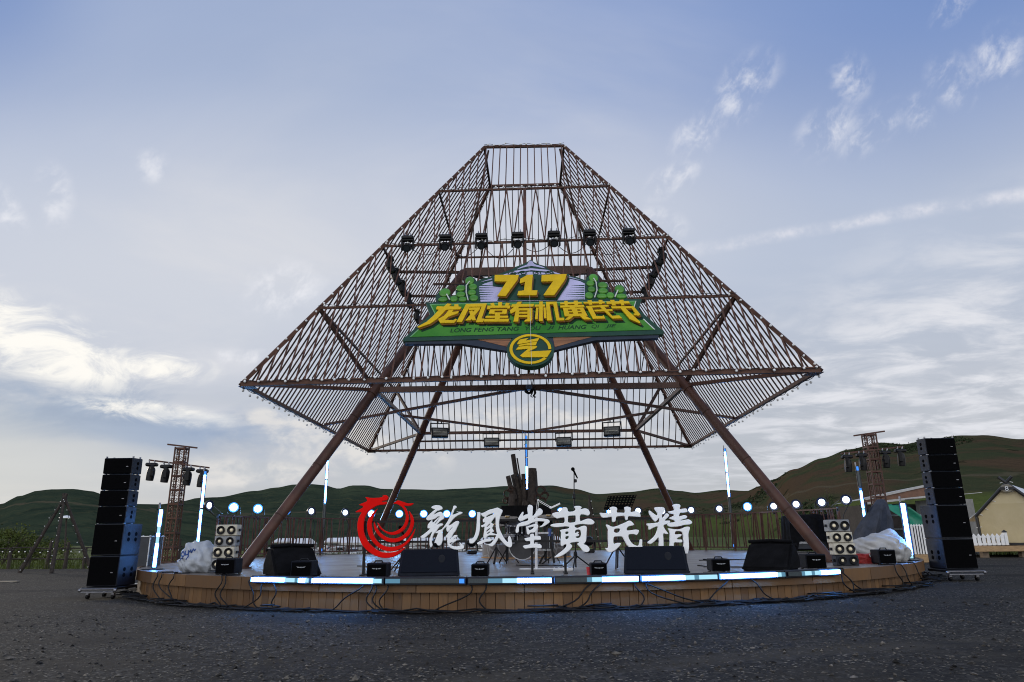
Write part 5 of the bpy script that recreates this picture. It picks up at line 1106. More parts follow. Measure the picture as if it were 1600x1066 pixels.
# ---------------------------------------------------------------- moving heads and floods
headm = mat('moving head shell', (.006, .006, .007), .42, 0, .3, 10, spec=.25); glassm = mat('dark lens', (.02, .025, .03), .08, 0, .1, 5, spec=.8)
def moving_head(label, p, tilt=radians(25), rz=0.0, s=1.0, group='moving heads', ry=0.0):
    """hangs from p: base box up, yoke arms, rounded head"""
    o = thing('moving_head', label, 'moving head', p, rz, group=group); S = Matrix.Scale(s, 4)
    MB().bbox((0, 0, -.065), (.34, .22, .11), .03, M=S).build('base', headm, o)
    S0 = S; S = S @ Matrix.Rotation(ry, 4, 'Z'); mb = MB()
    for x in (-.155, .155): mb.bbox((x, 0, -.27), (.05, .11, .34), .02, M=S)
    mb.bbox((0, 0, -.135), (.34, .13, .05), .012, M=S); mb.build('yoke', headm, o)
    M = S @ Matrix.Translation((0, 0, -.34)) @ Matrix.Rotation(tilt, 4, 'X')
    hd = MB().lathe([(.001, .20), (.085, .19), (.115, .12), (.122, .0), (.118, -.13), (.112, -.22), (.098, -.225), (.094, -.20), (.001, -.20)], 18, M).build('head', headm, o, smooth=45)
    MB().lathe([(.001, -.203), (.09, -.203)], 16, M).build('lens', glassm, hd)
    for x in (-.08, .08): MB().tube([S0 @ Vector((x, 0, .0)), S0 @ Vector((x, .02, .07)), S0 @ Vector((x, -.03, .07)), S0 @ Vector((x, -.04, .01))], .014, 6).build('clamp', metal, o)
    return o
def loose_cable(name, label, pts, r=.012, group='loose black cables'):
    o0 = Vector(pts[0]); return tag(MB().tube([Vector(p) - o0 for p in pts], r, 6).build(name, cablemat, smooth=70, loc=o0), label, 'cable', group)
barF = lambda t: hip('fl', LV[2]).lerp(hip('fr', LV[2]), t) + Vector((0, 0, DZ))
l0, l1 = barF(0), barF(1); hd_pts = []
for i, px in enumerate((638, 697, 753, 809, 865, 920, 980)):
    Yf = l0.y; x = atX(px, Yf, l0.z); t = (x - l0.x) / (l1.x - l0.x); p = barF(t) + Vector((0, -.09, .24))
    moving_head(f'{ordinal(i)} black moving head from the left on the front bar above the green sign', p, radians(-62), .0, 1.0, 'moving heads on the front bar'); hd_pts.append(p)
for i, (p, q) in enumerate(zip(hd_pts, hd_pts[1:])):
    pts = [p.lerp(q, k / 10) + Vector((0, .10, -.26 - .28 * sin(pi * k / 10) * (1 + .3 * (i % 3)))) for k in range(11)]
    loose_cable('cable', f'thin cable looping between moving heads {("one and two", "two and three", "three and four", "four and five", "five and six", "six and seven")[i]} on the front bar', pts, .010, 'cables looped along the front bar')
for sd_, c0, c1, pxs in (('left', 'fl', 'rl', ((603, 400), (614, 422), (626, 441), (637, 463), (652, 500))), ('right', 'fr', 'rr', ((1046, 392), (1036, 412), (1026, 432), (1015, 452), (1001, 492)))):
    a, c_ = hip(c0, LV[2]) + Vector((0, 0, DZ)), hip(c1, LV[2]) + Vector((0, 0, DZ))
    for i in range(5):
        t = (.10, .22, .35, .50, .72)[i]; s_ = -1 if sd_ == 'left' else 1
        moving_head(f'{ordinal(i)} black moving head from the front on the {sd_} side bar inside the pyramid', a.lerp(c_, t) + Vector((-s_ * .05, 0, .02)), radians(30), s_ * pi / 2, .92, f'moving heads on the {sd_} side bar')
fl_gl = mat('flood light glass', (.10, .10, .09), .15, 0, .2, 5)
def flood(label, px, py, z, rz):
    p = onZ(px, py, z); o = thing('flood_light', label, 'flood light', p, rz, group='flood lights on the rear ties')
    M = Matrix.Rotation(radians(-14), 4, 'X'); mb = MB(); mb.bbox((0, 0, -.34), (.56, .16, .34), .02, M=M); b_ = mb.build('case', headm, o)
    mb = MB(); mb.box((0, -.085, -.345), (.48, .012, .24), M=M); mb.build('glass', fl_gl, b_)
    mb = MB(); mb.box((0, -.095, -.345), (.44, .008, .02), M=M); mb.build('tube', mat('flood tube', (.5, .48, .38), .3, 0, .1, 9), b_)
    mb = MB()
    for s_ in (-1, 1): mb.beam((s_ * .31, 0, -.30), (s_ * .31, 0, .0), .03, .05)
    mb.beam((-.325, 0, 0), (.325, 0, 0), .05, .03); mb.beam((-.06, 0, 0), (-.06, 0, .12), .04); mb.beam((.06, 0, 0), (.06, 0, .12), .04); mb.build('bracket', black, o)
zt = ZI + DZ
flood('flood light with open bracket on the left rear tie, nearest the left rear leg', 687, 662, zt, radians(14))
flood('flood light left of the middle led column, just above the rear rim', 768, 678, zt - .1, radians(4))
flood('flood light right of the middle led column, just above the rear rim', 881, 677, zt - .1, radians(-6))
flood('flood light with open bracket on the right rear tie, nearest the right rear leg', 956, 660, zt, radians(-14))

# ---------------------------------------------------------------- lattice towers
scroll_m = steel
def tower(label, px_base, Y, top_py, px_top, wpx, lights, bar_l, bar_r, cap_l, cap_r, nscroll, plated):
    x = atX(px_top, Y, onY(px_top, top_py, Y).z); topz = onY(px_top, top_py, Y).z; g = gz(x, Y) - .05; H = topz - g; w = wpx * mpp(Y, x)
    o = thing('lattice_tower', label, 'tower', (x, Y, g), 0); tower_m = steel if plated else railm; h2_ = w / 2
    for sx in (-1, 1):
        for sy in (-1, 1): MB().beam((sx * h2_, sy * h2_, 0), (sx * h2_, sy * h2_, H), .04).build('corner_post', tower_m, o)
    n = int(H / .44); pl_ = MB()
    for i in range(n + 1):
        z = H - .05 - i * (H - .08) / n; mb = MB(); sc = MB()
        for a, c_ in (((-1, -1), (1, -1)), ((1, -1), (1, 1)), ((1, 1), (-1, 1)), ((-1, 1), (-1, -1))): mb.beam((a[0] * h2_, a[1] * h2_, z), (c_[0] * h2_, c_[1] * h2_, z), .045, .055)
        if i < n:
            z1 = z - (H - .08) / n
            for fx, fy, ux, uy in ((0, -1, 1, 0), (1, 0, 0, 1), (0, 1, 1, 0), (-1, 0, 0, 1)):
                cx, cy, cz = fx * h2_ * .97, fy * h2_ * .97, (z + z1) / 2; q = lambda u, v: (cx + ux * u, cy + uy * u, cz + v)
                if i < nscroll:
                    hh = (z - z1) * .40; ww = w * .36
                    for su in (-1, 1):
                        for svv in (-1, 1):
                            pts = [q(su * (ww * .52 + ww * .42 * (1 - .75 * k / 13) * cos(1.2 + k * .62)), svv * (hh * .5 + hh * .46 * (1 - .75 * k / 13) * sin(1.2 + k * .62))) for k in range(14)]; sc.tube(pts, .0085, 4)
                    sc.beam(q(0, -hh * 1.2), q(0, hh * 1.2), .022, .02)
                elif plated:
                    pl_.beam(q(-w * .46, 0), q(w * .46, 0), .02, z - z1 - .06)
                else:
                    sc.beam(q(-w * .2, -(z - z1) * .3), q(-w * .2, (z - z1) * .3), .028); sc.beam(q(w * .18, -(z - z1) * .3), q(w * .18, (z - z1) * .3), .028); sc.beam(q(-w * .2, 0), q(w * .18, .0), .024)
        mb.build('ring_frame', tower_m, o)
        if sc.v: sc.build('scroll_panel', tower_m, o)
    if pl_.v: pl_.build('lower_plate', tower_m, o)
    yb = -h2_ - .04
    p, q = onY(*cap_l, Y), onY(*cap_r, Y); MB().beam((p.x - x, 0, p.z - g), (q.x - x, 0, p.z * .5 + q.z * .5 - g + (q.z - p.z) * .5), .06, .05).build('cap_bar', railm, o)
    p, q = onY(*bar_l, Y + yb), onY(*bar_r, Y + yb); pa, qa = Vector((p.x - x, yb, p.z - g)), Vector((q.x - x, yb, q.z - g)); MB().beam(pa, qa, .05, .05).build('cross_bar', railm, o)
    for i, (px, lab) in enumerate(lights):
        t = (atX(px, Y + yb, p.z) - p.x) / (q.x - p.x); moving_head(lab, p.lerp(q, t) + Vector((0, -.03, -.07)), radians(4), rs2.uniform(-.2, .2), 1.05, 'moving heads on the lattice towers', pi / 2 + (.47 if x < 0 else -.49))
tower('slender brown lattice tower with scrollwork and a light bar left of the stage', 268, 1.6, 699, 285, 15.2, [(239, 'moving head hanging at the outer left end of the left tower bar'), (262, 'moving head hanging beside the left tower on its left'), (297, 'moving head hanging beside the left tower on its right'), (319, 'moving head at the inner end of the left tower bar above the led bar')], (233, 719), (327, 731), (262, 694.5), (308, 700), 8, True)
tower('slender rust brown lattice tower with a light bar right of the stage', 1370, 3.4, 678, 1357, 15.5, [(1322, 'moving head hanging at the outer left end of the right tower bar'), (1345, 'moving head hanging beside the right tower on its left'), (1382, 'moving head hanging beside the right tower on its right'), (1406, 'moving head hanging at the outer right end of the right tower bar')], (1314, 709), (1411, 698), (1334, 681), (1382, 674), 1, False)

# ---------------------------------------------------------------- middle of the stage: stone ring, logs, drum gear, stands
CY = -1.5
stone2 = bpy.data.materials.new('stone ring'); stone2.use_nodes = True; B = NB(stone2.node_tree); P = stone2.node_tree.nodes['Principled BSDF']; pos = B.n('ShaderNodeNewGeometry').outputs['Position']
vx = B.n('ShaderNodeTexVoronoi'); B.link(pos, vx.inputs['Vector']); vx.inputs['Scale'].default_value = 3.4
ve = B.n('ShaderNodeTexVoronoi', feature='DISTANCE_TO_EDGE'); B.link(pos, ve.inputs['Vector']); ve.inputs['Scale'].default_value = 3.4
sc_ = B.n('ShaderNodeSeparateColor'); B.link(vx.outputs['Color'], sc_.inputs[0]); c = B.mix(sc_.outputs[0], (.05, .042, .040), (.11, .085, .072)); c = B.mix(B.ss(ve.outputs['Distance'], .07, .02), c, (.20, .19, .18)); c = B.mix(B.m('MULTIPLY', B.noise(pos, 14, 6), .4), c, (.06, .06, .065))
B.link(c, P.inputs['Base Color']); P.inputs['Roughness'].default_value = .6
xl, xr = atX(749, CY, DZ), atX(896, CY, DZ); cx = (xl + xr) / 2; r = (xr - xl) / 2
fp_ = thing('stone_fire_pit', 'low round fire pit of brown stone slabs at the centre of the stage', 'fire pit', (cx, CY + r, DZ)); hgt = .36
MB().lathe([(r, .0), (r, hgt), (r - .22, hgt + .01), (r - .25, .1)], 40).build('wall', stone2, fp_, smooth=40)
MB().lathe([(r + .03, .0), (r + .03, .012), (r, .015)], 40).build('light_strip', glow('warm strip', (1, .5, .15), .22), fp_)
bark = mat('dark bark', (.040, .030, .024), .9, 0, .45, 9, 1.0, 26); cutw = mat('cut wood', (.12, .075, .04), .8, 0, .3, 14)
def LG(px, py, Y): p = onY(px, py, Y); return p
yl = CY + r - .1
logs = [((814, 800), (802.5, 710), .075, 'tall thin log leaning left out of the log pile'), ((804, 775), (794, 744), .075, 'short log leaning left at the left edge of the log pile'), ((817, 772), (803.5, 742), .14, 'thick log leaning left beside the tall thin one'), ((822, 790), (817, 741), .075, 'upright log left of the led column in the log pile'), ((831, 800), (831.5, 732), .13, 'thick upright log right of the led column'), ((836, 790), (836.5, 736), .06, 'thin upright log at the right edge of the log pile'), ((809, 806), (806, 762), .17, 'stout stump at the front left of the log pile'),
        ((821, 806), (815, 763), .15, 'stout stump in the middle of the log pile'), ((833, 808), (824, 765), .13, 'leaning stump at the front right of the log pile'), ((801, 806), (799, 772), .10, 'short stump at the left of the log pile'), ((840, 806), (833, 778), .09, 'short split stump at the right of the log pile'), ((812, 808), (822, 782), .10, 'short stump leaning right in front of the log pile')]
rl_ = random.Random(4)
for i, (p, q, rad, lab) in enumerate(logs):
    Y = yl + rl_.uniform(-.35, .35) - (.3 if i >= 6 else 0); a, b_ = LG(*p, Y), LG(*q, Y); a.z = max(DZ + .3, a.z - .1); o = thing('log', lab, 'log', a, group='logs stacked in the fire pit')
    ax = (b_ - a); u = ax.orthogonal().normalized(); pts = [ax * t + u * .03 * sin(t * 5 + i) for t in (0, .3, .6, 1)]
    MB().tube(pts, [rad * k for k in (1.08, 1.0, .97, .93)], 12).build('trunk', bark, o, smooth=50)
    MB().lathe([(.001, .004), (rad * .86, .004)], 12, Matrix.Translation(ax) @ ax.to_track_quat('Z', 'Y').to_matrix().to_4x4()).build('cut_end', cutw, o)
tag(MB().tube([LG(820, 790, yl - .3) - LG(820, 790, yl - .3), LG(808, 716, yl - .3) - LG(820, 790, yl - .3)], .025, 6).build('stick', bark, loc=LG(820, 790, yl - .3)), 'thin bare stick standing among the logs beside the tall thin log', 'stick')
ir = thing('iron_brazier', 'dark iron basket with curled wire scrolls round the foot of the log pile', 'brazier', LG(824, 800, yl - .4))
mb = MB(); og = ir.location.copy()
for px, py, rr_ in ((793, 772, .13), (797, 783, .11), (790, 783, .09), (845, 767, .15), (851, 775, .13), (848, 783, .11), (840, 778, .10), (798, 765, .08)):
    c_ = LG(px, py, yl - .4) - og; mb.tube([c_ + Vector((cos(k * .42), 0, sin(k * .42))) * rr_ * (1 - .02 * k) for k in range(20)], .02, 5)
mb.build('scroll', steel_dark, ir, smooth=70)
mb = MB(); mb.lathe([(.95, -.25), (1.02, -.1), (.95, .02), (.9, .0), (.9, -.25)], 26); mb.build('basket', steel_dark, ir, smooth=40)
# drum kit and covered desk in front of the fire pit
chrome = mat('chrome', (.55, .56, .6), .15, 1, .05, 8); drumm = mat('black drum shell', (.010, .010, .013), .22, 0, .2, 8); skin = mat('drum head', (.03, .03, .035), .4, 0, .2, 8)
YD = -5.4
dkit = thing('drum_kit', 'black drum kit with chrome stands before the fire pit behind the lettering', 'drum kit', (dk(822, YD).x, YD, DZ)); dx0 = dkit.location.x
def DP(px, py, dy=0.0): p = onY(px, py, YD + dy); return Vector((p.x - dx0, dy, p.z - DZ))
def drum(c, r, h, tilt=0.0, nm='drum'):
    M = Matrix.Translation(c) @ Matrix.Rotation(tilt, 4, 'X'); o = MB().lathe([(r, -h / 2), (r, h / 2)], 24, M).build(nm, drumm, dkit, smooth=40)
    MB().lathe([(.001, 0), (r * .98, 0)], 24, M @ Matrix.Translation((0, 0, h / 2))).build('drum_head', skin, o); MB().lathe([(.001, 0), (r * .98, 0)], 24, M @ Matrix.Translation((0, 0, -h / 2))).build('drum_head', skin, o)
    mb = MB()
    for s_ in (-1, 1): mb.lathe([(r + .012, s_ * h / 2 - .02), (r + .012, s_ * h / 2 + .02), (r - .01, s_ * h / 2 + .02)], 24, M)
    for k in range(6): a = k * pi / 3; mb.beam(M @ Vector((cos(a) * (r + .012), sin(a) * (r + .012), -h * .4)), M @ Vector((cos(a) * (r + .012), sin(a) * (r + .012), h * .4)), .014)
    mb.build('hoop', chrome, o, smooth=40)
drum(DP(816, 853, .35) + Vector((0, 0, .0)), .30, .42, pi / 2, 'bass_drum'); drum(DP(803, 826, .1), .17, .24, .35, 'tom'); drum(DP(828, 826, .1), .17, .24, .35, 'tom'); drum(DP(850, 846, -.15), .22, .36, 0, 'floor_tom'); drum(DP(795, 842, -.25), .18, .14, .1, 'snare')
for px, py, rr_ in ((793, 808, .24), (857, 806, .26), (775, 820, .20)):
    c_ = DP(px, py, .2); MB().lathe([(.001, .03), (.05, .03), (.06, .005), (rr_, -.012), (rr_, -.018)], 24, Matrix.Translation(c_) @ Matrix.Rotation(.18, 4, 'X')).build('cymbal', mat('dark bronze', (.16, .11, .05), .3, .9, .2, 8), dkit, smooth=60)
    mb = MB(); mb.tube([c_, (c_.x, c_.y, .35)], .013, 6)
    for k in range(3): a = k * 2.1 + .4; mb.beam((c_.x, c_.y, .36), (c_.x + .26 * cos(a), c_.y + .26 * sin(a), .01), .02)
    mb.build('stand', black, dkit)
mb = MB()
for a, c_ in (((777, 857), (770, 889)), ((848, 870), (838, 893))): MB().beam(DP(*a), DP(*c_), .045).build('strut', black, dkit)
MB().beam(DP(858, 830, -.3), DP(866, 880, -.3), .05).build('strut', black, dkit); MB().beam(DP(838, 888, -.3), DP(862, 870, -.3), .03).build('strut', black, dkit)
MB().tube([DP(858, 838, -.32), DP(859, 826, -.32)], .045, 10).build('knob', mat('blue knob', (.03, .06, .2), .3, 0, .1, 5), dkit, smooth=50)
cvd = thing('covered_desk', 'waist high desk wrapped in dark cloth between the log pile and the lettering', 'desk', (dk(822, -3.2).x, -3.2, DZ)); xo = cvd.location.x
x0, x1, zt_ = atX(783, -3.2) - xo, atX(862, -3.2) - xo, onY(820, 791, -3.2).z - DZ
mb = MB(); n = 40; rr_ = random.Random(2); ring0 = []; ring1 = []
for k in range(n):
    a = 2 * pi * k / n; sx = max(-1, min(1, 1.35 * cos(a))); sy = max(-1, min(1, 1.35 * sin(a))); f_ = 1 + .035 * sin(k * 2.3) + .02 * rr_.random()
    ring0.append(((x0 + x1) / 2 + sx * (x1 - x0) / 2 * f_, sy * .5 * f_, zt_ - .45 * (1 + .2 * sin(k * 1.3)))); ring1.append(((x0 + x1) / 2 + sx * (x1 - x0) / 2 * .985, sy * .49, zt_))
mb.add(ring0 + ring1, [(k, (k + 1) % n, n + (k + 1) % n, n + k) for k in range(n)] + [tuple(range(n, 2 * n))]); mb.build('cloth', blackcloth, cvd, smooth=40)
mb = MB()
for sx in (.12, .88):
    for sy in (-.4, .4): mb.beam((x0 + (x1 - x0) * sx, sy, 0), (x0 + (x1 - x0) * sx, sy, zt_ - .05), .05)
mb.build('leg', black, cvd)
# stands
def tripod_feet(o, r, h, m=black, n=3, a0=.3, parent_name='foot_leg'):
    for k in range(n): a = a0 + k * 2 * pi / n; MB().tube([(0, 0, h), (r * cos(a), r * sin(a), .015)], .013, 6).build(parent_name, m, o, smooth=60)
def mic_stand(label, px, Y, top, boom=None, z0=.0):
    p = dk(px, Y); o = thing('microphone_stand', label, 'microphone stand', p); t = onY(*top, Y) - p
    tripod_feet(o, .34, .26); mb = MB(); 
    mid = t * .66 if boom else t; mid = Vector((t.x * .4, 0, t.z * .74)); mb.tube([(0, 0, .05), mid], .014, 8); mb.tube([mid, t], .010, 8); mb.lathe([(.03, .20), (.035, .26), (.03, .32)], 10); mb.build('pole', black, o, smooth=60)
    MB().bbox(tuple(mid), (.05, .07, .09), .01).build('clutch', black, o); MB().bbox(tuple(t + Vector((.02, 0, -.17))), (.05, .05, .06), .01).build('clip', black, o)
    d = Vector((-.04, -.02, .08)).normalized(); mb = MB(); mb.tube([t - d * .14, t + d * .02], [.012, .02], 10); mb.ball(tuple(t + d * .05), .036, 12, 8); mb.build('microphone', grille, o, smooth=70); return o
mic_stand('tall microphone stand with a microphone on top right of the log pile', 900, -8.6, (897, 737))
o = mic_stand('short microphone stand on thin tripod legs below the dragon ring', 628, -8.2, (627, 828))
p = dk(838, -8.2); o = thing('desk_lamp_stand', 'white jointed arm lamp on a slim white pole behind the third character', 'lamp', p); q = lambda px, py: onY(px, py, -8.2) - p
MB().tube([(0, 0, 0), q(838, 806)], .026, 10).build('pole', whitemetal, o, smooth=60); MB().bbox((0, 0, .012), (.62, .10, .024), .005).build('foot', whitemetal, o)
mb = MB()
for d_ in (-.014, .014): mb.beam(q(838, 806) + Vector((d_, 0, 0)), q(841, 782) + Vector((d_, 0, 0)), .009); mb.beam(q(841, 782) + Vector((0, 0, d_)), q(860, 793) + Vector((0, 0, d_)), .009)
mb.ball(tuple(q(841, 782)), .022, 8, 6); mb.ball(tuple(q(860, 793)), .024, 8, 6); mb.build('arm', whitemetal, o); MB().beam(q(860, 794), q(875, 787), .07, .03).build('lamp_head', whitemetal, o)
p = dk(965, -8.4); o = thing('music_stand', 'black perforated music stand on a tripod behind the fifth character', 'music stand', p); q = lambda px, py, dy=0: onY(px, py, -8.4 + dy) - p
tripod_feet(o, .30, .42); MB().tube([(0, 0, .02), q(967, 795)], .014, 8).build('pole', black, o, smooth=60)
c4 = [q(943, 797, -.05), q(986, 797, -.05), q(995, 773, .10), q(950, 775, .10)]; nx_, ny_ = 9, 6; mb = MB()
def bil(u, v): return c4[0].lerp(c4[1], u).lerp(c4[3].lerp(c4[2], u), v)
nn_ = (c4[1] - c4[0]).cross(c4[3] - c4[0]).normalized()
for j in range(ny_):                                  # desk plate with real holes, built from webs
    for i in range(nx_):
        u0, u1, v0, v1 = i / nx_, (i + 1) / nx_, j / ny_, (j + 1) / ny_; hu, hv = .24 / nx_, .26 / ny_; uc, vc = (u0 + u1) / 2, (v0 + v1) / 2
        hole = 0 < j and not (j <= 1 and 2 <= i <= 6)
        O = [bil(u0, v0), bil(u1, v0), bil(u1, v1), bil(u0, v1)]
        if hole:
            I = [bil(uc - hu, vc - hv), bil(uc + hu, vc - hv), bil(uc + hu, vc + hv), bil(uc - hu, vc + hv)]; mb.add(O + I, [(k, (k + 1) % 4, 4 + (k + 1) % 4, 4 + k) for k in range(4)])
        else: mb.add(O, [(0, 1, 2, 3)])
o2 = mb.build('desk', grille, o); sm = o2.modifiers.new('thick', 'SOLIDIFY'); sm.thickness = .006
MB().beam(c4[0] + Vector((0, -.04, 0)), c4[1] + Vector((0, -.04, 0)), .09, .012).build('lip', black, o)
red_cup = thing('red_cup', 'small red cup beside the amplifier below the fifth character', 'cup', dk(920.5, -10.2)); MB().lathe([(.001, 0), (.032, 0), (.042, .12), (.038, .12), (.03, .01)], 14).build('body', mat('red plastic', (.55, .04, .05), .35, 0, .1, 8), red_cup, smooth=40)
pb = thing('extension_socket', 'white extension socket lying on the deck near the microphone stand', 'socket', dk(880, -8.9), .1); MB().bbox((0, 0, .03), (.34, .16, .06), .015).build('body', whitemetal, pb); mb = MB()
for k in range(4): mb.box((-.12 + .08 * k, 0, .062), (.04, .06, .006))
mb.build('outlet', black, pb)
for px, py, lab in ((682, 861, 'dark round floor lamp behind the first character'), (737, 858, 'dark round floor lamp left of the stone fire pit'), (921, 855, 'dark round floor lamp right of the stone fire pit')):
    Y = 4.0; x = atX(px, Y); o = thing('floor_lamp', lab, 'stage lamp', (x, Y, DZ), rs2.uniform(-.4, .4), group='dark lamps standing on the rear deck')
    MB().bbox((0, 0, .06), (.34, .30, .12), .03).build('base', headm, o); mb = MB()
    for s_ in (-1, 1): mb.bbox((s_ * .2, 0, .26), (.05, .12, .34), .02)
    mb.build('yoke', headm, o); MB().ball((0, 0, .40), .17, 14, 10, (1, 1.15, 1)).build('head', headm, o, smooth=80)

# ---------------------------------------------------------------- sacks, cloths and cases
def heap(name, label, cat, m, c, sx, sy, sz, seed, lump=.16, peaks=(), rz=0.0):
    o = thing(name, label, cat, c, rz); bm = bmesh.new(); bmesh.ops.create_icosphere(bm, subdivisions=5, radius=1.0); r_ = Vector((seed, seed * .3, 0))
    for v in bm.verts:
        d = v.co.normalized(); k = 1 + lump * noise.noise(d * 1.25 + r_) + lump * .75 * (.35 - abs(noise.noise(d * 1.9 + r_)) * 1.6) + lump * .10 * noise.noise(d * 7 + r_) - .035 * (1 - abs(noise.noise(Vector((d.x * 3.2, d.y * 3.2, d.z * 1.2)) + r_ * 2))) ** 9
        k += (.05 if cat != 'sack' else .025) * sin(8 * atan2(d.y, d.x) + 5 * noise.noise(d * 1.6 + r_)) * max(0, 1 - d.z * d.z) + .03 * sin(19 * d.x + 11 * d.z + 6 * noise.noise(d * 1.2))
        for pd, amt, wdt in peaks: k += amt * max(0, d.dot(Vector(pd).normalized())) ** wdt
        q = d * k; q.z = max(q.z, -.62); v.co = Vector((q.x * sx, q.y * sy, (q.z + .62) * sz))
    me = bpy.data.meshes.new('heap'); bm.to_mesh(me); bm.free(); me.materials.append(m); me.polygons.foreach_set('use_smooth', [True] * len(me.polygons))
    b_ = bpy.data.objects.new('cloth' if cat != 'sack' else 'bag', me); COL.objects.link(b_); b_.parent = o; return o, b_
sackm = mat('pale grey woven sack', (.36, .385, .42), .6, 0, .12, 5, .35, 45)
c = dk(302, -8.15); sw = (atX(336, -8.15) - atX(268, -8.15)) / 2; sh = (onY(300, 849, -8.15).z - DZ) / 1.62
so_, sb = heap('grey_sack', 'lumpy pale grey sack with blue script at the left edge of the stage', 'sack', sackm, (c.x, c.y + .3, DZ), sw * .88, .42, sh * .93, 3.7, .17, (((-.55, -.2, .75), .34, 9), ((.25, -.1, .9), .22, 14), ((.9, -.1, .25), .16, 6), ((-.9, -.2, .0), .12, 8)))
tree = BVHTree.FromPolygons([v.co.copy() for v in sb.data.vertices], [list(p_.vertices) for p_ in sb.data.polygons]); mb = MB()
strokes = [[(281, 858), (279, 863), (281, 869), (279, 875)], [(278, 860), (283, 857), (286, 861)], [(282, 868), (286, 862), (289, 866), (286, 871), (283, 867)], [(290, 861), (290, 868), (294, 866), (295, 860), (294, 870), (290, 876)], [(296, 863), (298, 859), (299, 864), (302, 858), (304, 861), (307, 857)], [(281, 877), (283, 873), (287, 872)]]
for s_ in strokes:
    run = []
    for a, b_ in zip(s_, s_[1:]):
        for k in range(5):
            px, py = a[0] + (b_[0] - a[0]) * k / 5, a[1] + (b_[1] - a[1]) * k / 5; h_ = tree.ray_cast(CAM - so_.location, ray(px, py).normalized())
            if h_[0]: run.append(h_[0] + h_[1] * .004)
    if len(run) > 2: mb.tube(run, .0115, 5)
if mb.v: mb.build('blue_script', mat('blue ink', (.02, .06, .22), .5, 0, .1, 8), so_, smooth=70)
greyc = mat('off white tarpaulin', (.36, .36, .355), .6, 0, .2, 4, .4, 40)
c = dk(1378, -6.2); sw = (atX(1424, -6.2) - atX(1340, -6.2)) / 2
heap('white_cloth_heap', 'rumpled off white tarpaulin heap at the right edge of the stage behind the red box', 'tarpaulin', greyc, (c.x + .12, c.y + .2, DZ), sw * .95, .5, (onY(1400, 834, -6.2).z - DZ) / 1.6, 8.2, .2, (((.45, 0, .9), .34, 6), ((-.95, -.1, .05), .3, 5)))
Yr = -7.2; o = thing('red_box', 'low red cloth box with white print at the right edge of the stage', 'box', ((atX(1341, Yr) + atX(1378, Yr)) / 2, Yr, DZ)); w_ = atX(1378, Yr) - atX(1341, Yr); h_ = onY(1360, 866, Yr).z - DZ
bm = bmesh.new(); bmesh.ops.create_cube(bm, size=1); bmesh.ops.subdivide_edges(bm, edges=list(bm.edges), cuts=7, use_grid_fill=True)
for v in bm.verts: v.co = Vector((v.co.x * w_, v.co.y * .34 + .17, (v.co.z + .5) * h_)) + Vector((0, -.02, .02 * v.co.z)) * noise.noise(v.co * 4) * 1.2
me = bpy.data.meshes.new('box'); bm.to_mesh(me); bm.free(); me.materials.append(mat('red cloth', (.33, .018, .014), .6, 0, .25, 6, .4, 60)); b_ = bpy.data.objects.new('body', me); COL.objects.link(b_); b_.parent = o
mb = MB()                                              # illegible white print
for k, (a, bb) in enumerate(((-.02, .02), (.03, .05), (.06, .10), (.11, .14))): mb.box(((a + bb) / 2 + .02, -.03, h_ * .80), (bb - a - .008, .004, .035)); mb.box((a + .024, -.03, h_ * .92), (.02, .004, .03))
mb.build('white_print', whitemetal, o)
# covered flight case at the back right
Yk = .8; x0, x1 = atX(1240, Yk), atX(1312, Yk); zt_ = onY(1275, 803, Yk).z; o = thing('covered_case', 'big equipment case under a black cloth behind the right front leg', 'flight case', ((x0 + x1) / 2, Yk, DZ)); w_ = x1 - x0; h_ = zt_ - DZ
MB().bbox((0, .4, h_ * .2 + .1), (w_ * .92, .7, h_ * .4), .02).build('case', casem, o); MB().bbox((-w_ * .13, .04, .30), (w_ * .52, .03, .07), .006).build('edging', alu, o)
n = 46; rr_ = random.Random(12); a_, b2, c2 = [], [], []
for k in range(n):
    a = 2 * pi * k / n; sx = max(-1, min(1, 1.4 * cos(a))); sy = max(-1, min(1, 1.4 * sin(a))); f_ = 1 + .05 * sin(k * 1.9) + .03 * rr_.random()
    low = .36 if (sy < -.5 and -.8 < sx < .5) else .04; a_.append((sx * w_ * .52 * f_, .4 + sy * .46 * f_, low)); b2.append((sx * w_ * .50, .4 + sy * .42, h_ * (.90 + .06 * sin(k * .7)))); c2.append((sx * w_ * .36, .4 + sy * .28, h_ * (.985 + .02 * sin(k * 1.1))))
MB().add(a_ + b2 + c2, [(k, (k + 1) % n, n + (k + 1) % n, n + k) for k in range(n)] + [(n + k, n + (k + 1) % n, 2 * n + (k + 1) % n, 2 * n + k) for k in range(n)] + [tuple(range(2 * n, 3 * n))]).build('cloth', blackcloth, o, smooth=50)
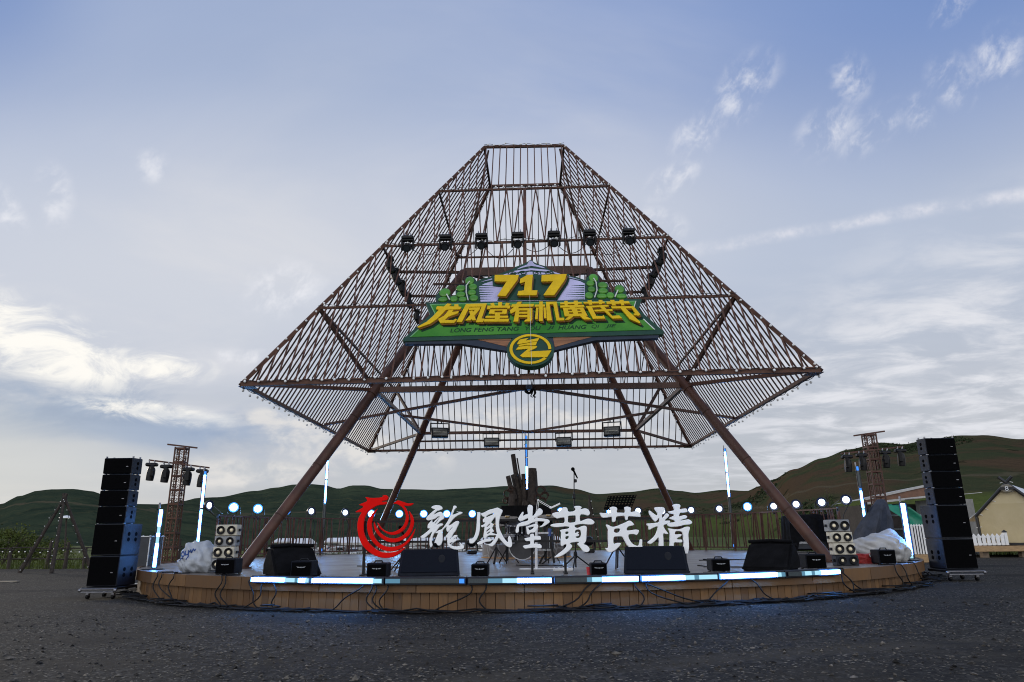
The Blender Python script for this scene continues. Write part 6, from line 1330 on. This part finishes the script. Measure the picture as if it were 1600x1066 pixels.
# dark cloth draped over a stand, right
Yc = -1.8; bluec = mat('slate blue cloth', (.028, .036, .055), .8, 0, .35, 4, .5, 30)
base = [(1338, 862), (1386, 868)]; o = thing('draped_stand', 'tall stand draped in slate blue cloth between the right led bars', 'cloth', dk(1362, Yc)); og = o.location.copy(); mb = MB(); n = 22; rings = []
for (pl_, pr_, py, dpt) in (((1336), 1386, 862, .55), (1338, 1388, 846, .52), (1341, 1390, 832, .48), (1350, 1391, 815, .40), (1359, 1388, 799, .30), (1366, 1386, 788, .2), (1371, 1381, 780.5, .09)):
    L_, R_ = onY(pl_, py, Yc) - og, onY(pr_, py, Yc) - og; ring = []
    for k in range(n): a = 2 * pi * k / n; f_ = 1 + .17 * sin(k * 2.6 + (862 - py) * .02) * (1 if py > 790 else .5); ring.append(((L_.x + R_.x) / 2 + cos(a) * (R_.x - L_.x) / 2 * f_, sin(a) * dpt * f_, max(.02, L_.z + (.0 if py > 860 else 0))))
    rings += ring
mb.add(rings, [(j * n + k, j * n + (k + 1) % n, (j + 1) * n + (k + 1) % n, (j + 1) * n + k) for j in range(6) for k in range(n)] + [tuple(range(6 * n, 7 * n))]); mb.build('cloth', bluec, o, smooth=60)
mb = MB(); mb.beam((.1, .1, 0), (.1, .1, 1.4), .05); mb.build('stand', black, o)

# ---------------------------------------------------------------- cables
rc = random.Random(31)
def hang(label, px, drop_to, sway, loops=0, r=.011):
    a = front_angle(px); p = []; top = rim(a, SR + .03, DZ + .02)
    p.append(rim(a, SR - .25, DZ + .02)); p.append(top + Vector((0, 0, .006)))
    for k in range(1, 11):
        t = k / 10; aa = a + sway * t * t + .006 * sin(t * 7 + px); rr_ = SR + .035 + .05 * sin(pi * t) + .08 * t * t; z = DZ - .01 - (DZ - .03 - gz(0, -9)) * t
        p.append(rim(aa, rr_, max(gz(rim(aa).x, rim(aa).y) + .02, z)))
    e = p[-1]; aa = a + sway
    for k in range(1, 9): aa += .012 * (1 if sway >= 0 else -1); q = rim(aa, SR + .16 + .06 * sin(k * 1.3 + px), 0); q.z = gz(q.x, q.y) + .025; p.append(q)
    loose_cable('cable', label, p, r, 'cables hanging over the stage edge')
for px, sw, lab in ((246, .05, 'from the left short led bar'), (253, .09, 'second from the left short led bar'), (272, .02, 'under the grey sack'), (346, .012, 'below the left amplifier'), (352, .02, 'second below the left amplifier'), (394, .03, 'at the left end of the led floor bars'), (418, -.03, 'crossing it at the left end of the led floor bars'), (432, .01, 'below the first led floor bar'),
                    (566, -.05, 'looping left below the second led floor bar'), (578, .012, 'straight down below the second led floor bar'), (584, .02, 'beside it below the second led floor bar'), (603, .0, 'thin, at the joint of the second and third led floor bars'), (740, -.055, 'long and slanting below the fourth led floor bar'), (754, .005, 'short, below the fourth led floor bar'),
                    (926, -.07, 'slanting left below the fifth led floor bar'), (938, -.05, 'beside it slanting left below the fifth led floor bar'), (996, .0, 'straight down between the fifth and sixth led floor bars'), (1000, .08, 'slanting right from below the sixth led floor bar'), (1004, .13, 'slanting farthest right from below the sixth led floor bar'),
                    (1132, -.06, 'slanting left below the seventh led floor bar'), (1168, .06, 'slanting right below the seventh led floor bar'), (1308, .04, 'at the right end of the led floor bars'), (1313, .09, 'slanting right from the right end of the led floor bars'), (1318, .02, 'short at the right end of the led floor bars'), (1398, .0, 'below the amplifier at the right stage edge'), (1408, .03, 'right of the amplifier at the right stage edge'), (1428, .02, 'from the right short led bar')):
    hang('black stage rim cable ' + lab, px, 0, sw)
mb = MB()                                              # the tangle along the foot of the stage
for i in range(26):
    a0_ = rc.uniform(-1.15, 1.15); L_ = rc.uniform(.25, .8); r0 = SR + rc.uniform(.0, .20); pts = []
    for k in range(26): a = a0_ + L_ * k / 25; q = rim(a, r0 + .05 * sin(k * .9 + i) + .03 * sin(k * 2.3 + i * 2), 0); q.z = gz(q.x, q.y) + .018 + rc.uniform(0, .035) + (.03 if rc.random() < .1 else 0); pts.append(q)
    mb.tube(pts, rc.choice((.010, .012, .015)), 5)
for i in range(30):
    a0_ = rc.choice((rc.gauss(-.95, .1), rc.gauss(1.0, .12), rc.uniform(-1, 1), rc.gauss(.62, .1))); c_ = rim(a0_, SR + .14, 0); pts = []; R_ = rc.uniform(.08, .2)
    for k in range(22): t = k * .55; q = c_ + Vector((cos(t) * R_ * 1.5, sin(t) * R_ * .55, 0)); q.z = gz(q.x, q.y) + .02 + .004 * k; pts.append(q)
    mb.tube(pts, .010, 5)
tag(mb.build('cable_tangle', cablemat, smooth=70), 'tangle of black cables lying along the foot of the round stage', 'cables', kind='stuff')
for i, (pts, lab) in enumerate((([(1090, -7.5), (1110, -8.2), (1160, -8.4), (1240, -8.1), (1262, -8.3)], 'cable lying on the deck between the covered monitor and the right leg'), ([(1200, -6.8), (1238, -7.4), (1250, -6.9), (1220, -6.6), (1268, -7.9)], 'cable looping on the deck beside the right leg'), ([(1096, -4.2), (1130, -4.6), (1180, -4.4), (1090, -4.8), (1150, -5.0)], 'long cable loop on the rear right deck'), ([(806, -6.4), (830, -6.8), (860, -6.7), (880, -7.0)], 'cable on the deck in front of the drum kit'), ([(560, -6), (610, -6.6), (640, -7.6), (628, -8.1)], 'cable running to the short microphone stand'))):
    P_ = []; pp = [dk(px, Y) for px, Y in pts]
    for a, b_ in zip(pp, pp[1:]):
        for k in range(6): P_.append(a.lerp(b_, k / 6) + Vector((.04 * sin(k + i), .06 * sin(k * 1.7), .014)))
    loose_cable('cable', lab, P_, .011, 'cables on the deck')
# ---------------------------------------------------------------- right: safari tent on a timber deck, picket fence, kiosk
timber = mat('new timber', (.36, .23, .11), .65, 0, .25, 5, .25, 60, stretch=(1, 8, 8)); postw = mat('grey timber', (.15, .11, .075), .75, 0, .3, 6, .3, 60)
canvas = bpy.data.materials.new('tent canvas'); canvas.use_nodes = True; B = NB(canvas.node_tree); P = canvas.node_tree.nodes['Principled BSDF']; pos = B.n('ShaderNodeTexCoord').outputs['Object']
c = B.mix(B.ss(B.noise(pos, .9, 5, .6), .3, .7), (.56, .465, .27), (.66, .56, .36)); s3 = B.n('ShaderNodeSeparateXYZ'); B.link(pos, s3.inputs[0])
c = B.mix(B.m('MULTIPLY', B.ss(s3.outputs[2], 1.56, 1.54), .35), c, (.43, .33, .155)); B.link(c, P.inputs['Base Color']); P.inputs['Roughness'].default_value = .85
bp = B.n('ShaderNodeBump'); bp.inputs['Strength'].default_value = .5; bp.inputs['Distance'].default_value = .06; B.link(B.noise(B.vm('MULTIPLY', pos, (1.2, 1, .6)), 1.5, 5, .55, .8), bp.inputs['Height']); B.link(bp.outputs[0], P.inputs['Normal'])
YT = 6.0; g = gz(19, YT); zdk = onY(1570, 853, YT - .6).z; zg = onY(1570, 869, YT - .6).z
pd = thing('timber_platform', 'low raised timber platform under the safari tent at the right picture edge', 'platform', (atX(1523, YT - .6, zdk), YT - .6, zg)); pw_, pdp = 9.0, 8.0; hp = zdk - zg
for k in range(18): MB().bbox((pw_ / 2, .22 + k * .44, hp - .04), (pw_, .43, .05), .006).build('board', timber, pd)
MB().bbox((pw_ / 2, .0, hp - .10), (pw_ + .04, .05, .20), .006).build('edge_board', timber, pd)
for k in range(7): MB().bbox((.45 + k * 1.42, .25, (hp - .16) / 2 - .1), (.22, .22, hp + .05), .008).build('leg', postw, pd)
tn = thing('safari_tent', 'large cream canvas safari tent with white flysheet and oval number plaque', 'tent', (onY(1573, 757, YT).x, YT, zdk)); og = tn.location.copy()
ap = onY(1573, 757, YT) - og; ev = onY(1529, 806, YT) - og; bl = Vector((0, 0, .02)); hw = abs(ev.x) * .92; dp = 6.5; tn.rotation_euler = (0, 0, radians(-40))
def wallmesh(nu=26, nv=22):
    vs = []; fs = []
    for j in range(nv + 1):
        v = j / nv; z = bl.z * (1 - v) + ap.z * v; ze = ev.z; half = hw * 1.0 if z < ze else hw * max(0, (ap.z - z) / (ap.z - ze)); half = half - (.07 if z < ze else .0)
        for i in range(nu + 1):
            u = -1 + 2 * i / nu; x = u * half; y = .05 * noise.noise(Vector((x * .8, z * .9, 3))) - .05 * max(0, 1 - abs(z - .45 - .5 * abs(u)) * 6) * noise.noise(Vector((x * 1.3, z, 8))) ; vs.append((x, y, max(.02, z)))
    for j in range(nv):
        for i in range(nu): a = j * (nu + 1) + i; fs.append((a, a + 1, a + nu + 2, a + nu + 1))
    return vs, fs
vs, fs = wallmesh(); MB().add(vs, fs).build('gable_wall', canvas, tn, smooth=60)
mb = MB()
for s_ in (-1, 1): mb.add([(s_ * hw * .97, .0, .02), (s_ * hw * .97, dp, .02), (s_ * hw * .97, dp, ev.z), (s_ * hw * .97, 0, ev.z)], [(0, 1, 2, 3)])
mb.build('side_wall', canvas, tn)
flym = mat('white flysheet', (.62, .63, .63), .6, 0, .08, 2, .2, 8)
def rect(a, b_, c_, d): return [a, b_, c_, d]
for s_ in (-1, 1):
    mb = MB(); nu, nv = 10, 10; vs = []; fs = []
    for j in range(nv + 1):
        for i in range(nu + 1):
            u, v = i / nu, j / nv; p = Vector((0, dp * v - .02, ap.z + .05)).lerp(Vector((s_ * (hw + .35), dp * v - .02, ev.z - .16)), u); p.z -= .07 * sin(pi * u) + .02 * sin(v * 9) * u; vs.append(p)
    for j in range(nv):
        for i in range(nu): a = j * (nu + 1) + i; fs.append((a, a + 1, a + nu + 2, a + nu + 1))
    MB().add(vs, fs).build('flysheet', flym, tn, smooth=60).modifiers.new('t', 'SOLIDIFY').thickness = .015
pole_m = mat('black tent pole', (.012, .012, .013), .45, 0, .2, 8)
for s_ in (-1, 1):
    tipx = -s_ * .22; MB().tube([(tipx, -.10, ap.z + .28), (s_ * hw, -.10, ev.z)], .058, 8).build('gable_pole', pole_m, tn, smooth=60)
    MB().tube([(s_ * hw, -.10, ev.z), (s_ * (hw - .05), -.10, .0)], .05, 8).build('corner_pole', pole_m, tn, smooth=60); MB().beam((s_ * (hw - .02), -.10, ev.z * .30), (s_ * (hw - .95), -.10, .05), .07).build('knee_brace', pole_m, tn)
    mb = MB()
    for t in (.12, .35, .6, .8, .95): p = Vector((tipx, -.10, ap.z + .28)).lerp(Vector((s_ * hw, -.10, ev.z)), t); mb.tube([p - Vector((.05, .0, .0)), p + Vector((.05, .0, .0)), p + Vector((-s_ * .16, .08, -.05))], .012, 5)
    for t in (.25, .6): mb.tube([(s_ * hw, -.16, ev.z * t), (s_ * (hw + .05), -.1, ev.z * t), (s_ * (hw - .12), -.02, ev.z * t + .03)], .012, 5)
    mb.build('lashing', whitemetal, tn)
MB().beam((-hw, -.07, .05), (hw, -.07, .05), .05, .09).build('base_bar', pole_m, tn)
MB().prism([(-.10, .03), (.10, .03), (.05, .22), (-.02, .30), (-.06, .2)], -.10, -.075, lambda u, v, t: (1.05 + u * 1.4, t, v)).build('tied_flap', mat('canvas shade cloth', (.33, .25, .12), .85, 0, .2, 6), tn)
pqm = mat('plaque wood', (.20, .18, .14), .6, 0, .2, 9); pq = MB().lathe([(.001, .03), (.155, .03), (.17, .015), (.17, 0), (.001, 0)], 24, Matrix.Translation((0, -.19, ap.z - .16)) @ Matrix.Diagonal((1.18, 1, .92, 1)) @ Matrix.Rotation(pi / 2, 4, 'X')).build('plaque', pqm, tn, smooth=40)
MB().bbox((0, -.235, ap.z - .16), (.44, .02, .10), .004).build('plaque_band', pole_m, pq)
me = text_mesh('8', .25, 0, .004, 'CENTER'); 
for v in me.vertices: v.co = Vector((v.co.x * 1.05, -.25 - v.co.z, ap.z - .25 + v.co.y))
me.materials.clear(); me.materials.append(whitemetal); o = bpy.data.objects.new('number', me); COL.objects.link(o); o.parent = pq
def picket(label, px0, px1, Y, zb, h, n, endpost=True):
    x0, x1 = atX(px0, Y, zb), atX(px1, Y, zb); o = thing('picket_fence', label, 'picket fence', (x0, Y, zb)); L_ = x1 - x0
    for k in range(n): x = L_ * (k + .5) / n; MB().prism([(-.06, 0), (.06, 0), (.06, h - .05), (.0, h + .03), (-.06, h - .05)], -.012, .012, lambda u, v, t: (x + u, t, v)).build('picket', whitemetal, o)
    for z in (h * .12, h * .78): MB().bbox((L_ / 2, .035, z), (L_, .04, .07), .005).build('rail', whitemetal, o)
    if endpost:
        pp = MB().bbox((L_ + .04, .02, h * .58), (.12, .12, h * 1.16), .01).build('post', whitemetal, o); MB().lathe([(.09, 0), (.09, .03), (.0, .10)], 4, Matrix.Translation((L_ + .04, .02, h * 1.16)) @ Matrix.Rotation(pi / 4, 4, 'Z')).build('cap', pole_m, pp)
zf = zdk + .02
picket('white picket fence along the front of the timber platform before the safari tent', 1521, 1572, YT - .45, zf, onY(1560, 835, YT - .45).z - zf, 7)
Yq = 2.2; picket('short piece of white picket fence half hidden behind the right line array stack', 1429, 1450, Yq, gz(12, Yq) + .25, .92, 5, False)
o = tag(MB().bbox((0, 0, .12), (1.0, .5, .24), .01).build('timber_step', timber, loc=(atX(1440, Yq - .4, .2), Yq - .1, gz(12, Yq))), 'low timber step under the short white picket fence on the right', 'step')
# kiosk with a pale flat roof behind the stage on the right
Yk = 16.0; q = lambda px, py, dy=0: onY(px, py, Yk + dy); x0, x1 = q(1352, 790).x, q(1462, 775).x; zr = q(1400, 781).z; kg = -.16
ks = thing('kiosk', 'dark timber kiosk with a flat white edged roof behind the stage on the right', 'kiosk', ((x0 + x1) / 2, Yk, kg)); kw = x1 - x0; kh = zr - kg; slope = (q(1460, 778).z - q(1352, 790).z) / kw
dark_wood = mat('dark kiosk boards', (.028, .022, .020), .8, 0, .3, 5); whitepaint = mat('white painted board', (.36, .355, .345), .5, 0, .08, 5)
MB().box((0, 2.0, kh * .46), (kw * .9, 3.4, kh * .92)).build('body', dark_wood, ks)
for dz_k, nm, m_ in ((.0, 'eaves_board', whitepaint), (.62, 'roof_edge', whitepaint)): MB().beam((-kw / 2, -.1, kh + dz_k * .35 - slope * kw / 2), (kw / 2, -.1, kh + dz_k + slope * kw / 2), .06, .11).build(nm, m_, ks)
MB().add([(-kw / 2, 0, kh - slope * kw / 2 + .06), (kw / 2, 0, kh + slope * kw / 2 + .06), (kw / 2, 0, kh + .56 + slope * kw / 2), (-kw / 2, 0, kh + .16 - slope * kw / 2)], [(0, 1, 2, 3)]).build('fascia', mat('brown fascia', (.14, .065, .035), .6, 0, .2, 4), ks)
MB().add([(-kw / 2, 0, kh + .22 - slope * kw / 2), (kw / 2, 0, kh + .66 + slope * kw / 2), (kw / 2, 4.2, kh + .5 + slope * kw / 2), (-kw / 2, 4.2, kh + .1 - slope * kw / 2)], [(0, 1, 2, 3)]).build('roof', whitepaint, ks)
# trestle with gear and a green tarpaulin hung beside it
Yg = 3.0; q = lambda px, py, dy=0: onY(px, py, Yg + dy); o = thing('equipment_rack', 'dark equipment trestle with a pale top edge behind the right short led bar', 'rack', (q(1415, 840).x, Yg, gz(12, Yg))); og = o.location.copy()
tl, tr_ = q(1388, 806) - og, q(1446, 806) - og; MB().bbox(((tl.x + tr_.x) / 2, .4, tl.z), (tr_.x - tl.x, .9, .06), .01).build('top', metal, o)
for x in (tl.x + .05, tr_.x - .05): MB().beam((x, .0, 0), (x, .0, tl.z), .06).build('leg', steel, o); MB().beam((x, .8, 0), (x, .8, tl.z), .06).build('leg', steel, o)
MB().bbox(((tl.x + tr_.x) / 2, .45, tl.z * .42), ((tr_.x - tl.x) * .86, .7, tl.z * .5), .02).build('crate', casem, o); MB().bbox(((tl.x + tr_.x) / 2, .02, tl.z * .70), ((tr_.x - tl.x) * .9, .04, .05), .006).build('shelf_edge', metal, o)
gt = mat('green tarpaulin', (.012, .20, .12), .5, 0, .2, 2.5, .5, 6); o = thing('green_tarpaulin', 'green tarpaulin hung slantwise beside the right line array stack', 'tarpaulin', q(1412, 800, -.6)); og = o.location.copy()
cor = [q(1379, 789, -.2) - og, q(1404, 788, -.3) - og, q(1420, 791, -.5) - og, q(1446, 812, -.6) - og, q(1450, 838, -.7) - og, q(1426, 832, -.7) - og, q(1404, 808, -.5) - og, q(1388, 797, -.3) - og]
cen = sum(cor, Vector()) / len(cor); vs = []; fs = []; n = len(cor); K = 6; dense = [cor[i].lerp(cor[(i + 1) % n], k / 6) for i in range(n) for k in range(6)]; m_ = len(dense)
for j in range(K + 1):
    for p in dense: w_ = cen.lerp(p, j / K); vs.append(w_ + Vector((0, .10 * sin(w_.x * 7 + w_.z * 4) + .06 * noise.noise(w_ * 3), 0)))
for j in range(K):
    for i in range(m_): fs.append((j * m_ + i, j * m_ + (i + 1) % m_, (j + 1) * m_ + (i + 1) % m_, (j + 1) * m_ + i))
t_ = MB().add(vs, fs).build('sheet', gt, o, smooth=80); t_.modifiers.new('t', 'SOLIDIFY').thickness = .012
MB().tube([cor[0], cor[1], cor[2]], .018, 6).build('top_rope', cablemat, o)
# small pale stretch of roof beyond the speaker stack
o = thing('shed', 'small pale roofed grey shed between the right line array and the safari tent', 'shed', (atX(1512, 14, 1), 14, -.16)); zz = onY(1514, 770, 14).z + .16
MB().bbox((-.4, .9, zz * .45), (1.9, 1.8, zz * .9), .02).build('wall', mat('grey shed wall', (.20, .20, .19), .7, 0, .15, 3), o); MB().beam((-1.8, .9, zz * .93), (1.0, .9, zz * 1.0), 2.0, .03).build('roof', whitepaint, o)

# ---------------------------------------------------------------- behind the railing: parked cars and white market tents
def paint(n_, c_): return mat('car paint ' + n_, c_, .3, .1, .05, 2, spec=.6)
paints = [('white', (.62, .63, .64)), ('silver', (.34, .35, .37)), ('white', (.62, .63, .64)), ('black', (.02, .02, .023)), ('white', (.62, .63, .64)), ('grey', (.13, .135, .15)), ('white', (.62, .63, .64)), ('dark blue', (.02, .035, .09)), ('white', (.62, .63, .64)), ('silver', (.34, .35, .37)), ('white', (.62, .63, .64)), ('red', (.28, .02, .02))]
cg = mat('car glass', (.02, .025, .03), .1, 0, .1, 4, spec=.8); tyre = mat('tyre', (.015, .015, .016), .8, 0, .2, 20)
def car_proto(suv):
    o = thing('parked_car', 'car', 'car', (0, 0, 0), group='cars parked beyond the stage railing'); L_, W_, H_ = (4.6, 1.85, 1.72) if suv else (4.5, 1.78, 1.45)
    pr_ = [(-.5, .16), (-.49, .40), (-.47, .52), (-.24, .60), (.47, .62), (.495, .5), (.5, .18)]; mb = MB(); poly = [(x * L_, z * H_) for x, z in pr_]
    n = len(poly); vs = [(x, -W_ / 2, z) for x, z in poly] + [(x, W_ / 2, z) for x, z in poly]; mb.add(vs, [tuple(range(n)), tuple(range(n, 2 * n))[::-1]] + [(i, n + i, n + (i + 1) % n, (i + 1) % n) for i in range(n)])
    cab_ = [(-.27, .58), (-.12, .97), (.05, 1.0), (.36, .98), (.47, .60)] if suv else [(-.27, .58), (-.10, .97), (.06, 1.0), (.22, .97), (.38, .62)]; poly = [(x * L_, z * H_) for x, z in cab_]; n = len(poly)
    vs = [(x, -W_ / 2 * (.98 if z < .7 * H_ else .80), z) for x, z in poly] + [(x, W_ / 2 * (.98 if z < .7 * H_ else .80), z) for x, z in poly]; mb.add(vs, [tuple(range(n)), tuple(range(n, 2 * n))[::-1]] + [(i, n + i, n + (i + 1) % n, (i + 1) % n) for i in range(n)])
    bd = mb.build('body', paint('white', (.62, .63, .64)), o); bm = bmesh.new(); bm.from_mesh(bd.data); bmesh.ops.bevel(bm, geom=list(bm.edges), offset=.05, segments=2, affect='EDGES'); bm.to_mesh(bd.data); bm.free()
    for s_ in (-1, 1):
        mb = MB(); f0 = [(-.235, .64), (-.115, .91), (.03, .945), (.03, .64)]; f1 = [(.05, .64), (.05, .945), (.33 if suv else .20, .92), (.42 if suv else .33, .64)]
        for f_ in (f0, f1):
            yy_ = lambda z: s_ * (W_ / 2 * (.98 - .18 * max(0, (z - .58) / .40)) + .012); mb.add([(x * L_, yy_(z), z * H_) for x, z in f_], [(0, 1, 2, 3)])
        mb.build('side_window', cg, o)
    for a, c_ in (((-.268, .61), (-.128, .94)), ((.462 if suv else .372, .64), (.368 if suv else .232, .93))):
        e = -.012 if a[0] < 0 else .012; MB().add([(a[0] * L_ + e, -W_ * .43, a[1] * H_), (a[0] * L_ + e, W_ * .43, a[1] * H_), (c_[0] * L_ + e, W_ * .38, c_[1] * H_), (c_[0] * L_ + e, -W_ * .38, c_[1] * H_)], [(0, 1, 2, 3)]).build('windscreen' if a[0] < 0 else 'rear_window', cg, o)
    for x in (-.31, .31):
        for s_ in (-1, 1):
            w_ = MB().lathe([(.17, -.10), (.30, -.11), (.33, -.07), (.33, .07), (.30, .11), (.17, .10)], 18, Matrix.Translation((x * L_, s_ * W_ * .44, .33)) @ Matrix.Rotation(pi / 2, 4, 'X')).build('wheel', tyre, o, smooth=50)
            MB().lathe([(.001, .1), (.19, .1), (.19, -.1), (.001, -.1)], 12, Matrix.Translation((x * L_, s_ * W_ * .445, .33)) @ Matrix.Rotation(pi / 2, 4, 'X')).build('rim', metal, w_)
    for s_ in (-1, 1): MB().bbox((-L_ * .493, s_ * W_ * .36, .47 * H_), (.06, .34, .13), .02).build('headlight', whitemetal, o); MB().bbox((L_ * .497, s_ * W_ * .38, .53 * H_), (.05, .26, .15), .02).build('tail_light', mat('tail lamp red', (.3, .02, .02), .3, 0, .1, 5), o)
    return o
protos = [car_proto(False), car_proto(True)]; first = [True, True]; rk = random.Random(19)
where = []
for row, (d0, n_, xa, xb) in enumerate(((138, 9, 432, 762), (158, 9, 424, 768), (182, 10, 428, 770), (212, 10, 424, 768), (250, 10, 436, 770))):
    for k in range(n_): where.append((xa + (xb - xa) * (k + rk.uniform(.1, .9)) / n_, d0 + rk.uniform(-7, 7)))
_T = ['', '', 'twenty', 'thirty', 'forty', 'fifty']; _TO = ['', '', 'twentieth', 'thirtieth', 'fortieth', 'fiftieth']
CARN = [ordinal(i) if i < 20 else (_TO[(i + 1) // 10] if (i + 1) % 10 == 0 else _T[(i + 1) // 10] + '-' + ordinal((i + 1) % 10 - 1)) for i in range(59)]
for i, (px, dist) in enumerate(sorted(where)):
    k = rk.random() < .45; nm, cc = paints[i % len(paints)]; pr0 = protos[k]
    o = pr0 if first[k] else tree_copy(pr0); first[k] = False
    Y = CAM.y + dist; xx = atX(px, Y, -3); o.location = (xx, Y, meadow_z(xx, Y)); o.rotation_euler = (0, 0, rk.choice((0, pi, pi / 2, .3, -.25, 1.3)) + rk.uniform(-.15, .15))
    o['label'] = f'{nm} {"tall" if k else "low"} car, {CARN[i]} from the left beyond the railing'
    body = next(c_ for c_ in children(o) if c_.name.startswith('body')); body.material_slots[0].link = 'OBJECT'; body.material_slots[0].material = paint(nm, cc)
roofm = mat('white pvc roof', (.66, .67, .68), .5, 0, .06, 2)
def mtent(label, px, dist, w, h, d=5.0):
    dist += 120 + rk.uniform(-30, 60); w *= rk.uniform(.55, .8); h *= rk.uniform(1.0, 1.5); Y = CAM.y + dist; o = thing('market_tent', label, 'market tent', (atX(px, Y, -1), Y, meadow_z(atX(px, Y, -1), Y)), rk.uniform(-.1, .1), group='white market tents beyond the railing')
    MB().add([(-w / 2, -d / 2, h * .68), (w / 2, -d / 2, h * .68), (w / 2, d / 2, h * .68), (-w / 2, d / 2, h * .68), (-w * .4, 0, h), (w * .4, 0, h)], [(0, 1, 5, 4), (2, 3, 4, 5), (1, 2, 5), (3, 0, 4), (0, 3, 2, 1)]).build('roof', roofm, o); MB().box((0, -d / 2 - .01, h * .64), (w, .03, h * .12)).build('valance', whitepaint, o)
    for sx in (-1, -.33, .33, 1):
        for sy in (-1, 1): MB().beam((sx * w * .49, sy * d * .48, 0), (sx * w * .49, sy * d * .48, h * .68), .08).build('leg', metal, o)
    MB().box((0, d * .47, h * .33), (w * .96, .04, h * .60)).build('back_wall', mat('grey tent wall', (.25, .26, .28), .6, 0, .2, 3), o); mb = MB()
    for t in (-.3, .1, .35): mb.bbox((w * t, -d * .2, .45), (w * .18, .8, .9), .03)
    mb.build('counter', mat('counter cloth', (.16, .18, .22), .7, 0, .3, 2), o)
for px, dist, w, h, lab in ((446, 60, 9, 2.4, 'white market tent glimpsed at the far left beyond the railing'), (474, 44, 7, 2.4, 'white market tent glimpsed left of the led bar behind the left leg'), (526, 108, 9, 2.4, 'white market tent glimpsed right of the led bar behind the left leg'), (552, 48, 8, 2.6, 'white market tent glimpsed left of the dragon ring'), (584, 112, 10, 2.3, 'white market tent glimpsed through the dragon ring'), (612, 50, 7, 2.5, 'smaller nearer white market tent glimpsed through the dragon ring'), (636, 110, 12, 2.7, 'long white market tent between the dragon ring and the first character'),
    (668, 52, 8, 2.4, 'nearer white market tent behind the first white character'), (700, 106, 13, 2.7, 'long white market tent just right of the first white character'), (738, 56, 9, 2.5, 'white market tent behind the second white character'), (764, 100, 10, 2.4, 'white market tent at the right of the far tents beside the fire pit'), (862, 96, 8, 2.4, 'white market tent glimpsed right of the log pile')):
    mtent(lab, px, dist, w, h)
# a slim white bollard row and sparse shrubs on the right meadow, one lone tree
o = thing('spindly_tree', 'spindly young tree on the meadow behind the railing right of the right front leg', 'tree', (atX(1303, 40, 0), 40, -.16)); tp_ = onY(1300, 762, 40).z + .16
mb = MB(); mb.tube([(0, 0, 0), (.1, 0, tp_ * .5), (-.05, 0, tp_)], [.07, .05, .015], 6); rt = random.Random(6); tips = []
for i in range(26):
    z = tp_ * rt.uniform(.25, .95); a = rt.random() * 6.3; l = rt.uniform(.3, .8) * (1.25 - z / tp_); e = Vector((cos(a) * l, sin(a) * l, z + l * 1.1)); mb.tube([(0.05, 0, z), e * .5 + Vector((0, 0, z * .5)), e], [.02, .014, .006], 4); tips.append(e)
mb.build('trunk', oldwood, o); mb = MB()
for i in range(520):
    p = rt.choice(tips) + Vector((rt.gauss(0, .16), rt.gauss(0, .16), rt.gauss(0, .2))); s_ = rt.uniform(.03, .06); a = Vector((rt.gauss(0, 1), rt.gauss(0, 1), rt.gauss(0, 1))).normalized(); b_ = a.orthogonal().normalized(); mb.add([p - a * s_, p + b_ * s_ * .5, p + a * s_, p - b_ * s_ * .5], [(0, 1, 2, 3)])
mb.build('crown', leaf_m, o, fix=False)
tp2 = thing('pole_tripod', 'distant tripod of thin poles with bulbs between the microphone stand and the music stand', 'tripod', (atX(925, 22, 0), 22, -.16)); ap2 = onY(921, 779, 22) - tp2.location
for px in (914, 928, 942): b0_ = Vector((atX(px, 22, 0) - tp2.location.x, (px - 928) * .06, 0)); MB().tube([b0_, b0_.lerp(ap2, 1.06)], [.07, .05], 7).build('pole', oldwood, tp2, smooth=60)
p0 = tp2.location + Vector((atX(942, 22, 0) - tp2.location.x, .8, 0)); string_of_bulbs('string_light', 'string of bulbs down the right pole of the distant tripod behind the lettering', [tuple((tp2.location + ap2).lerp(p0, k / 20 * .95) + Vector((.05 * sin(k * 2), -.1, 0))) for k in range(21)], .45)
